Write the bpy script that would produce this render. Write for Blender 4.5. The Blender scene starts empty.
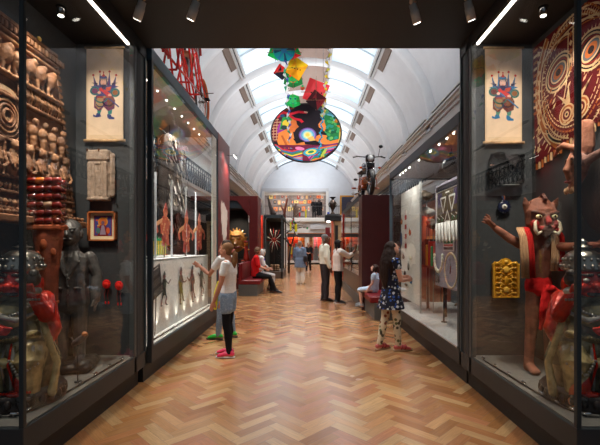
import bpy, bmesh, math, random
import numpy as np
from mathutils import Vector, Matrix, noise

# ------------------------------------------------------------------ camera
SC = bpy.context.scene
COL = SC.collection
EYE = 1.42
F = 400.0
VX, VY = 307.0, 247.0
cam = bpy.data.cameras.new('camera')
cam.sensor_width = 36.0
cam.lens = 24.0
cam.shift_x = (300 - VX) / 600.0
cam.shift_y = (VY - 222.5) / 600.0
cam.clip_start = 0.05
cam.clip_end = 200
camo = bpy.data.objects.new('camera', cam)
COL.objects.link(camo)
camo.location = (0, 0, EYE)
camo.rotation_euler = (math.pi / 2, 0, 0)
SC.camera = camo
# ------------------------------------------------------------------ world, exposure
w = bpy.data.worlds.new('world')
SC.world = w
w.use_nodes = True
w.node_tree.nodes['Background'].inputs[0].default_value = (0.75, 0.85, 1.0, 1)
w.node_tree.nodes['Background'].inputs[1].default_value = 0.22
SC.view_settings.view_transform = 'Standard'
SC.view_settings.look = 'None'
SC.view_settings.gamma = 1
SC.view_settings.exposure = 0.0
SC.view_settings.use_curve_mapping = False
SC.cycles.use_denoising = True
SC.cycles.max_bounces = 8
SC.cycles.transparent_max_bounces = 24
SC.cycles.sample_clamp_indirect = 4.0
SC.cycles.caustics_reflective = False
SC.cycles.caustics_refractive = False

PANE_STRENGTH = 0.92

def light(name, kind, loc, energy, aim=None, color=(1, 1, 1), size=0.1, angle=60, blend=0.6, sy=None):
    l = bpy.data.lights.new(name, kind)
    l.energy = energy
    l.color = color
    if kind == 'SPOT':
        l.spot_size = math.radians(angle)
        l.spot_blend = blend
        l.shadow_soft_size = size
    elif kind == 'AREA':
        l.size = size
        if sy:
            l.shape = 'RECTANGLE'
            l.size_y = sy
    else:
        l.shadow_soft_size = size
    o = bpy.data.objects.new(name, l)
    COL.objects.link(o)
    o.location = loc
    if aim is not None:
        o.rotation_euler = (Vector(aim) - Vector(loc)).to_track_quat('-Z', 'Y').to_euler()
    return o

# added spots under the vault, without fixtures, brightening the floor and the cases
for i, y in enumerate((6.2, 9.3, 12.4, 15.5, 18.6, 21.7, 24.8, 27.9, 31.0)):
    for s in (-1, 1):
        light('hall_fill_spot', 'SPOT', (s * 2.6, y, 7.2), 560, (s * 0.3, y + 0.4, 0), (1.0, 0.94, 0.86), 0.12, 74, 0.8)
for s in (-1, 1):
    light('soffit_wash_light', 'SPOT', (s * 0.5, 2.0, 3.4), 50, (s * 0.4, 3.6, 0), (1.0, 0.88, 0.74), 0.1, 100, 1.0)
for y in (10.5, 16.7, 22.9, 29.0):
    light('vault_fill', 'AREA', (0, y, 5.2), 135, (0, y, 9), (0.96, 0.98, 1.0), 0.3, sy=2.0)  # added area lights with no fixture, they lift the vault

# ------------------------------------------------------------------ materials
def newmat(name):
    m = bpy.data.materials.new(name)
    m.use_nodes = True
    nt = m.node_tree
    return m, nt, nt.nodes['Principled BSDF']

def painted(name, rough=0.6, metal=0.0, var=0.12, scale=30, bump=0.0, bscale=60, coat=0.0, spec=0.5):
    """base colour from the mesh's own paint (attribute) with a little procedural wear"""
    m, nt, b = newmat(name)
    a = nt.nodes.new('ShaderNodeAttribute'); a.attribute_name = 'Col'
    n = nt.nodes.new('ShaderNodeTexNoise'); n.inputs['Scale'].default_value = scale
    n.inputs['Detail'].default_value = 4
    tc = nt.nodes.new('ShaderNodeTexCoord')
    nt.links.new(tc.outputs['Object'], n.inputs['Vector'])
    mr = nt.nodes.new('ShaderNodeMapRange')
    mr.inputs[1].default_value = 0.3; mr.inputs[2].default_value = 0.7
    mr.inputs[3].default_value = 1 - var; mr.inputs[4].default_value = 1 + var
    nt.links.new(n.outputs['Fac'], mr.inputs[0])
    mx = nt.nodes.new('ShaderNodeVectorMath'); mx.operation = 'SCALE'
    nt.links.new(a.outputs['Color'], mx.inputs[0]); nt.links.new(mr.outputs[0], mx.inputs['Scale'])
    nt.links.new(mx.outputs[0], b.inputs['Base Color'])
    b.inputs['Roughness'].default_value = rough
    b.inputs['Metallic'].default_value = metal
    b.inputs['Coat Weight'].default_value = coat
    b.inputs['Specular IOR Level'].default_value = spec
    if bump:
        n2 = nt.nodes.new('ShaderNodeTexNoise'); n2.inputs['Scale'].default_value = bscale
        nt.links.new(tc.outputs['Object'], n2.inputs['Vector'])
        bp = nt.nodes.new('ShaderNodeBump'); bp.inputs['Strength'].default_value = bump
        bp.inputs['Distance'].default_value = 0.01
        nt.links.new(n2.outputs['Fac'], bp.inputs['Height']); nt.links.new(bp.outputs[0], b.inputs['Normal'])
    return m

M = {
    'matte': painted('matte paint', 0.75),
    'satin': painted('satin paint', 0.45, var=0.06),
    'gloss': painted('lacquer', 0.2, var=0.15, coat=0.5),
    'metal': painted('worn metal', 0.3, 1.0, 0.1),
    'chrome': painted('polished metal', 0.12, 1.0, 0.03),
    'cloth': painted('woven cloth', 0.9, var=0.1, scale=60, bump=0.25, bscale=140, spec=0.2),
    'skin': painted('skin', 0.55, var=0.05, scale=20, spec=0.35),
    'hair': painted('hair', 0.62, var=0.25, scale=70, bump=0.3, bscale=120, spec=0.2),
    'wood': painted('old carved wood', 0.72, var=0.35, scale=14, bump=0.5, bscale=40),
    'stone': painted('stone', 0.85, var=0.22, scale=22, bump=0.6, bscale=70),
    'plaster': painted('white plaster', 0.8, var=0.03, scale=3, spec=0.3),
    'paper': painted('printed paper', 0.85, var=0.06, scale=12, spec=0.2),
    'fur': painted('black fur', 1.0, var=0.4, scale=90, bump=1.0, bscale=200, spec=0.1),
    'black': painted('dark powder coat', 0.5, var=0.08, scale=4, bump=0.03, spec=0.4),
    'lacquer_black': painted('dark varnished wood', 0.42, var=0.3, scale=18, bump=0.35, bscale=35),
    'bronze': painted('gilded lacquer', 0.25, 0.15, 0.5, scale=12, bump=0.4, bscale=45, coat=0.4),
    'redboard': painted('dark red stained board', 0.38, var=0.12, scale=5),
}

def emis(name, col, st):
    m, nt, b = newmat(name)
    b.inputs['Base Color'].default_value = (*col, 1)
    b.inputs['Emission Color'].default_value = (*col, 1)
    b.inputs['Emission Strength'].default_value = st
    return m
M['led'] = emis('led strip light', (1.0, 0.86, 0.76), 6)
M['lamp'] = emis('lamp face', (1.0, 0.93, 0.82), 8)
M['tube'] = emis('picture light tube', (1.0, 0.95, 0.88), 6)

def sky_glass():
    m, nt, b = newmat('skylight diffuser')
    n = nt.nodes.new('ShaderNodeTexNoise'); n.inputs['Scale'].default_value = 0.35
    tc = nt.nodes.new('ShaderNodeTexCoord'); nt.links.new(tc.outputs['Object'], n.inputs['Vector'])
    cr = nt.nodes.new('ShaderNodeValToRGB')
    cr.color_ramp.elements[0].position = 0.35; cr.color_ramp.elements[0].color = (0.60, 0.78, 0.90, 1)
    cr.color_ramp.elements[1].position = 0.62; cr.color_ramp.elements[1].color = (0.86, 0.94, 1.0, 1)
    nt.links.new(n.outputs['Fac'], cr.inputs[0])
    nt.links.new(cr.outputs[0], b.inputs['Emission Color'])
    b.inputs['Emission Strength'].default_value = PANE_STRENGTH
    b.inputs['Base Color'].default_value = (0.3, 0.32, 0.35, 1)
    b.inputs['Roughness'].default_value = 0.4
    return m
M['skyglass'] = sky_glass()

def glass_mat(name, tint, refl=1.0, f0=0.016):
    m = bpy.data.materials.new(name); m.use_nodes = True
    nt = m.node_tree
    for n in list(nt.nodes): nt.nodes.remove(n)
    o = nt.nodes.new('ShaderNodeOutputMaterial')
    t = nt.nodes.new('ShaderNodeBsdfTransparent'); t.inputs[0].default_value = (*tint, 1)
    g = nt.nodes.new('ShaderNodeBsdfGlossy'); g.inputs['Roughness'].default_value = 0.0
    g.inputs[0].default_value = (refl, refl, refl, 1)
    ge = nt.nodes.new('ShaderNodeNewGeometry')
    dt = nt.nodes.new('ShaderNodeVectorMath'); dt.operation = 'DOT_PRODUCT'
    nt.links.new(ge.outputs['Normal'], dt.inputs[0]); nt.links.new(ge.outputs['Incoming'], dt.inputs[1])
    def mth(op, a, b=None):
        n = nt.nodes.new('ShaderNodeMath'); n.operation = op
        for i, v in enumerate((a, b)):
            if v is None: continue
            if isinstance(v, (int, float)): n.inputs[i].default_value = v
            else: nt.links.new(v, n.inputs[i])
        return n.outputs[0]
    c = mth('ABSOLUTE', dt.outputs['Value'])
    f = mth('ADD', mth('MULTIPLY', mth('POWER', mth('SUBTRACT', 1.0, c), 5.0), 0.42), f0)
    mx = nt.nodes.new('ShaderNodeMixShader')
    nt.links.new(f, mx.inputs[0]); nt.links.new(t.outputs[0], mx.inputs[1]); nt.links.new(g.outputs[0], mx.inputs[2])
    nt.links.new(mx.outputs[0], o.inputs[0])
    return m
M['glass'] = glass_mat('case glass', (0.97, 0.985, 0.98))
M['frosted'] = painted('frosted film', 0.4, var=0.04)

def floor_mat():
    m, nt, b = newmat('oak herringbone parquet')
    a = nt.nodes.new('ShaderNodeAttribute'); a.attribute_name = 'Col'
    uv = nt.nodes.new('ShaderNodeUVMap'); uv.uv_map = 'UVMap'
    mp = nt.nodes.new('ShaderNodeMapping'); mp.inputs['Scale'].default_value = (6, 60, 1)
    nt.links.new(uv.outputs[0], mp.inputs[0])
    n = nt.nodes.new('ShaderNodeTexNoise'); n.inputs['Scale'].default_value = 1.0; n.inputs['Detail'].default_value = 5
    n.inputs['Distortion'].default_value = 1.2
    nt.links.new(mp.outputs[0], n.inputs['Vector'])
    mr = nt.nodes.new('ShaderNodeMapRange'); mr.inputs[1].default_value = 0.3; mr.inputs[2].default_value = 0.72
    mr.inputs[3].default_value = 0.82; mr.inputs[4].default_value = 1.12
    nt.links.new(n.outputs['Fac'], mr.inputs[0])
    mx = nt.nodes.new('ShaderNodeVectorMath'); mx.operation = 'SCALE'
    nt.links.new(a.outputs['Color'], mx.inputs[0]); nt.links.new(mr.outputs[0], mx.inputs['Scale'])
    nt.links.new(mx.outputs[0], b.inputs['Base Color'])
    # worn varnish: duller and shinier patches
    n2 = nt.nodes.new('ShaderNodeTexNoise'); n2.inputs['Scale'].default_value = 1.3; n2.inputs['Detail'].default_value = 3
    tc = nt.nodes.new('ShaderNodeTexCoord'); nt.links.new(tc.outputs['Object'], n2.inputs['Vector'])
    mr2 = nt.nodes.new('ShaderNodeMapRange'); mr2.inputs[3].default_value = 0.14; mr2.inputs[4].default_value = 0.34
    nt.links.new(n2.outputs['Fac'], mr2.inputs[0]); nt.links.new(mr2.outputs[0], b.inputs['Roughness'])
    b.inputs['Specular IOR Level'].default_value = 0.8
    b.inputs['Coat Weight'].default_value = 0.6
    b.inputs['Coat Roughness'].default_value = 0.22
    return m
M['floor'] = floor_mat()

def srgb(*c):
    """0-255 sRGB to linear"""
    if len(c) == 1: c = c[0]
    out = []
    for v in c:
        v = v / 255.0
        out.append(v / 12.92 if v <= 0.04045 else ((v + 0.055) / 1.055) ** 2.4)
    return tuple(out)

# ------------------------------------------------------------------ mesh helpers
def setcol(me, cols):
    at = me.color_attributes.new('Col', 'FLOAT_COLOR', 'CORNER')
    arr = np.ones((len(me.loops), 4), dtype=np.float32)
    lt = np.empty(len(me.polygons), dtype=np.int32); me.polygons.foreach_get('loop_total', lt)
    c = np.repeat(np.asarray(cols, dtype=np.float32), lt, axis=0)
    arr[:, :3] = c
    at.data.foreach_set('color', arr.ravel())

def link(name, me, mat, parent=None):
    o = bpy.data.objects.new(name, me)
    me.name = name
    if mat is not None: me.materials.append(M[mat] if isinstance(mat, str) else mat)
    COL.objects.link(o)
    if parent is not None: o.parent = parent
    return o

class MB:
    """collects coloured shapes, then links them as ONE mesh"""
    def __init__(s):
        s.v = []; s.f = []; s.c = []; s.sm = []
        s.T = None
    def add(s, vs, fs, col, smooth=False):
        k = len(s.v)
        if s.T is not None: vs = [s.T @ Vector(p) for p in vs]
        s.v += [tuple(p) for p in vs]
        s.f += [tuple(i + k for i in f) for f in fs]
        s.c += [col] * len(fs); s.sm += [smooth] * len(fs)
        return s
    def box(s, lo, hi, col, bev=0.0):
        x0, x1 = sorted((lo[0], hi[0])); y0, y1 = sorted((lo[1], hi[1])); z0, z1 = sorted((lo[2], hi[2]))
        b = min(bev, (x1 - x0) * .45, (y1 - y0) * .45, (z1 - z0) * .45)
        if b <= 0:
            vs = [(x, y, z) for z in (z0, z1) for y in (y0, y1) for x in (x0, x1)]
            fs = [(0, 2, 3, 1), (4, 5, 7, 6), (0, 1, 5, 4), (2, 6, 7, 3), (0, 4, 6, 2), (1, 3, 7, 5)]
            return s.add(vs, fs, col)
        bm = bmesh.new()
        r = bmesh.ops.create_cube(bm, size=1.0)
        for v in bm.verts:
            v.co = Vector(((x0 + x1) / 2 + v.co.x * (x1 - x0), (y0 + y1) / 2 + v.co.y * (y1 - y0), (z0 + z1) / 2 + v.co.z * (z1 - z0)))
        bmesh.ops.bevel(bm, geom=list(bm.edges), offset=b, segments=1, affect='EDGES')
        bm.verts.index_update()
        s.add([v.co.copy() for v in bm.verts], [tuple(v.index for v in f.verts) for f in bm.faces], col)
        bm.free()
        return s
    def loft(s, pts, rad, col, n=10, lat=(1, 0, 0), caps=True, round_ends=False, smooth=True):
        pts = [Vector(p) for p in pts]
        rad = list(rad) if isinstance(rad, (list, tuple)) and len(rad) == len(pts) and not (isinstance(rad, tuple) and len(pts) == 2 and False) else [rad] * len(pts)
        rad = [(r, r) if not isinstance(r, (tuple, list)) else r for r in rad]
        if round_ends:
            def cap(p, t, r):
                P, R = [], []
                m = min(r)
                for a in (0.35, 0.7, 1.0):
                    P.append(p + t * m * math.sin(a * math.pi / 2)); k = max(math.cos(a * math.pi / 2), 0.06); R.append((r[0] * k, r[1] * k))
                return P, R
            t0 = (pts[0] - pts[1]).normalized(); t1 = (pts[-1] - pts[-2]).normalized()
            P, R = cap(pts[0], t0, rad[0]); P2, R2 = cap(pts[-1], t1, rad[-1])
            pts = P[::-1] + pts + P2; rad = R[::-1] + rad + R2
        L = Vector(lat)
        vs = []; fs = []
        N = len(pts)
        for i, p in enumerate(pts):
            t = (pts[min(i + 1, N - 1)] - pts[max(i - 1, 0)])
            if t.length < 1e-9: t = Vector((0, 0, 1))
            t.normalize()
            a = L - t * L.dot(t)
            if a.length < 1e-3:
                a = Vector((0, 1, 0)) - t * t.y
                if a.length < 1e-3: a = Vector((1, 0, 0)) - t * t.x
            a.normalize(); b = t.cross(a)
            L = a
            for k in range(n):
                th = 2 * math.pi * k / n
                vs.append(p + a * (math.cos(th) * rad[i][0]) + b * (math.sin(th) * rad[i][1]))
        for i in range(N - 1):
            for k in range(n):
                k2 = (k + 1) % n
                fs.append((i * n + k, i * n + k2, (i + 1) * n + k2, (i + 1) * n + k))
        if caps:
            fs.append(tuple(range(n))[::-1]); fs.append(tuple((N - 1) * n + k for k in range(n)))
        return s.add(vs, fs, col, smooth)
    def tube(s, p, q, r, col, n=8, r2=None):
        return s.loft([p, q], [(r, r), (r2 if r2 is not None else r,) * 2], col, n)
    def ell(s, c, r, col, n=12, m=8, rot=None):
        c = Vector(c)
        if not isinstance(r, (tuple, list)): r = (r, r, r)
        vs = [Vector((0, 0, -r[2]))]; fs = []
        for i in range(1, m):
            ph = -math.pi / 2 + math.pi * i / m
            for k in range(n):
                th = 2 * math.pi * k / n
                vs.append(Vector((math.cos(ph) * math.cos(th) * r[0], math.cos(ph) * math.sin(th) * r[1], math.sin(ph) * r[2])))
        vs.append(Vector((0, 0, r[2])))
        for k in range(n): fs.append((0, 1 + (k + 1) % n, 1 + k))
        for i in range(m - 2):
            for k in range(n):
                a = 1 + i * n + k; b = 1 + i * n + (k + 1) % n
                fs.append((a, b, b + n, a + n))
        last = len(vs) - 1; base = 1 + (m - 2) * n
        for k in range(n): fs.append((last, base + k, base + (k + 1) % n))
        if rot is not None: vs = [rot @ v for v in vs]
        return s.add([v + c for v in vs], fs, col, True)
    def lathe(s, c, prof, col, n=20, axis='z', smooth=True):
        c = Vector(c); vs = []; fs = []
        for (r, h) in prof:
            for k in range(n):
                th = 2 * math.pi * k / n
                x, y = r * math.cos(th), r * math.sin(th)
                v = {'z': (x, y, h), 'y': (x, h, y), 'x': (h, x, y)}[axis]
                vs.append(c + Vector(v))
        for i in range(len(prof) - 1):
            for k in range(n):
                k2 = (k + 1) % n
                f = (i * n + k, i * n + k2, (i + 1) * n + k2, (i + 1) * n + k)
                fs.append(f if axis != 'y' else f[::-1])
        fs.append(tuple(range(n))[::-1]); fs.append(tuple((len(prof) - 1) * n + k for k in range(n)))
        return s.add(vs, fs, col, smooth)
    def ring(s, c, R, r, col, axis=(0, 1, 0), n=28, m=8, sx=1.0):
        ax = Vector(axis).normalized()
        a = Vector((0, 0, 1)) - ax * ax.z
        if a.length < 1e-3: a = Vector((1, 0, 0))
        a.normalize(); b = ax.cross(a); c = Vector(c)
        vs = []; fs = []
        for i in range(n):
            th = 2 * math.pi * i / n
            d = a * math.cos(th) + b * math.sin(th) * sx
            for k in range(m):
                ph = 2 * math.pi * k / m
                vs.append(c + d * (R + r * math.cos(ph)) + ax * (r * math.sin(ph)))
        for i in range(n):
            for k in range(m):
                i2 = (i + 1) % n; k2 = (k + 1) % m
                fs.append((i * m + k, i * m + k2, i2 * m + k2, i2 * m + k))
        return s.add(vs, fs, col, True)
    def prism(s, poly, O, U, V, t, col, t0=0.0):
        """flat outline in the U,V plane, t thick along U x V"""
        O = Vector(O); U = Vector(U).normalized(); V = Vector(V).normalized(); W = U.cross(V)
        area = sum(poly[i][0] * poly[(i + 1) % len(poly)][1] - poly[(i + 1) % len(poly)][0] * poly[i][1] for i in range(len(poly)))
        if area < 0: poly = poly[::-1]
        n = len(poly)
        vs = [O + U * p[0] + V * p[1] + W * t0 for p in poly] + [O + U * p[0] + V * p[1] + W * (t0 + t) for p in poly]
        fs = [tuple(range(n))[::-1], tuple(range(n, 2 * n))] + [(i, (i + 1) % n, n + (i + 1) % n, n + i) for i in range(n)]
        return s.add(vs, fs, col)
    def build(s, name, mat='matte', parent=None, loc=None):
        me = bpy.data.meshes.new(name)
        me.from_pydata(s.v, [], s.f)
        setcol(me, s.c)
        me.polygons.foreach_set('use_smooth', s.sm)
        me.update()
        o = link(name, me, mat, parent)
        if loc is not None: o.location = loc
        return o

class Paint:
    """pictures on flat things: coloured outlines laid over each other, a fraction of a millimetre thick each"""
    def __init__(s, O, U, V, step=0.00012):
        s.mb = MB(); s.O = Vector(O); s.U = Vector(U).normalized(); s.V = Vector(V).normalized(); s.W = s.U.cross(s.V)
        s.k = 1; s.step = step; s.inside = None
    def poly(s, pts, col, same=False):
        if not same: s.k += 1
        if s.inside is not None and not all(s.inside(*q) for q in pts): return s
        area = sum(pts[i][0] * pts[(i + 1) % len(pts)][1] - pts[(i + 1) % len(pts)][0] * pts[i][1] for i in range(len(pts)))
        if area < 0: pts = pts[::-1]
        vs = [s.O + s.U * p[0] + s.V * p[1] + s.W * (s.k * s.step) for p in pts]
        from mathutils.geometry import tessellate_polygon
        if len(pts) > 4:
            tri = tessellate_polygon([[Vector((p[0], p[1], 0)) for p in pts]])
            fs = []
            for t in tri:
                a, b, c = [pts[i] for i in t]
                ar = (b[0] - a[0]) * (c[1] - a[1]) - (c[0] - a[0]) * (b[1] - a[1])
                fs.append(tuple(t) if ar > 0 else tuple(t)[::-1])
        else: fs = [tuple(range(len(pts)))]
        s.mb.add(vs, fs, col)
        return s
    def ellipse(s, c, rx, ry, col, n=24, rot=0, a0=0, a1=360):
        P = []
        N = n if a1 - a0 >= 360 else n + 1
        for k in range(N):
            th = math.radians(a0 + (a1 - a0) * k / n)
            x, y = rx * math.cos(th), ry * math.sin(th)
            cr, sr = math.cos(math.radians(rot)), math.sin(math.radians(rot))
            P.append((c[0] + x * cr - y * sr, c[1] + x * sr + y * cr))
        return s.poly(P, col)
    def ring(s, c, rx, ry, wd, col, n=28, rot=0, a0=0, a1=360):
        pts = []
        for k in range(n + 1):
            th = math.radians(a0 + (a1 - a0) * k / n)
            cr, sr = math.cos(math.radians(rot)), math.sin(math.radians(rot))
            x, y = rx * math.cos(th), ry * math.sin(th)
            pts.append((c[0] + x * cr - y * sr, c[1] + x * sr + y * cr))
        return s.stroke(pts, wd, col)
    def stroke(s, pts, wd, col):
        s.k += 1
        for i in range(len(pts) - 1):
            a = Vector(pts[i]); b = Vector(pts[i + 1]); d = (b - a)
            if d.length < 1e-9: continue
            d.normalize(); nrm = Vector((-d.y, d.x)) * wd / 2; e = d * wd * 0.2
            s.poly([tuple(a - nrm - e), tuple(b - nrm + e), tuple(b + nrm + e), tuple(a + nrm - e)], col, same=True)
        return s
    def rect(s, x0, y0, x1, y1, col): return s.poly([(x0, y0), (x1, y0), (x1, y1), (x0, y1)], col)

def at(px, py, d):
    return Vector(((px - VX) / F * d, d, EYE - (py - VY) / F * d))

def empty(name, label, cat, loc=(0, 0, 0), rz=0.0, group=None):
    o = bpy.data.objects.new(name, None)
    o.empty_display_size = 0.1
    COL.objects.link(o)
    o.location = loc; o.rotation_euler = (0, 0, rz)
    o['label'] = label; o['category'] = cat
    if group: o['group'] = group
    return o
def tag(o, label, cat, group=None):
    o['label'] = label; o['category'] = cat
    if group: o['group'] = group
    return o
def struct(o):
    o['kind'] = 'structure'
    return o
def dup(root, label=None, loc=None, rz=None):
    r = root.copy(); COL.objects.link(r)
    if loc is not None: r.location = loc
    if rz is not None: r.rotation_euler = (0, 0, rz)
    if label: r['label'] = label
    for ch in list(root.children):
        c = ch.copy(); COL.objects.link(c); c.parent = r
        for g in list(ch.children):
            e = g.copy(); COL.objects.link(e); e.parent = c
    return r

class Blob:
    """overlapping rounded volumes fused into one continuous surface, coloured by the volume each point belongs to"""
    def __init__(s): s.mb = MB(); s.p = []
    def e(s, c, r, col, rot=None):
        if not isinstance(r, (tuple, list)): r = (r, r, r)
        s.mb.ell(c, r, col, 16, 12, rot); s.p.append(('e', np.array(c, float), np.array(r, float), np.array((rot.inverted() if rot is not None else Matrix.Identity(3))), col)); return s
    def l(s, pts, rad, col, lat=(1, 0, 0), n=12, flat=False):
        s.mb.loft(pts, rad, col, n, lat, round_ends=not flat)
        rr = rad if isinstance(rad, (list, tuple)) and len(rad) == len(pts) else [rad] * len(pts)
        rr = [sum(r) / 2 if isinstance(r, (tuple, list)) else r for r in rr]
        s.p.append(('l', [np.array(Vector(p)) for p in pts], rr, None, col)); return s
    def b(s, lo, hi, col, bev=0.01):
        s.mb.box(lo, hi, col, bev)
        lo = np.minimum(lo, hi); hi2 = np.maximum(lo, hi)
        s.p.append(('b', np.array(lo, float), np.array(hi, float), None, col)); return s
    def build(s, name, mat, parent=None, voxel=0.008, smooth=2, wob=0.0, wfreq=12):
        me = bpy.data.meshes.new(name + '_src')
        me.from_pydata(s.mb.v, [], s.mb.f); me.update()
        o = bpy.data.objects.new('tmp', me); COL.objects.link(o)
        md = o.modifiers.new('r', 'REMESH'); md.mode = 'VOXEL'; md.voxel_size = voxel; md.use_smooth_shade = True
        if smooth:
            m2 = o.modifiers.new('s', 'SMOOTH'); m2.iterations = smooth; m2.factor = 0.5
        dg = bpy.context.evaluated_depsgraph_get()
        nm = bpy.data.meshes.new_from_object(o.evaluated_get(dg), depsgraph=dg)
        bpy.data.objects.remove(o); bpy.data.meshes.remove(me)
        nv = len(nm.vertices)
        co = np.empty(nv * 3, dtype=np.float64); nm.vertices.foreach_get('co', co); co = co.reshape(-1, 3)
        best = np.full(nv, 1e9); idx = np.zeros(nv, int)
        cols = []
        for i, p in enumerate(s.p):
            cols.append(p[4])
            if p[0] == 'e':
                q = (co - p[1]) @ p[3].T / p[2]
                d = (np.linalg.norm(q, axis=1) - 1) * p[2].min()
            elif p[0] == 'b':
                q = np.maximum(np.maximum(p[1] - co, co - p[2]), 0); d = np.linalg.norm(q, axis=1)
            else:
                d = np.full(nv, 1e9)
                for j in range(len(p[1]) - 1):
                    a, b = p[1][j], p[1][j + 1]; ab = b - a; L2 = max((ab ** 2).sum(), 1e-12)
                    t = np.clip(((co - a) @ ab) / L2, 0, 1)
                    r = p[2][j] * (1 - t) + p[2][j + 1] * t
                    d = np.minimum(d, np.linalg.norm(co - a - t[:, None] * ab, axis=1) - r)
            k = d < best; best[k] = d[k]; idx[k] = i
        if wob:
            no = np.empty(nv * 3); nm.vertices.foreach_get('normal', no); no = no.reshape(-1, 3)
            dd = np.array([noise.noise(Vector(c) * wfreq) for c in co])
            co += no * (dd * wob)[:, None]; nm.vertices.foreach_set('co', co.ravel())
        at_ = nm.color_attributes.new('Col', 'FLOAT_COLOR', 'POINT')
        arr = np.ones((nv, 4), dtype=np.float32); arr[:, :3] = np.array(cols, dtype=np.float32)[idx]
        at_.data.foreach_set('color', arr.ravel())
        nm.materials.clear(); nm.update()
        return link(name, nm, mat, parent)

R = random.Random(7)
BLK = srgb(46, 49, 51); DARK = srgb(30, 31, 33); CASE_IN = srgb(46, 49, 52); BLUEBLK = srgb(52, 68, 80)
WHITE = srgb(232, 230, 226); REDB = srgb(98, 26, 28); STEEL = srgb(150, 150, 150)
# ================================================================== STRUCTURE
def build_floor():
    mb = MB(); uvs = []
    W = 0.0875; n = 4
    base = [srgb(188, 136, 96), srgb(176, 122, 82), srgb(198, 150, 110), srgb(182, 124, 88), srgb(168, 112, 74), srgb(206, 164, 126), srgb(190, 128, 98)]
    c45 = math.sqrt(0.5)
    mid = 14.0
    K = 300
    def addp(u0, v0, du, dv, horiz):
        g = 0.0009
        P = [(u0 * W + g, v0 * W + g), ((u0 + du) * W - g, v0 * W + g), ((u0 + du) * W - g, (v0 + dv) * W - g), (u0 * W + g, (v0 + dv) * W - g)]
        Q = [((u - v) * c45, (u + v) * c45 + mid) for u, v in P]
        cx = sum(q[0] for q in Q) / 4; cy = sum(q[1] for q in Q) / 4
        if abs(cx) > 2.3 or cy < 0.4 or cy > 34.2: return
        c = R.choice(base); k = R.uniform(0.94, 1.2); c = (c[0] * 1.03, c[1] * 1.05, c[2] * .9)
        mb.add([(x, y, 0.0) for x, y in Q], [(0, 1, 2, 3)], tuple(t * k for t in c))
        o = (R.uniform(0, 9), R.uniform(0, 9))
        L = n * W
        uvs.append([(o[0], o[1]), (o[0] + L, o[1]), (o[0] + L, o[1] + W), (o[0], o[1] + W)] if horiz else [(o[0], o[1]), (o[0], o[1] + W), (o[0] + L, o[1] + W), (o[0] + L, o[1])])
    for y in range(-K, K):
        # horizontal blocks of this row start where (x - y) mod 2n == 0
        for j in range(-45, 46):
            x = y + 2 * n * j
            if abs(x + y) * W * c45 < 24 and abs(x - y) * W * c45 < 3.0: addp(x, y, n, 1, True)
            # vertical block in column y
            v0 = y - 2 * n + 1 + 2 * n * j
            if abs(v0 + y) * W * c45 < 24 and abs(y - v0) * W * c45 < 3.0: addp(y, v0, 1, n, False)
    o = mb.build('floor', 'floor')
    uv = o.data.uv_layers.new(name='UVMap')
    flat = [c for f in uvs for p in f for c in p]
    uv.data.foreach_set('uv', flat)
    struct(o)
    s = MB(); s.box((-6.2, -1.5, -0.2), (6.2, 40, -0.0015), srgb(92, 66, 48)); struct(s.build('floor_base', 'satin'))
build_floor()

A = 3.9; B = 3.315; ZS = 5.3                       # vault half width, rise, springing height
Y0, Y1 = 4.3, 33.0
RIBS = [6.1 + 3.1 * k for k in range(9)]
def arc(x): return ZS + B * math.sqrt(max(0, 1 - (x / A) ** 2))
def arcpts(t0, t1, n, k=1.0):
    return [(A * k * math.cos(t0 + (t1 - t0) * i / n), ZS + B * k * math.sin(t0 + (t1 - t0) * i / n)) for i in range(n + 1)]
TS0 = math.acos(2.38 / A); TS1 = math.acos(0.87 / A)  # skylight from TS0 to TS1
def strip(profile, y0, y1, col, mb, flip=False, up=0.15):
    """sheet of some thickness extruded along y"""
    n = len(profile)
    vs = [(x, y0, z) for x, z in profile] + [(x, y1, z) for x, z in profile]
    vs += [(x, y0, z + up) for x, z in profile] + [(x, y1, z + up) for x, z in profile]
    fs = []
    for i in range(n - 1):
        fs.append((i, i + 1, n + i + 1, n + i)); fs.append((2 * n + i, 3 * n + i, 3 * n + i + 1, 2 * n + i + 1))
    fs += [(0, n, 3 * n, 2 * n), (n - 1, 3 * n - 1, 4 * n - 1, 2 * n - 1)]
    mb.add(vs, fs, col, True)
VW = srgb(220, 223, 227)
mb = MB()
for s in (-1, 1):
    strip([(s * x, z) for x, z in arcpts(0, TS0, 16)], Y0, Y1, VW, mb)
o = mb.build('ceiling_vault', 'plaster'); struct(o)
mb = MB(); strip(arcpts(TS1, math.pi - TS1, 10), Y0, Y1, srgb(158, 138, 128), mb); struct(mb.build('ceiling_ridge', 'plaster'))  # brown tone puts the shade on the ridge plaster into its colour
# skylight panes, one window per bay and side
k = 0
ys = [Y0] + RIBS + [Y1]
for s in (-1, 1):
    for i in range(len(ys) - 1):
        if ys[i + 1] - ys[i] < 0.4: continue
        k += 1
        mb = MB(); strip([(s * x, z + 0.10) for x, z in arcpts(TS0, TS1, 8)], ys[i] + 0.02, ys[i + 1] - 0.02, (0.8, 0.9, 1), mb, up=0.04)
        w_ = struct(mb.build('window_%d' % k, 'skyglass'))
        mb = MB()
        mid = (ys[i] + ys[i + 1]) / 2
        mb.loft([(s * x, mid, z + 0.06) for x, z in arcpts(TS0, TS1, 8)], (0.035, 0.03), srgb(214, 226, 234), 6)
        mb.build('window_frame', 'plaster', w_)
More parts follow.
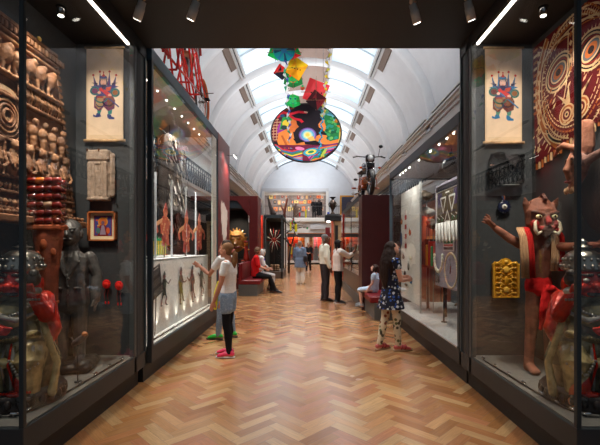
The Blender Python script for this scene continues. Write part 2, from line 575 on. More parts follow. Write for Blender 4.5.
# long rails beside the skylights
for s in (-1, 1):
    mb = MB()
    for xx in (2.36, 2.47):
        mb.box((s * xx - 0.03, Y0, arc(xx) - 0.10), (s * xx + 0.03, Y1, arc(xx) + 0.05), srgb(205, 205, 205))
    mb.box((s * 2.40, Y0, arc(2.42) - 0.03), (s * 2.43, Y1, arc(2.42) + 0.05), srgb(60, 60, 62))
    mb.box((s * 0.86, Y0, arc(.87) - 0.10), (s * 0.93, Y1, arc(.87) + 0.05), srgb(214, 214, 214))
    struct(mb.build('trim_skylight_rail', 'plaster'))
    # tan strips below the rails, bay by bay
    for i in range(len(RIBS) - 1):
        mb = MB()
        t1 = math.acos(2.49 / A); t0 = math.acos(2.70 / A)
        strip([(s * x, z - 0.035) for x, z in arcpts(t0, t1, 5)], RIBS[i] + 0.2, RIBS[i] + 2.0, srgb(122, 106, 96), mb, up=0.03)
        struct(mb.build('trim_tan_strip', 'matte'))
# ribs
for y in RIBS:
    mb = MB()
    P = arcpts(0, math.pi, 40, 1.0); Q = [(x * 0.955, ZS + (z - ZS) * 0.955) for x, z in P]
    n = len(P); vs = []
    for yy in (y - 0.2, y + 0.2): vs += [(x, yy, z) for x, z in P]
    for yy in (y - 0.13, y + 0.13): vs += [(x, yy, z) for x, z in Q]
    fs = []
    for i in range(n - 1):
        fs += [(i, i + 1, 2 * n + i + 1, 2 * n + i), (2 * n + i, 2 * n + i + 1, 3 * n + i + 1, 3 * n + i), (3 * n + i, 3 * n + i + 1, n + i + 1, n + i)]
    mb.add(vs, fs, srgb(228, 232, 236), True)
    for s in (-1, 1):
        mb.box((s * 3.72, y - 0.2, 4.95), (s * 3.92, y + 0.2, 5.32), srgb(228, 230, 232))
    struct(mb.build('trim_vault_rib', 'plaster'))
# cornices, dark slot windows, walls with the balcony behind
for s, nm in ((-1, 'left'), (1, 'right')):
    mb = MB()
    mb.box((s * 3.72, Y0, 5.02), (s * 4.0, Y1, 5.12), WHITE); mb.box((s * 3.66, Y0, 5.12), (s * 4.0, Y1, 5.2), WHITE); mb.box((s * 3.78, Y0, 4.8), (s * 4.0, Y1, 5.02), srgb(216, 214, 212))
    mb.box((s * 3.60, Y0, 5.2), (s * 4.0, Y1, 5.25), WHITE)
    struct(mb.build('trim_cornice_' + nm, 'plaster'))
    for i in range(len(RIBS) - 1):
        mb = MB(); mb.box((s * 3.74, RIBS[i] + 0.35, 5.36), (s * 3.86, RIBS[i] + 2.75, 5.44), srgb(44, 40, 40)); mb.box((s * 3.72, RIBS[i] + 0.3, 5.44), (s * 3.86, RIBS[i] + 2.8, 5.48), WHITE)
        struct(mb.build('trim_air_slot', 'plaster'))
    mb = MB(); mb.box((s * 5.6, 3.0, 0), (s * 5.8, Y1, 5.3), srgb(226, 222, 216)); struct(mb.build('wall_' + nm, 'plaster'))
    mb = MB(); mb.box((s * 3.9, Y0, 4.9), (s * 5.8, Y1, 5.3), srgb(222, 220, 216)); struct(mb.build('ceiling_aisle_' + nm, 'plaster'))
    mb = MB(); mb.box((s * 4.2, Y0, 3.2), (s * 5.6, Y1, 3.7), srgb(220, 220, 222)); mb.box((s * 4.14, Y0, 3.6), (s * 4.2, Y1, 3.72), WHITE); mb.box((s * 4.17, Y0, 3.2), (s * 4.2, Y1, 3.28), WHITE)
    struct(mb.build('trim_balcony_' + nm, 'plaster'))
    mb = MB(); mb.box((s * 4.22, Y0, 0), (s * 4.3, Y1, 3.2), srgb(70, 62, 58)); struct(mb.build('wall_aisle_' + nm, 'matte'))
    # cast iron railing
    rl = empty('balcony_railing', 'black cast-iron balcony railing along the %s gallery wall' % nm, 'railing', (s * 4.3, 0, 3.7))
    m2 = MB(); m2.box((-0.03, Y0, 0.86), (0.03, Y1, 0.93), srgb(28, 44, 58)); m2.box((-0.012, Y0, 0.7), (0.012, Y1, 0.73), srgb(28, 44, 58)); m2.box((-0.012, Y0, 0.06), (0.012, Y1, 0.09), srgb(28, 44, 58))
    m2.build('handrail', 'satin', rl)
    m2 = MB(); y = Y0
    while y < 26:
        m2.box((-.012, y, 0), (.012, y + .024, .9), srgb(28, 44, 58))
        m2.tube((0, y + .02, .09), (0, y + .30, .7), .012, srgb(28, 44, 58), 5); m2.tube((0, y + .30, .09), (0, y + .02, .7), .012, srgb(28, 44, 58), 5)
        m2.ring((0, y + .16, .395), .1, .012, srgb(28, 44, 58), (1, 0, 0), 12, 5)
        y += .32
    m2.build('balusters', 'satin', rl)
# light for the balcony aisles
for s in (-1, 1):
    for y in (7.0, 10.5, 14.0, 17.5):
        light('balcony_light', 'SPOT', (s * 4.8, y, 4.8), 130, (s * 5.2, y, 0), (0.92, 0.96, 1), 0.08, 150, .6)
# end wall
YW = 33.0
mb = MB()
WL = srgb(214, 218, 224)
prof = arcpts(0, math.pi, 32)
cap = [(-A - .1, 5.9)] 
pts = [(x, z) for x, z in prof if z > 5.95]
lo = [(-A * math.sqrt(1 - ((5.95 - ZS) / B) ** 2), 5.95), (A * math.sqrt(1 - ((5.95 - ZS) / B) ** 2), 5.95)]
poly = [lo[1]] + pts + [lo[0]]
mb.prism([(x, z) for x, z in poly], (0, YW + .01, 0), (1, 0, 0), (0, 0, 1), 0.3, WL, -0.3)
def wx(px): return (px - VX) / F * YW
def wz(py): return EYE - (py - VY) / F * YW
mb.box((-5.8, YW, wz(218)), (wx(264), YW + .3, 5.95), WL); mb.box((wx(327), YW, wz(218)), (5.8, YW + .3, 5.95), WL)
mb.box((-5.8, YW, wz(233)), (5.8, YW + .3, wz(218)), WHITE)
mb.box((-5.8, YW - .25, wz(222)), (5.8, YW, wz(218)), WHITE, .03); mb.box((-5.8, YW - .12, wz(225)), (wx(301), YW, wz(222)), WHITE, .02); mb.box((wx(310), YW - .12, wz(229.5)), (wx(326), YW, wz(224)), srgb(200, 202, 206), .02)
struct(mb.build('wall_back', 'plaster'))
mb = MB()
mb.box((wx(262), YW - .1, wz(218)), (wx(264.5), YW + .05, wz(190)), WHITE); mb.box((wx(326), YW - .1, wz(218)), (wx(328.5), YW + .05, wz(190)), WHITE); mb.box((wx(262), YW - .12, wz(191.5)), (wx(328.5), YW + .05, wz(188.5)), srgb(200, 202, 206))
struct(mb.build('trim_gallery_opening', 'plaster'))
mb = MB(); mb.box((wx(305), YW - .1, 0), (wx(308.6), YW + .2, wz(233)), WHITE, .03); struct(mb.build('trim_pier', 'plaster'))
mb = MB(); mb.box((-5.8, YW + 2.2, 0), (5.8, YW + 2.4, 6.3), srgb(128, 120, 120)); struct(mb.build('wall_far_room', 'plaster'))
mb = MB(); mb.box((-5.8, YW + .3, wz(218) - .1), (5.8, YW + 2.3, wz(218)), WHITE); struct(mb.build('floor_mezzanine', 'plaster'))
mb = MB(); mb.box((-5.8, YW + .3, wz(192)), (5.8, YW + 2.3, wz(192) + .1), WHITE); struct(mb.build('ceiling_mezzanine', 'plaster'))
for x in (-2.6, -.8, 1.0):
    light('mezzanine_light', 'AREA', (x, YW + 1.0, wz(192) - .1), 42, (x, YW + 2.0, 4.2), (1.0, .9, .8), .4, sy=.8)
for x in (-2.6, -.9, 1.0, 2.6):
    light('far_display_light', 'AREA', (x, YW + .8, 2.55), 45, (x, YW + 2.0, 1.0), (1.0, .78, .55), .4, sy=.8)
for sx in (-1.1, 1.1):
    light('banner_fill', 'SPOT', (sx, 4.7, 3.9), 330, (0, 10.0, 4.6), (1, .97, .93), .1, 34, .6)  # added spots with no lamp model, brightening the banner and kites
light('rickshaw_fill', 'SPOT', (.6, 5.5, 3.9), 110, (-1.8, 6.4, 4.3), (1, .95, .9), .1, 50, .6)  # added in mid-air to brighten the red rickshaw
light('end_wall_fill', 'SPOT', (0, 29.5, 6.4), 330, (0, 33, 6.6), (.92, .96, 1), .2, 120, 1)  # unseen lamp put in to brighten the end wall

# near portal: black soffit over the camera, with fascia
mb = MB(); mb.box((-2.6, -1.2, 3.48), (2.6, 4.15, 3.75), srgb(26, 30, 34)); struct(mb.build('ceiling_soffit', 'black'))
mb = MB(); mb.box((-6, 4.12, 3.52), (-1.64, 4.2, 3.75), DARK); struct(mb.build('trim_soffit_edge', 'black'))

# ================================================================== CASES
LEDLBL = {}
def near_case(s, W, back, label):
    c = empty('display_case', label, 'display case', (0, 0, 0))
    yn, yf, ye = 2.34, 3.85, 4.14
    bk = s * back
    mb = MB(); mb.box((s * (W + .09), yn + .1, 0), (s * (back + .1), ye, .2), srgb(26, 27, 28)); mb.build('plinth', 'black', c)
    mb = MB(); mb.box((s * W, yn, .2), (s * (back + 1.3), ye, .355), srgb(46, 51, 54), .004); mb.build('base', 'black', c)
    mb = MB(); mb.box((s * (W + .02), yn + .02, .355), (s * (back + 1.2), yf + .1, .362), srgb(104, 102, 98)); mb.build('display_deck', 'matte', c)
    mb = MB(); mb.box((s * back, yn + .02, .355), (s * (back + .06), yf + .1, 3.4), CASE_IN); mb.build('back_panel', 'matte', c)
    mb = MB(); mb.box((s * W, yf + .06, .355), (s * back, yf + .14, 3.4), srgb(50, 53, 56)); mb.build('end_panel', 'matte', c)
    mb = MB(); mb.box((s * (W + .01), yn, 3.40), (s * (back + 1.3), ye, 3.475), srgb(40, 41, 43)); mb.build('top_panel', 'black', c)
    for (ya, yb, wd) in ((yn, yn + .03, .028),):
        mb = MB(); mb.box((s * W, ya, .355), (s * (W + wd), yb, 3.48), srgb(44, 52, 54), .003); mb.build('corner_post', 'black', c)
    mb = MB()
    mb.box((s * W, yf, .2), (s * (W + .05), yf + .05, 3.48), srgb(70, 74, 76), .003)
    mb.box((s * (W + .012), yf + .05, .2), (s * (W + .05), ye - .04, 3.48), srgb(48, 51, 53)); mb.box((s * W, ye - .04, .2), (s * (W + .05), ye, 3.48), srgb(52, 66, 74), .003)
    mb.build('end_post', 'black', c)
    mb = MB(); mb.box((s * W, yn + .03, 3.36), (s * (W + .03), ye, 3.48), srgb(44, 46, 48)); mb.box((s * (W + .03), yn, 3.36), (s * (back + 1.3), yn + .03, 3.48), srgb(44, 46, 48)); mb.build('top_rail', 'black', c)
    mb = MB(); mb.box((s * (W + .006), yn + .03, .355), (s * (W + .014), yf, 3.36), (1, 1, 1)); mb.build('glass_side', 'glass', c)
    mb = MB(); mb.box((s * (W + .03), yn + .006, .355), (s * (back + 1.2), yn + .014, 3.36), (1, 1, 1)); mb.build('glass_front', 'glass', c)
    mb = MB(); mb.box((s * (W + .06), yn + .1, 3.375), (s * (W + .080), yf + .02, 3.398), (1, 1, 1)); mb.build('led_strip', 'led', c)
    # extra room at the back, nearest the camera: dark side return
    mb = MB(); mb.box((s * (back + .06), yn + .4, .355), (s * (back + 1.2), yn + .46, 3.4), CASE_IN); mb.build('return_panel', 'matte', c)
    # ceiling downlight in the case
    d = MB(); d.lathe((s * (W + .37), 3.3, 3.33), [(.0, 0), (.028, 0), (.03, .05), (.04, .07)], STEEL, 14); dl = d.build('case_downlight', 'chrome'); tag(dl, 'small round chrome downlight in the ceiling of the %s near display case' % ('left' if s < 0 else 'right'), 'lamp')
    l = MB(); l.lathe((s * (W + .37), 3.3, 3.325), [(.0, 0), (.022, 0), (.022, .004), (0, .004)], (1, 1, 1), 12); l.build('lens', 'lamp', dl)
    light('case_spot', 'SPOT', (s * (W + .3), 3.0, 3.32), 70, (s * (back - .15), 3.55, 1.2), (1.0, .86, .70), .03, 80, .8)
    light('case_spot', 'SPOT', (s * (W + .15), 2.6, 3.32), 55, (s * (back - .1), 2.85, 1.2), (1.0, .86, .70), .03, 80, .8)
    light('case_spot', 'SPOT', (s * (W + .12), 2.42, 3.3), 60, (s * (back - .3), 2.95, 1.0), (1.0, .88, .74), .03, 60, .8)  # extra spot added to brighten the guardian figure from the front
    light('case_spot', 'SPOT', (s * (W + .2), 2.8, 3.32), 70, (s * (back - .35), 3.9, 2.5), (1.0, .9, .78), .03, 60, .8)
    light('case_spot', 'SPOT', (s * (W + .12), 2.95, 3.32), 75, (s * (back - .2), 3.45, 1.15), (1.0, .9, .78), .03, 46, .8)  # extra spot added to brighten the standing figure
    # light rail with little silver lamps along the deck
    rail = empty('light_rail', 'dark curved cable rail with silver lamp beads along the deck of the %s near case' % ('left' if s < 0 else 'right'), 'light rail', (0, 0, 0))
    pts = [(s * (W + .06 + .0), 3.72), (s * (W + .065), 3.4), (s * (W + .07), 3.1), (s * (W + .08), 2.8), (s * (W + .10), 2.6), (s * (W + .15), 2.48), (s * (W + .28), 2.46), (s * (W + .6), 2.46)]
    mb = MB(); mb.loft([(x, y, .372) for x, y in pts], .006, srgb(20, 20, 20), 6); mb.build('rail', 'black', rail)
    bead = None
    for i in range(10):
        t = i / 9.5 * (len(pts) - 1) * .98; j = int(t); f = t - j
        x = pts[j][0] * (1 - f) + pts[j + 1][0] * f; y = pts[j][1] * (1 - f) + pts[j + 1][1] * f
        if bead is None:
            mb = MB(); mb.loft([(0, -.016, 0), (0, .016, 0)], .0095, srgb(205, 205, 205), 10, round_ends=True); mb.box((-.004, -.004, -.022), (.004, .004, -.006), srgb(170, 170, 170)); bead = mb.build('lamp_bead', 'chrome', rail); b = bead
        else:
            b = bead.copy(); COL.objects.link(b); b.parent = rail
        b.location = (x, y, .388)
        if j >= 5: b.rotation_euler = (0, 0, math.pi / 2)
    return c
near_case(-1, 1.66, 2.26, 'tall dark glazed display case nearest on the left, holding the black suited statue')
near_case(1, 1.58, 2.20, 'tall dark glazed display case nearest on the right, holding the horned wooden figure')

# soffit spotlights
def spotlight(px, py, label):
    up = 1.88; d = F * up / (VY - py) * 1.03; x = (px - VX) / F * d
    o = empty('track_spotlight', label, 'spotlight', (x, d, 3.48), 0, 'track spotlights on the black soffit')
    mb = MB(); mb.lathe((0, 0, -.02), [(.0, 0), (.03, 0), (.03, .02), (0, .02)], srgb(190, 180, 160), 14); mb.tube((0, 0, 0), (0, 0, -.06), .006, STEEL); mb.build('mount', 'metal', o)
    q = Vector((.35, .3, -.9) if px > 300 else (-.45, .3, -.9)).normalized()
    mb = MB(); c0 = Vector((0, 0, -.05)) - q * .015; mb.loft([c0, c0 + q * .05, c0 + q * .053, c0 + q * .15], [(.030, .030), (.032, .032), (.036, .036), (.036, .036)], srgb(205, 200, 188), 16); mb.build('lamp_body', 'satin', o)
    mb = MB(); mb.loft([c0 + q * .1501, c0 + q * .1511], [(.029, .029)] * 2, (1, 1, 1), 16); mb.build('lens', 'lamp', o)
spotlight(142, 12, 'silver spotlight on the black soffit beside the left case top')
spotlight(196, 12, 'silver spotlight on the black soffit, second from the left case')
spotlight(413, 15, 'silver spotlight on the black soffit, second from the right case')
spotlight(468, 12, 'silver spotlight on the black soffit beside the right case top')

# ------------------------------------------------------------------ left long case
def floor_plinths():
    c = empty('display_case', 'long glazed case on the left with a lit white front panel of four hanging puppets', 'display case', (0, 0, 0))
    X = -1.63; y0, y1 = 4.2, 7.3; bk = -2.75
    mb = MB(); mb.box((X - .09, y0, 0), (bk, 8.4, .2), srgb(30, 31, 32)); mb.build('plinth', 'black', c)
    mb = MB(); mb.box((X, y0, .2), (bk, 8.4, .37), srgb(46, 51, 54), .004); mb.build('base', 'black', c)
    mb = MB(); mb.box((X - .03, y0 + .02, .37), (bk, y1, .38), srgb(225, 222, 215)); mb.build('display_deck', 'matte', c)
    mb = MB(); mb.box((X, y0, 3.38), (X - .06, y1 + .02, 3.52), srgb(66, 92, 108), .004); mb.box((X, y0, .37), (X - .05, y0 + .05, 3.4), srgb(40, 50, 58)); mb.box((X, y1 - .02, .37), (X - .05, y1 + .02, 3.4), srgb(66, 84, 98)); mb.build('frame', 'black', c)
    mb = MB(); mb.box((X - .06, y0, 3.42), (bk, y1, 3.52), srgb(205, 200, 192)); mb.build('top_panel', 'plaster', c)
    mb = MB(); mb.box((X - .012, y0 + .05, .38), (X - .02, y1 - .02, 3.38), (1, 1, 1)); mb.build('glass_front', 'glass', c)
    mb = MB(); mb.box((X - .014, y1 - .35, .38), (X - .03, y1 - .03, 3.38), srgb(206, 206, 196)); mb.build('frosted_edge', 'frosted', c)
    mb = MB(); mb.box((X - .17, y0 + .05, .38), (X - .19, y1 - .04, 1.265), srgb(236, 234, 230)); mb.box((X - .17, y0 + .05, 1.25), (X - .32, y1 - .04, 1.275), srgb(240, 238, 235)); mb.build('white_panel', 'matte', c)
    mb = MB(); mb.box((bk, y0, .37), (bk + .03, y1, 1.9), srgb(60, 52, 46)); mb.box((bk, y1 - .06, 1.9), (bk + .05, y1, 3.42), srgb(60, 70, 80)); mb.box((bk, 5.6, 1.9), (bk + .05, 5.66, 3.42), srgb(60, 70, 80)); mb.build('back_panel', 'matte', c)
    for yy in (4.95, 5.55, 6.2, 6.75):
        mb = MB(); mb.box((X - .24, yy, 1.27), (X - .262, yy + .022, 2.35), srgb(222, 224, 226)); mb.build('support_post', 'satin', c)
    p = MB(); p.box((X + .005, y1 + .02, .37), (X - .06, 8.4, 3.52), REDB); p.box((X, 8.33, .37), (X - .3, 8.4, 3.52), srgb(84, 24, 26)); p.build('red_end_panel', 'redboard', c)
    # painted white shape and notice on the red end panel (u runs away from the camera)
    pt = Paint((X + .006, 7.32, 0), (0, 1, 0), (0, 0, 1), .0002)
    pts = []
    cx, cz = .52, 1.92
    outline = [(-.30, .30), (-.22, .40), (-.12, .34), (.0, .38), (.1, .30), (.2, .26), (.32, .24), (.34, .08), (.30, -.04), (.24, -.12), (.26, -.26), (.18, -.34), (.1, -.30), (.06, -.42), (-.04, -.34), (-.08, -.44), (-.14, -.26), (-.22, -.3), (-.2, -.1), (-.28, -.02), (-.26, .14)]
    o2 = []
    for i, q in enumerate(outline):
        nx_ = outline[(i + 1) % len(outline)]
        o2.append(q); o2.append(((q[0] + nx_[0]) / 2 + R.uniform(-.03, .03), (q[1] + nx_[1]) / 2 + R.uniform(-.03, .03)))
    pt.poly([(cx + a * 1.0, cz + b) for a, b in o2], srgb(222, 216, 210))
    pt.poly([(.55, 1.50), (.7, 1.58), (.92, 1.30), (.95, 1.2), (.84, 1.28), (.76, 1.34), (.62, 1.42)], srgb(214, 208, 204))
    for (u0, z0, u1, z1) in ((.18, 1.24, .52, 1.28), (.18, 1.17, .50, 1.21), (.18, 1.10, .55, 1.14)):
        n = 5
        for q in range(n):
            a = u0 + (u1 - u0) * q / n
            pt.rect(a, z0, a + (u1 - u0) / n * .72, z1, srgb(226, 220, 216))
    for q in range(5):
        pt.rect(.22, .93 + q * .022, .22 + R.uniform(.4, .6), .938 + q * .022, srgb(170, 130, 128))
    pt.mb.build('painted_notice', 'paper', c)
    mb = MB(); mb.box((X + .004, 8.18, .9), (X + .012, 8.26, 1.35), srgb(232, 208, 70)); mb.build('yellow_edge', 'matte', c)
    # little ceiling lamps
    for i in range(9):
        y = 4.45 + i * .33
        m = MB(); m.lathe((X - .28, y, 3.405), [(0, 0), (.009, 0), (.012, .02), (0, .02)], (1, 1, 1), 10); m.build('ceiling_lamp', 'lamp', c)
    # picture light on the red panel
    pl = empty('picture_light', 'slim bar light on a rod at the top of the red end panel', 'lamp', (X + .006, 8.15, 3.22))
    m = MB(); m.tube((-.01, 0, .06), (.2, 0, .06), .006, DARK); m.tube((.16, -.16, .055), (.16, .16, .055), .009, DARK); m.build('arm', 'black', pl)
    m = MB(); m.tube((.16, -.16, .036), (.16, .16, .036), .009, (1, 1, 1)); m.build('tube', 'tube', pl)
    light('picture_light_beam', 'SPOT', (X + .17, 8.1, 3.2), 60, (X - .02, 7.95, 2.4), (1, .8, .66), .02, 110, 1)
    light('picture_light_beam', 'SPOT', (X + .14, 7.7, 3.35), 22, (X - .02, 7.8, 2.9), (1, .8, .66), .02, 80, 1)
    # uplights grazing the white panel, ceiling strip
    for i in range(8):
        y = 4.42 + i * .36
        light('panel_uplight', 'SPOT', (X - .10, y, .42), 3.0, (X - .175, y, .8), (1.0, .92, .78), .01, 76, 1)
    for y in (4.6, 5.5, 6.4, 7.0): light('case_ceiling_spot', 'SPOT', (X - .4, y, 3.38), 36, (X - .6, y, .4), (1, .94, .86), .03, 140, .7)
    for y in (4.9, 6.4): light('case_front_light', 'SPOT', (X - .05, y, 3.3), 300, (X - .17, y + .1, .8), (1, .96, .92), .04, 60, 1)  # added spots near the glass that brighten the white panel
    rail = empty('light_rail', 'dark dashed lamp rail along the foot of the lit white puppet panel', 'light rail', (0, 0, 0))
    m = MB(); m.tube((X - .07, 4.3, .395), (X - .07, 7.2, .395), .008, DARK, 6); m.build('rail', 'black', rail)
    for i in range(16):
        m = MB(); m.box((X - .08, 4.36 + i * .18, .388), (X - .06, 4.36 + i * .18 + .05, .41), srgb(210, 210, 205)); m.build('lamp_bead', 'chrome', rail)
floor_plinths()

# ------------------------------------------------------------------ right long case
def right_long_case():
    c = empty('display_case', 'long low glazed case on the right with beadwork, necklaces and a white board', 'display case', (0, 0, 0))
    X = 1.58; y0, y1 = 4.16, 7.66; bk = 2.75
    mb = MB(); mb.box((X + .08, y0, 0), (bk, y1, .2), srgb(36, 37, 38)); mb.build('plinth', 'black', c)
    mb = MB(); mb.box((X, y0, .2), (bk, y1, .36), srgb(50, 53, 55), .004); mb.build('base', 'black', c)
    mb = MB(); mb.box((X + .02, y0 + .02, .36), (bk, y1 - .02, .37), srgb(186, 184, 182)); mb.build('display_deck', 'matte', c)
    mb = MB(); mb.box((X + .0, y0, .36), (X + .02, y1, .375), srgb(190, 190, 190)); mb.build('deck_edge', 'satin', c)
    mb = MB(); mb.box((X, y0, 2.70), (X + .06, y1, 2.83), srgb(62, 74, 86), .004); mb.box((X, y1 - .04, .36), (X + .05, y1, 2.72), srgb(78, 96, 110)); mb.box((X, y0, .36), (X + .05, y0 + .05, 2.72), srgb(60, 66, 70)); mb.box((X + .0, y1 - .04, 2.7), (bk, y1, 2.83), srgb(62, 74, 86)); mb.build('frame', 'black', c)
    mb = MB(); mb.box((X + .06, y0, 2.73), (bk, y1, 2.82), srgb(120, 112, 108)); mb.build('top_panel', 'matte', c)
    mb = MB(); mb.box((X + .012, y0 + .05, .375), (X + .02, y1 - .04, 2.70), (1, 1, 1)); mb.build('glass_front', 'glass', c)
    mb = MB(); mb.box((X + .05, y1 - .03, .37), (bk, y1 - .022, 2.70), (1, 1, 1)); mb.build('glass_end', 'glass', c)
    mb = MB(); mb.box((bk, y0, .36), (bk + .03, 4.9, 2.73), srgb(66, 62, 58)); mb.box((bk, 7.2, .36), (bk + .03, y1, 2.73), srgb(100, 104, 106)); mb.build('back_panel', 'matte', c)
    for y in (7.1, 6.9, 6.7, 6.45, 5.9, 5.35, 5.0, 4.72, 4.5, 4.35):
        m = MB(); m.lathe((X + .07, y, 2.69), [(0, 0), (.010, 0), (.013, .03), (0, .03)], (1, 1, 1), 10); m.build('ceiling_lamp', 'lamp', c)
    for y in (4.6, 5.4, 6.2, 7.0): light('case_ceiling_spot', 'SPOT', (X + .12, y, 2.66), 20, (X + .25, y, .4), (1, .95, .88), .03, 130, .7)
    for y in (5.0, 6.6): light('case_front_light', 'SPOT', (X + .06, y, 2.6), 16, (X + .2, y + .2, 1.2), (1, .94, .86), .04, 100, 1)
    # white board and lilac board inside
    b = empty('display_board', 'pale grey upright board of small ornaments standing in the far end of the right case', 'display board', (X + .2, 6.95, .37))
    m = MB(); m.box((0, -.62, .12), (.03, .62, 2.05), srgb(204, 204, 200), .004); m.build('board', 'matte', b)
    m = MB(); m.box((.005, -.63, 0), (.03, -.60, 2.08), srgb(150, 152, 150)); m.box((.005, .60, 0), (.03, .63, 2.08), srgb(150, 152, 150)); m.build('frame', 'satin', b)
    b = empty('display_board', 'lilac grey board behind the necklaces and beadwork in the right case', 'display board', (X + .28, 5.28, .37))
    m = MB(); m.box((0, -.52, .5), (.03, .52, 1.93), srgb(158, 152, 168), .004); m.build('board', 'matte', b)
    m = MB()
    for yy in (-.3, .3): m.tube((.05, yy, 0), (.05, yy, 1.0), .012, DARK); m.lathe((.05, yy, 0), [(.04, 0), (.04, .01), (.012, .02)], DARK, 12)
    m.build('stand', 'black', b)
right_long_case()

# ------------------------------------------------------------------ bench, red walls and cases further in
def bench(x0, x1, y0, y1, label, back=None):
    o = empty('bench', label, 'bench', ((x0 + x1) / 2, (y0 + y1) / 2, 0))
    cx, cy = (x0 + x1) / 2, (y0 + y1) / 2
    s = -1 if x0 < 0 else 1
    m = MB(); m.box((x0 + (.08 if s > 0 else 0) - cx, y0 - cy, 0), (x1 - (.08 if s < 0 else 0) - cx, y1 - cy, .33), srgb(88, 92, 94), .004); m.build('base', 'satin', o)
    m = MB(); m.box((x0 - cx, y0 - cy + .01, .33), (x1 - cx, y1 - cy, .46), srgb(120, 22, 30), .02); m.build('seat', 'redboard', o)
    if back: m = MB(); m.box((x0 - cx, y0 - cy + .01, .4), (x0 - cx + .1, y1 - cy, back), srgb(120, 22, 30), .02); m.build('backrest', 'redboard', o)
    return o
bench(1.22, 1.85, 7.74, 9.0, 'dark red padded bench on a grey base under the motorbike wall')
bench(-1.98, -1.36, 11.55, 13.35, 'red padded bench on a grey base where two visitors sit', .95)

m = MB(); m.box((1.24, 9.02, 0), (1.95, 9.6, 2.60), srgb(62, 17, 17), .006); tag(m.build('display_plinth_wall', 'redboard'), 'tall dark red timber wall block carrying the motorbike', 'plinth')
# glazed bronze case behind it
c = empty('display_case', 'glass walled case behind the dark red motorbike wall, where the couple looks in', 'display case', (0, 0, 0))
m = MB(); m.box((1.24, 9.65, 0), (2.5, 14.3, .24), srgb(92, 94, 92)); m.build('plinth', 'satin', c)
m = MB(); m.box((1.26, 9.65, .24), (2.5, 14.3, .72), srgb(84, 68, 58)); m.build('base', 'redboard', c)
m = MB(); m.box((1.26, 9.65, 2.56), (2.5, 14.3, 2.68), srgb(52, 56, 60)); m.build('top_panel', 'black', c)
m = MB(); m.box((1.268, 9.7, .72), (1.276, 14.2, 2.56), (1, 1, 1)); m.build('glass_front', 'glass', c)
m = MB(); m.box((1.24, 13.9, 0), (1.34, 14.5, 2.62), srgb(140, 40, 34), .03); m.build('red_end_post', 'gloss', c)
m = MB(); m.box((1.27, 11.6, .72), (1.3, 11.64, 2.56), srgb(50, 48, 46)); m.build('mullion', 'black', c)
m = MB(); m.box((2.45, 9.7, .72), (2.5, 14.3, 2.56), srgb(70, 56, 50)); m.box((1.3, 9.65, .72), (2.5, 9.7, 2.56), srgb(60, 30, 26)); m.build('back_panel', 'matte', c)
for y in (10.3, 11.6, 12.9): light('case_ceiling_spot', 'SPOT', (1.45, y, 2.52), 22, (1.7, y, .7), (1, .86, .7), .03, 120, .7)
# red frame case on the left with the golden mask
c = empty('display_case', 'open red framed case on the left behind the bench, with dark lining', 'display case', (0, 0, 0))
yA = 13.4
def rx(px, d): return (px - VX) / F * d
m = MB()
m.box((-3.9, yA + .002, 2.98), (-1.931, yA + .5, 3.128), srgb(104, 30, 30)); m.box((-1.93, yA, 0), (-1.65, yA + .9, 3.13), srgb(104, 30, 30))
m.prism([(-1.95, 2.98), (-2.35, 2.98), (-1.93, 2.45)], (0, yA + .5, 0), (1, 0, 0), (0, 0, 1), .5, srgb(104, 30, 30))
m.box((-3.9, yA + .1, 0), (-1.93, yA + .5, .35), srgb(100, 28, 28)); m.build('red_frame', 'redboard', c)
m = MB(); m.box((-3.9, yA + .9, .3), (-2.1, yA + .95, 3.0), srgb(26, 25, 26)); m.box((-3.9, yA + .02, 2.72), (-2.1, yA + .9, 2.98), srgb(38, 50, 60)); m.build('lining', 'matte', c)
m = MB(); m.box((-3.9, yA + .2, .35), (-2.0, yA + .9, 1.0), srgb(70, 30, 28)); m.build('shelf', 'matte', c)
light('case_spot', 'SPOT', (-2.5, yA + .1, 2.7), 60, (-2.4, yA + .8, 1.5), (1, .84, .66), .03, 90, .8)
# dark case with the shield
c = empty('display_case', 'tall dark steel case with a white and red feathered shield beyond the bench', 'display case', (0, 0, 0))
m = MB(); m.box((-1.95, 18, 2.72), (-1.1, 21.2, 2.88), srgb(52, 62, 68)); m.box((-1.16, 18, 0), (-1.1, 18.06, 2.8), srgb(60, 66, 70)); m.box((-1.16, 21.1, 0), (-1.1, 21.2, 2.8), srgb(80, 60, 50)); m.box((-1.9, 18, 0), (-1.84, 18.06, 2.8), srgb(60, 66, 70)); m.build('frame', 'black', c)
m = MB(); m.box((-1.95, 18.0, 0), (-1.1, 21.2, .3), srgb(84, 72, 66)); m.build('plinth', 'matte', c)
m = MB(); m.box((-1.95, 20.9, .3), (-1.2, 20.95, 2.75), srgb(34, 34, 34)); m.box((-1.95, 18, .3), (-1.93, 21, 2.75), srgb(34, 34, 34)); m.build('lining', 'matte', c)
m = MB(); m.box((-1.84, 18.02, .3), (-1.16, 18.03, 2.72), (1, 1, 1)); m.build('glass_front', 'glass', c)
m = MB(); m.box((-2.35, 17.9, 0), (-1.97, 18.1, 2.85), srgb(190, 50, 34), .01); m.build('red_side_panel', 'redboard', c)
m = MB(); m.box((-2.08, 17.6, .9), (-1.98, 17.7, 1.9), srgb(214, 74, 30), .02); m.build('orange_sign', 'matte', c)
light('case_spot', 'SPOT', (-1.5, 18.1, 2.68), 40, (-1.5, 18.5, 1.2), (1, .86, .7), .03, 90, .8)
light('case_spot', 'SPOT', (-2.15, 17.6, 3.0), 25, (-2.15, 17.9, 2.2), (1, .8, .6), .03, 90, .8)

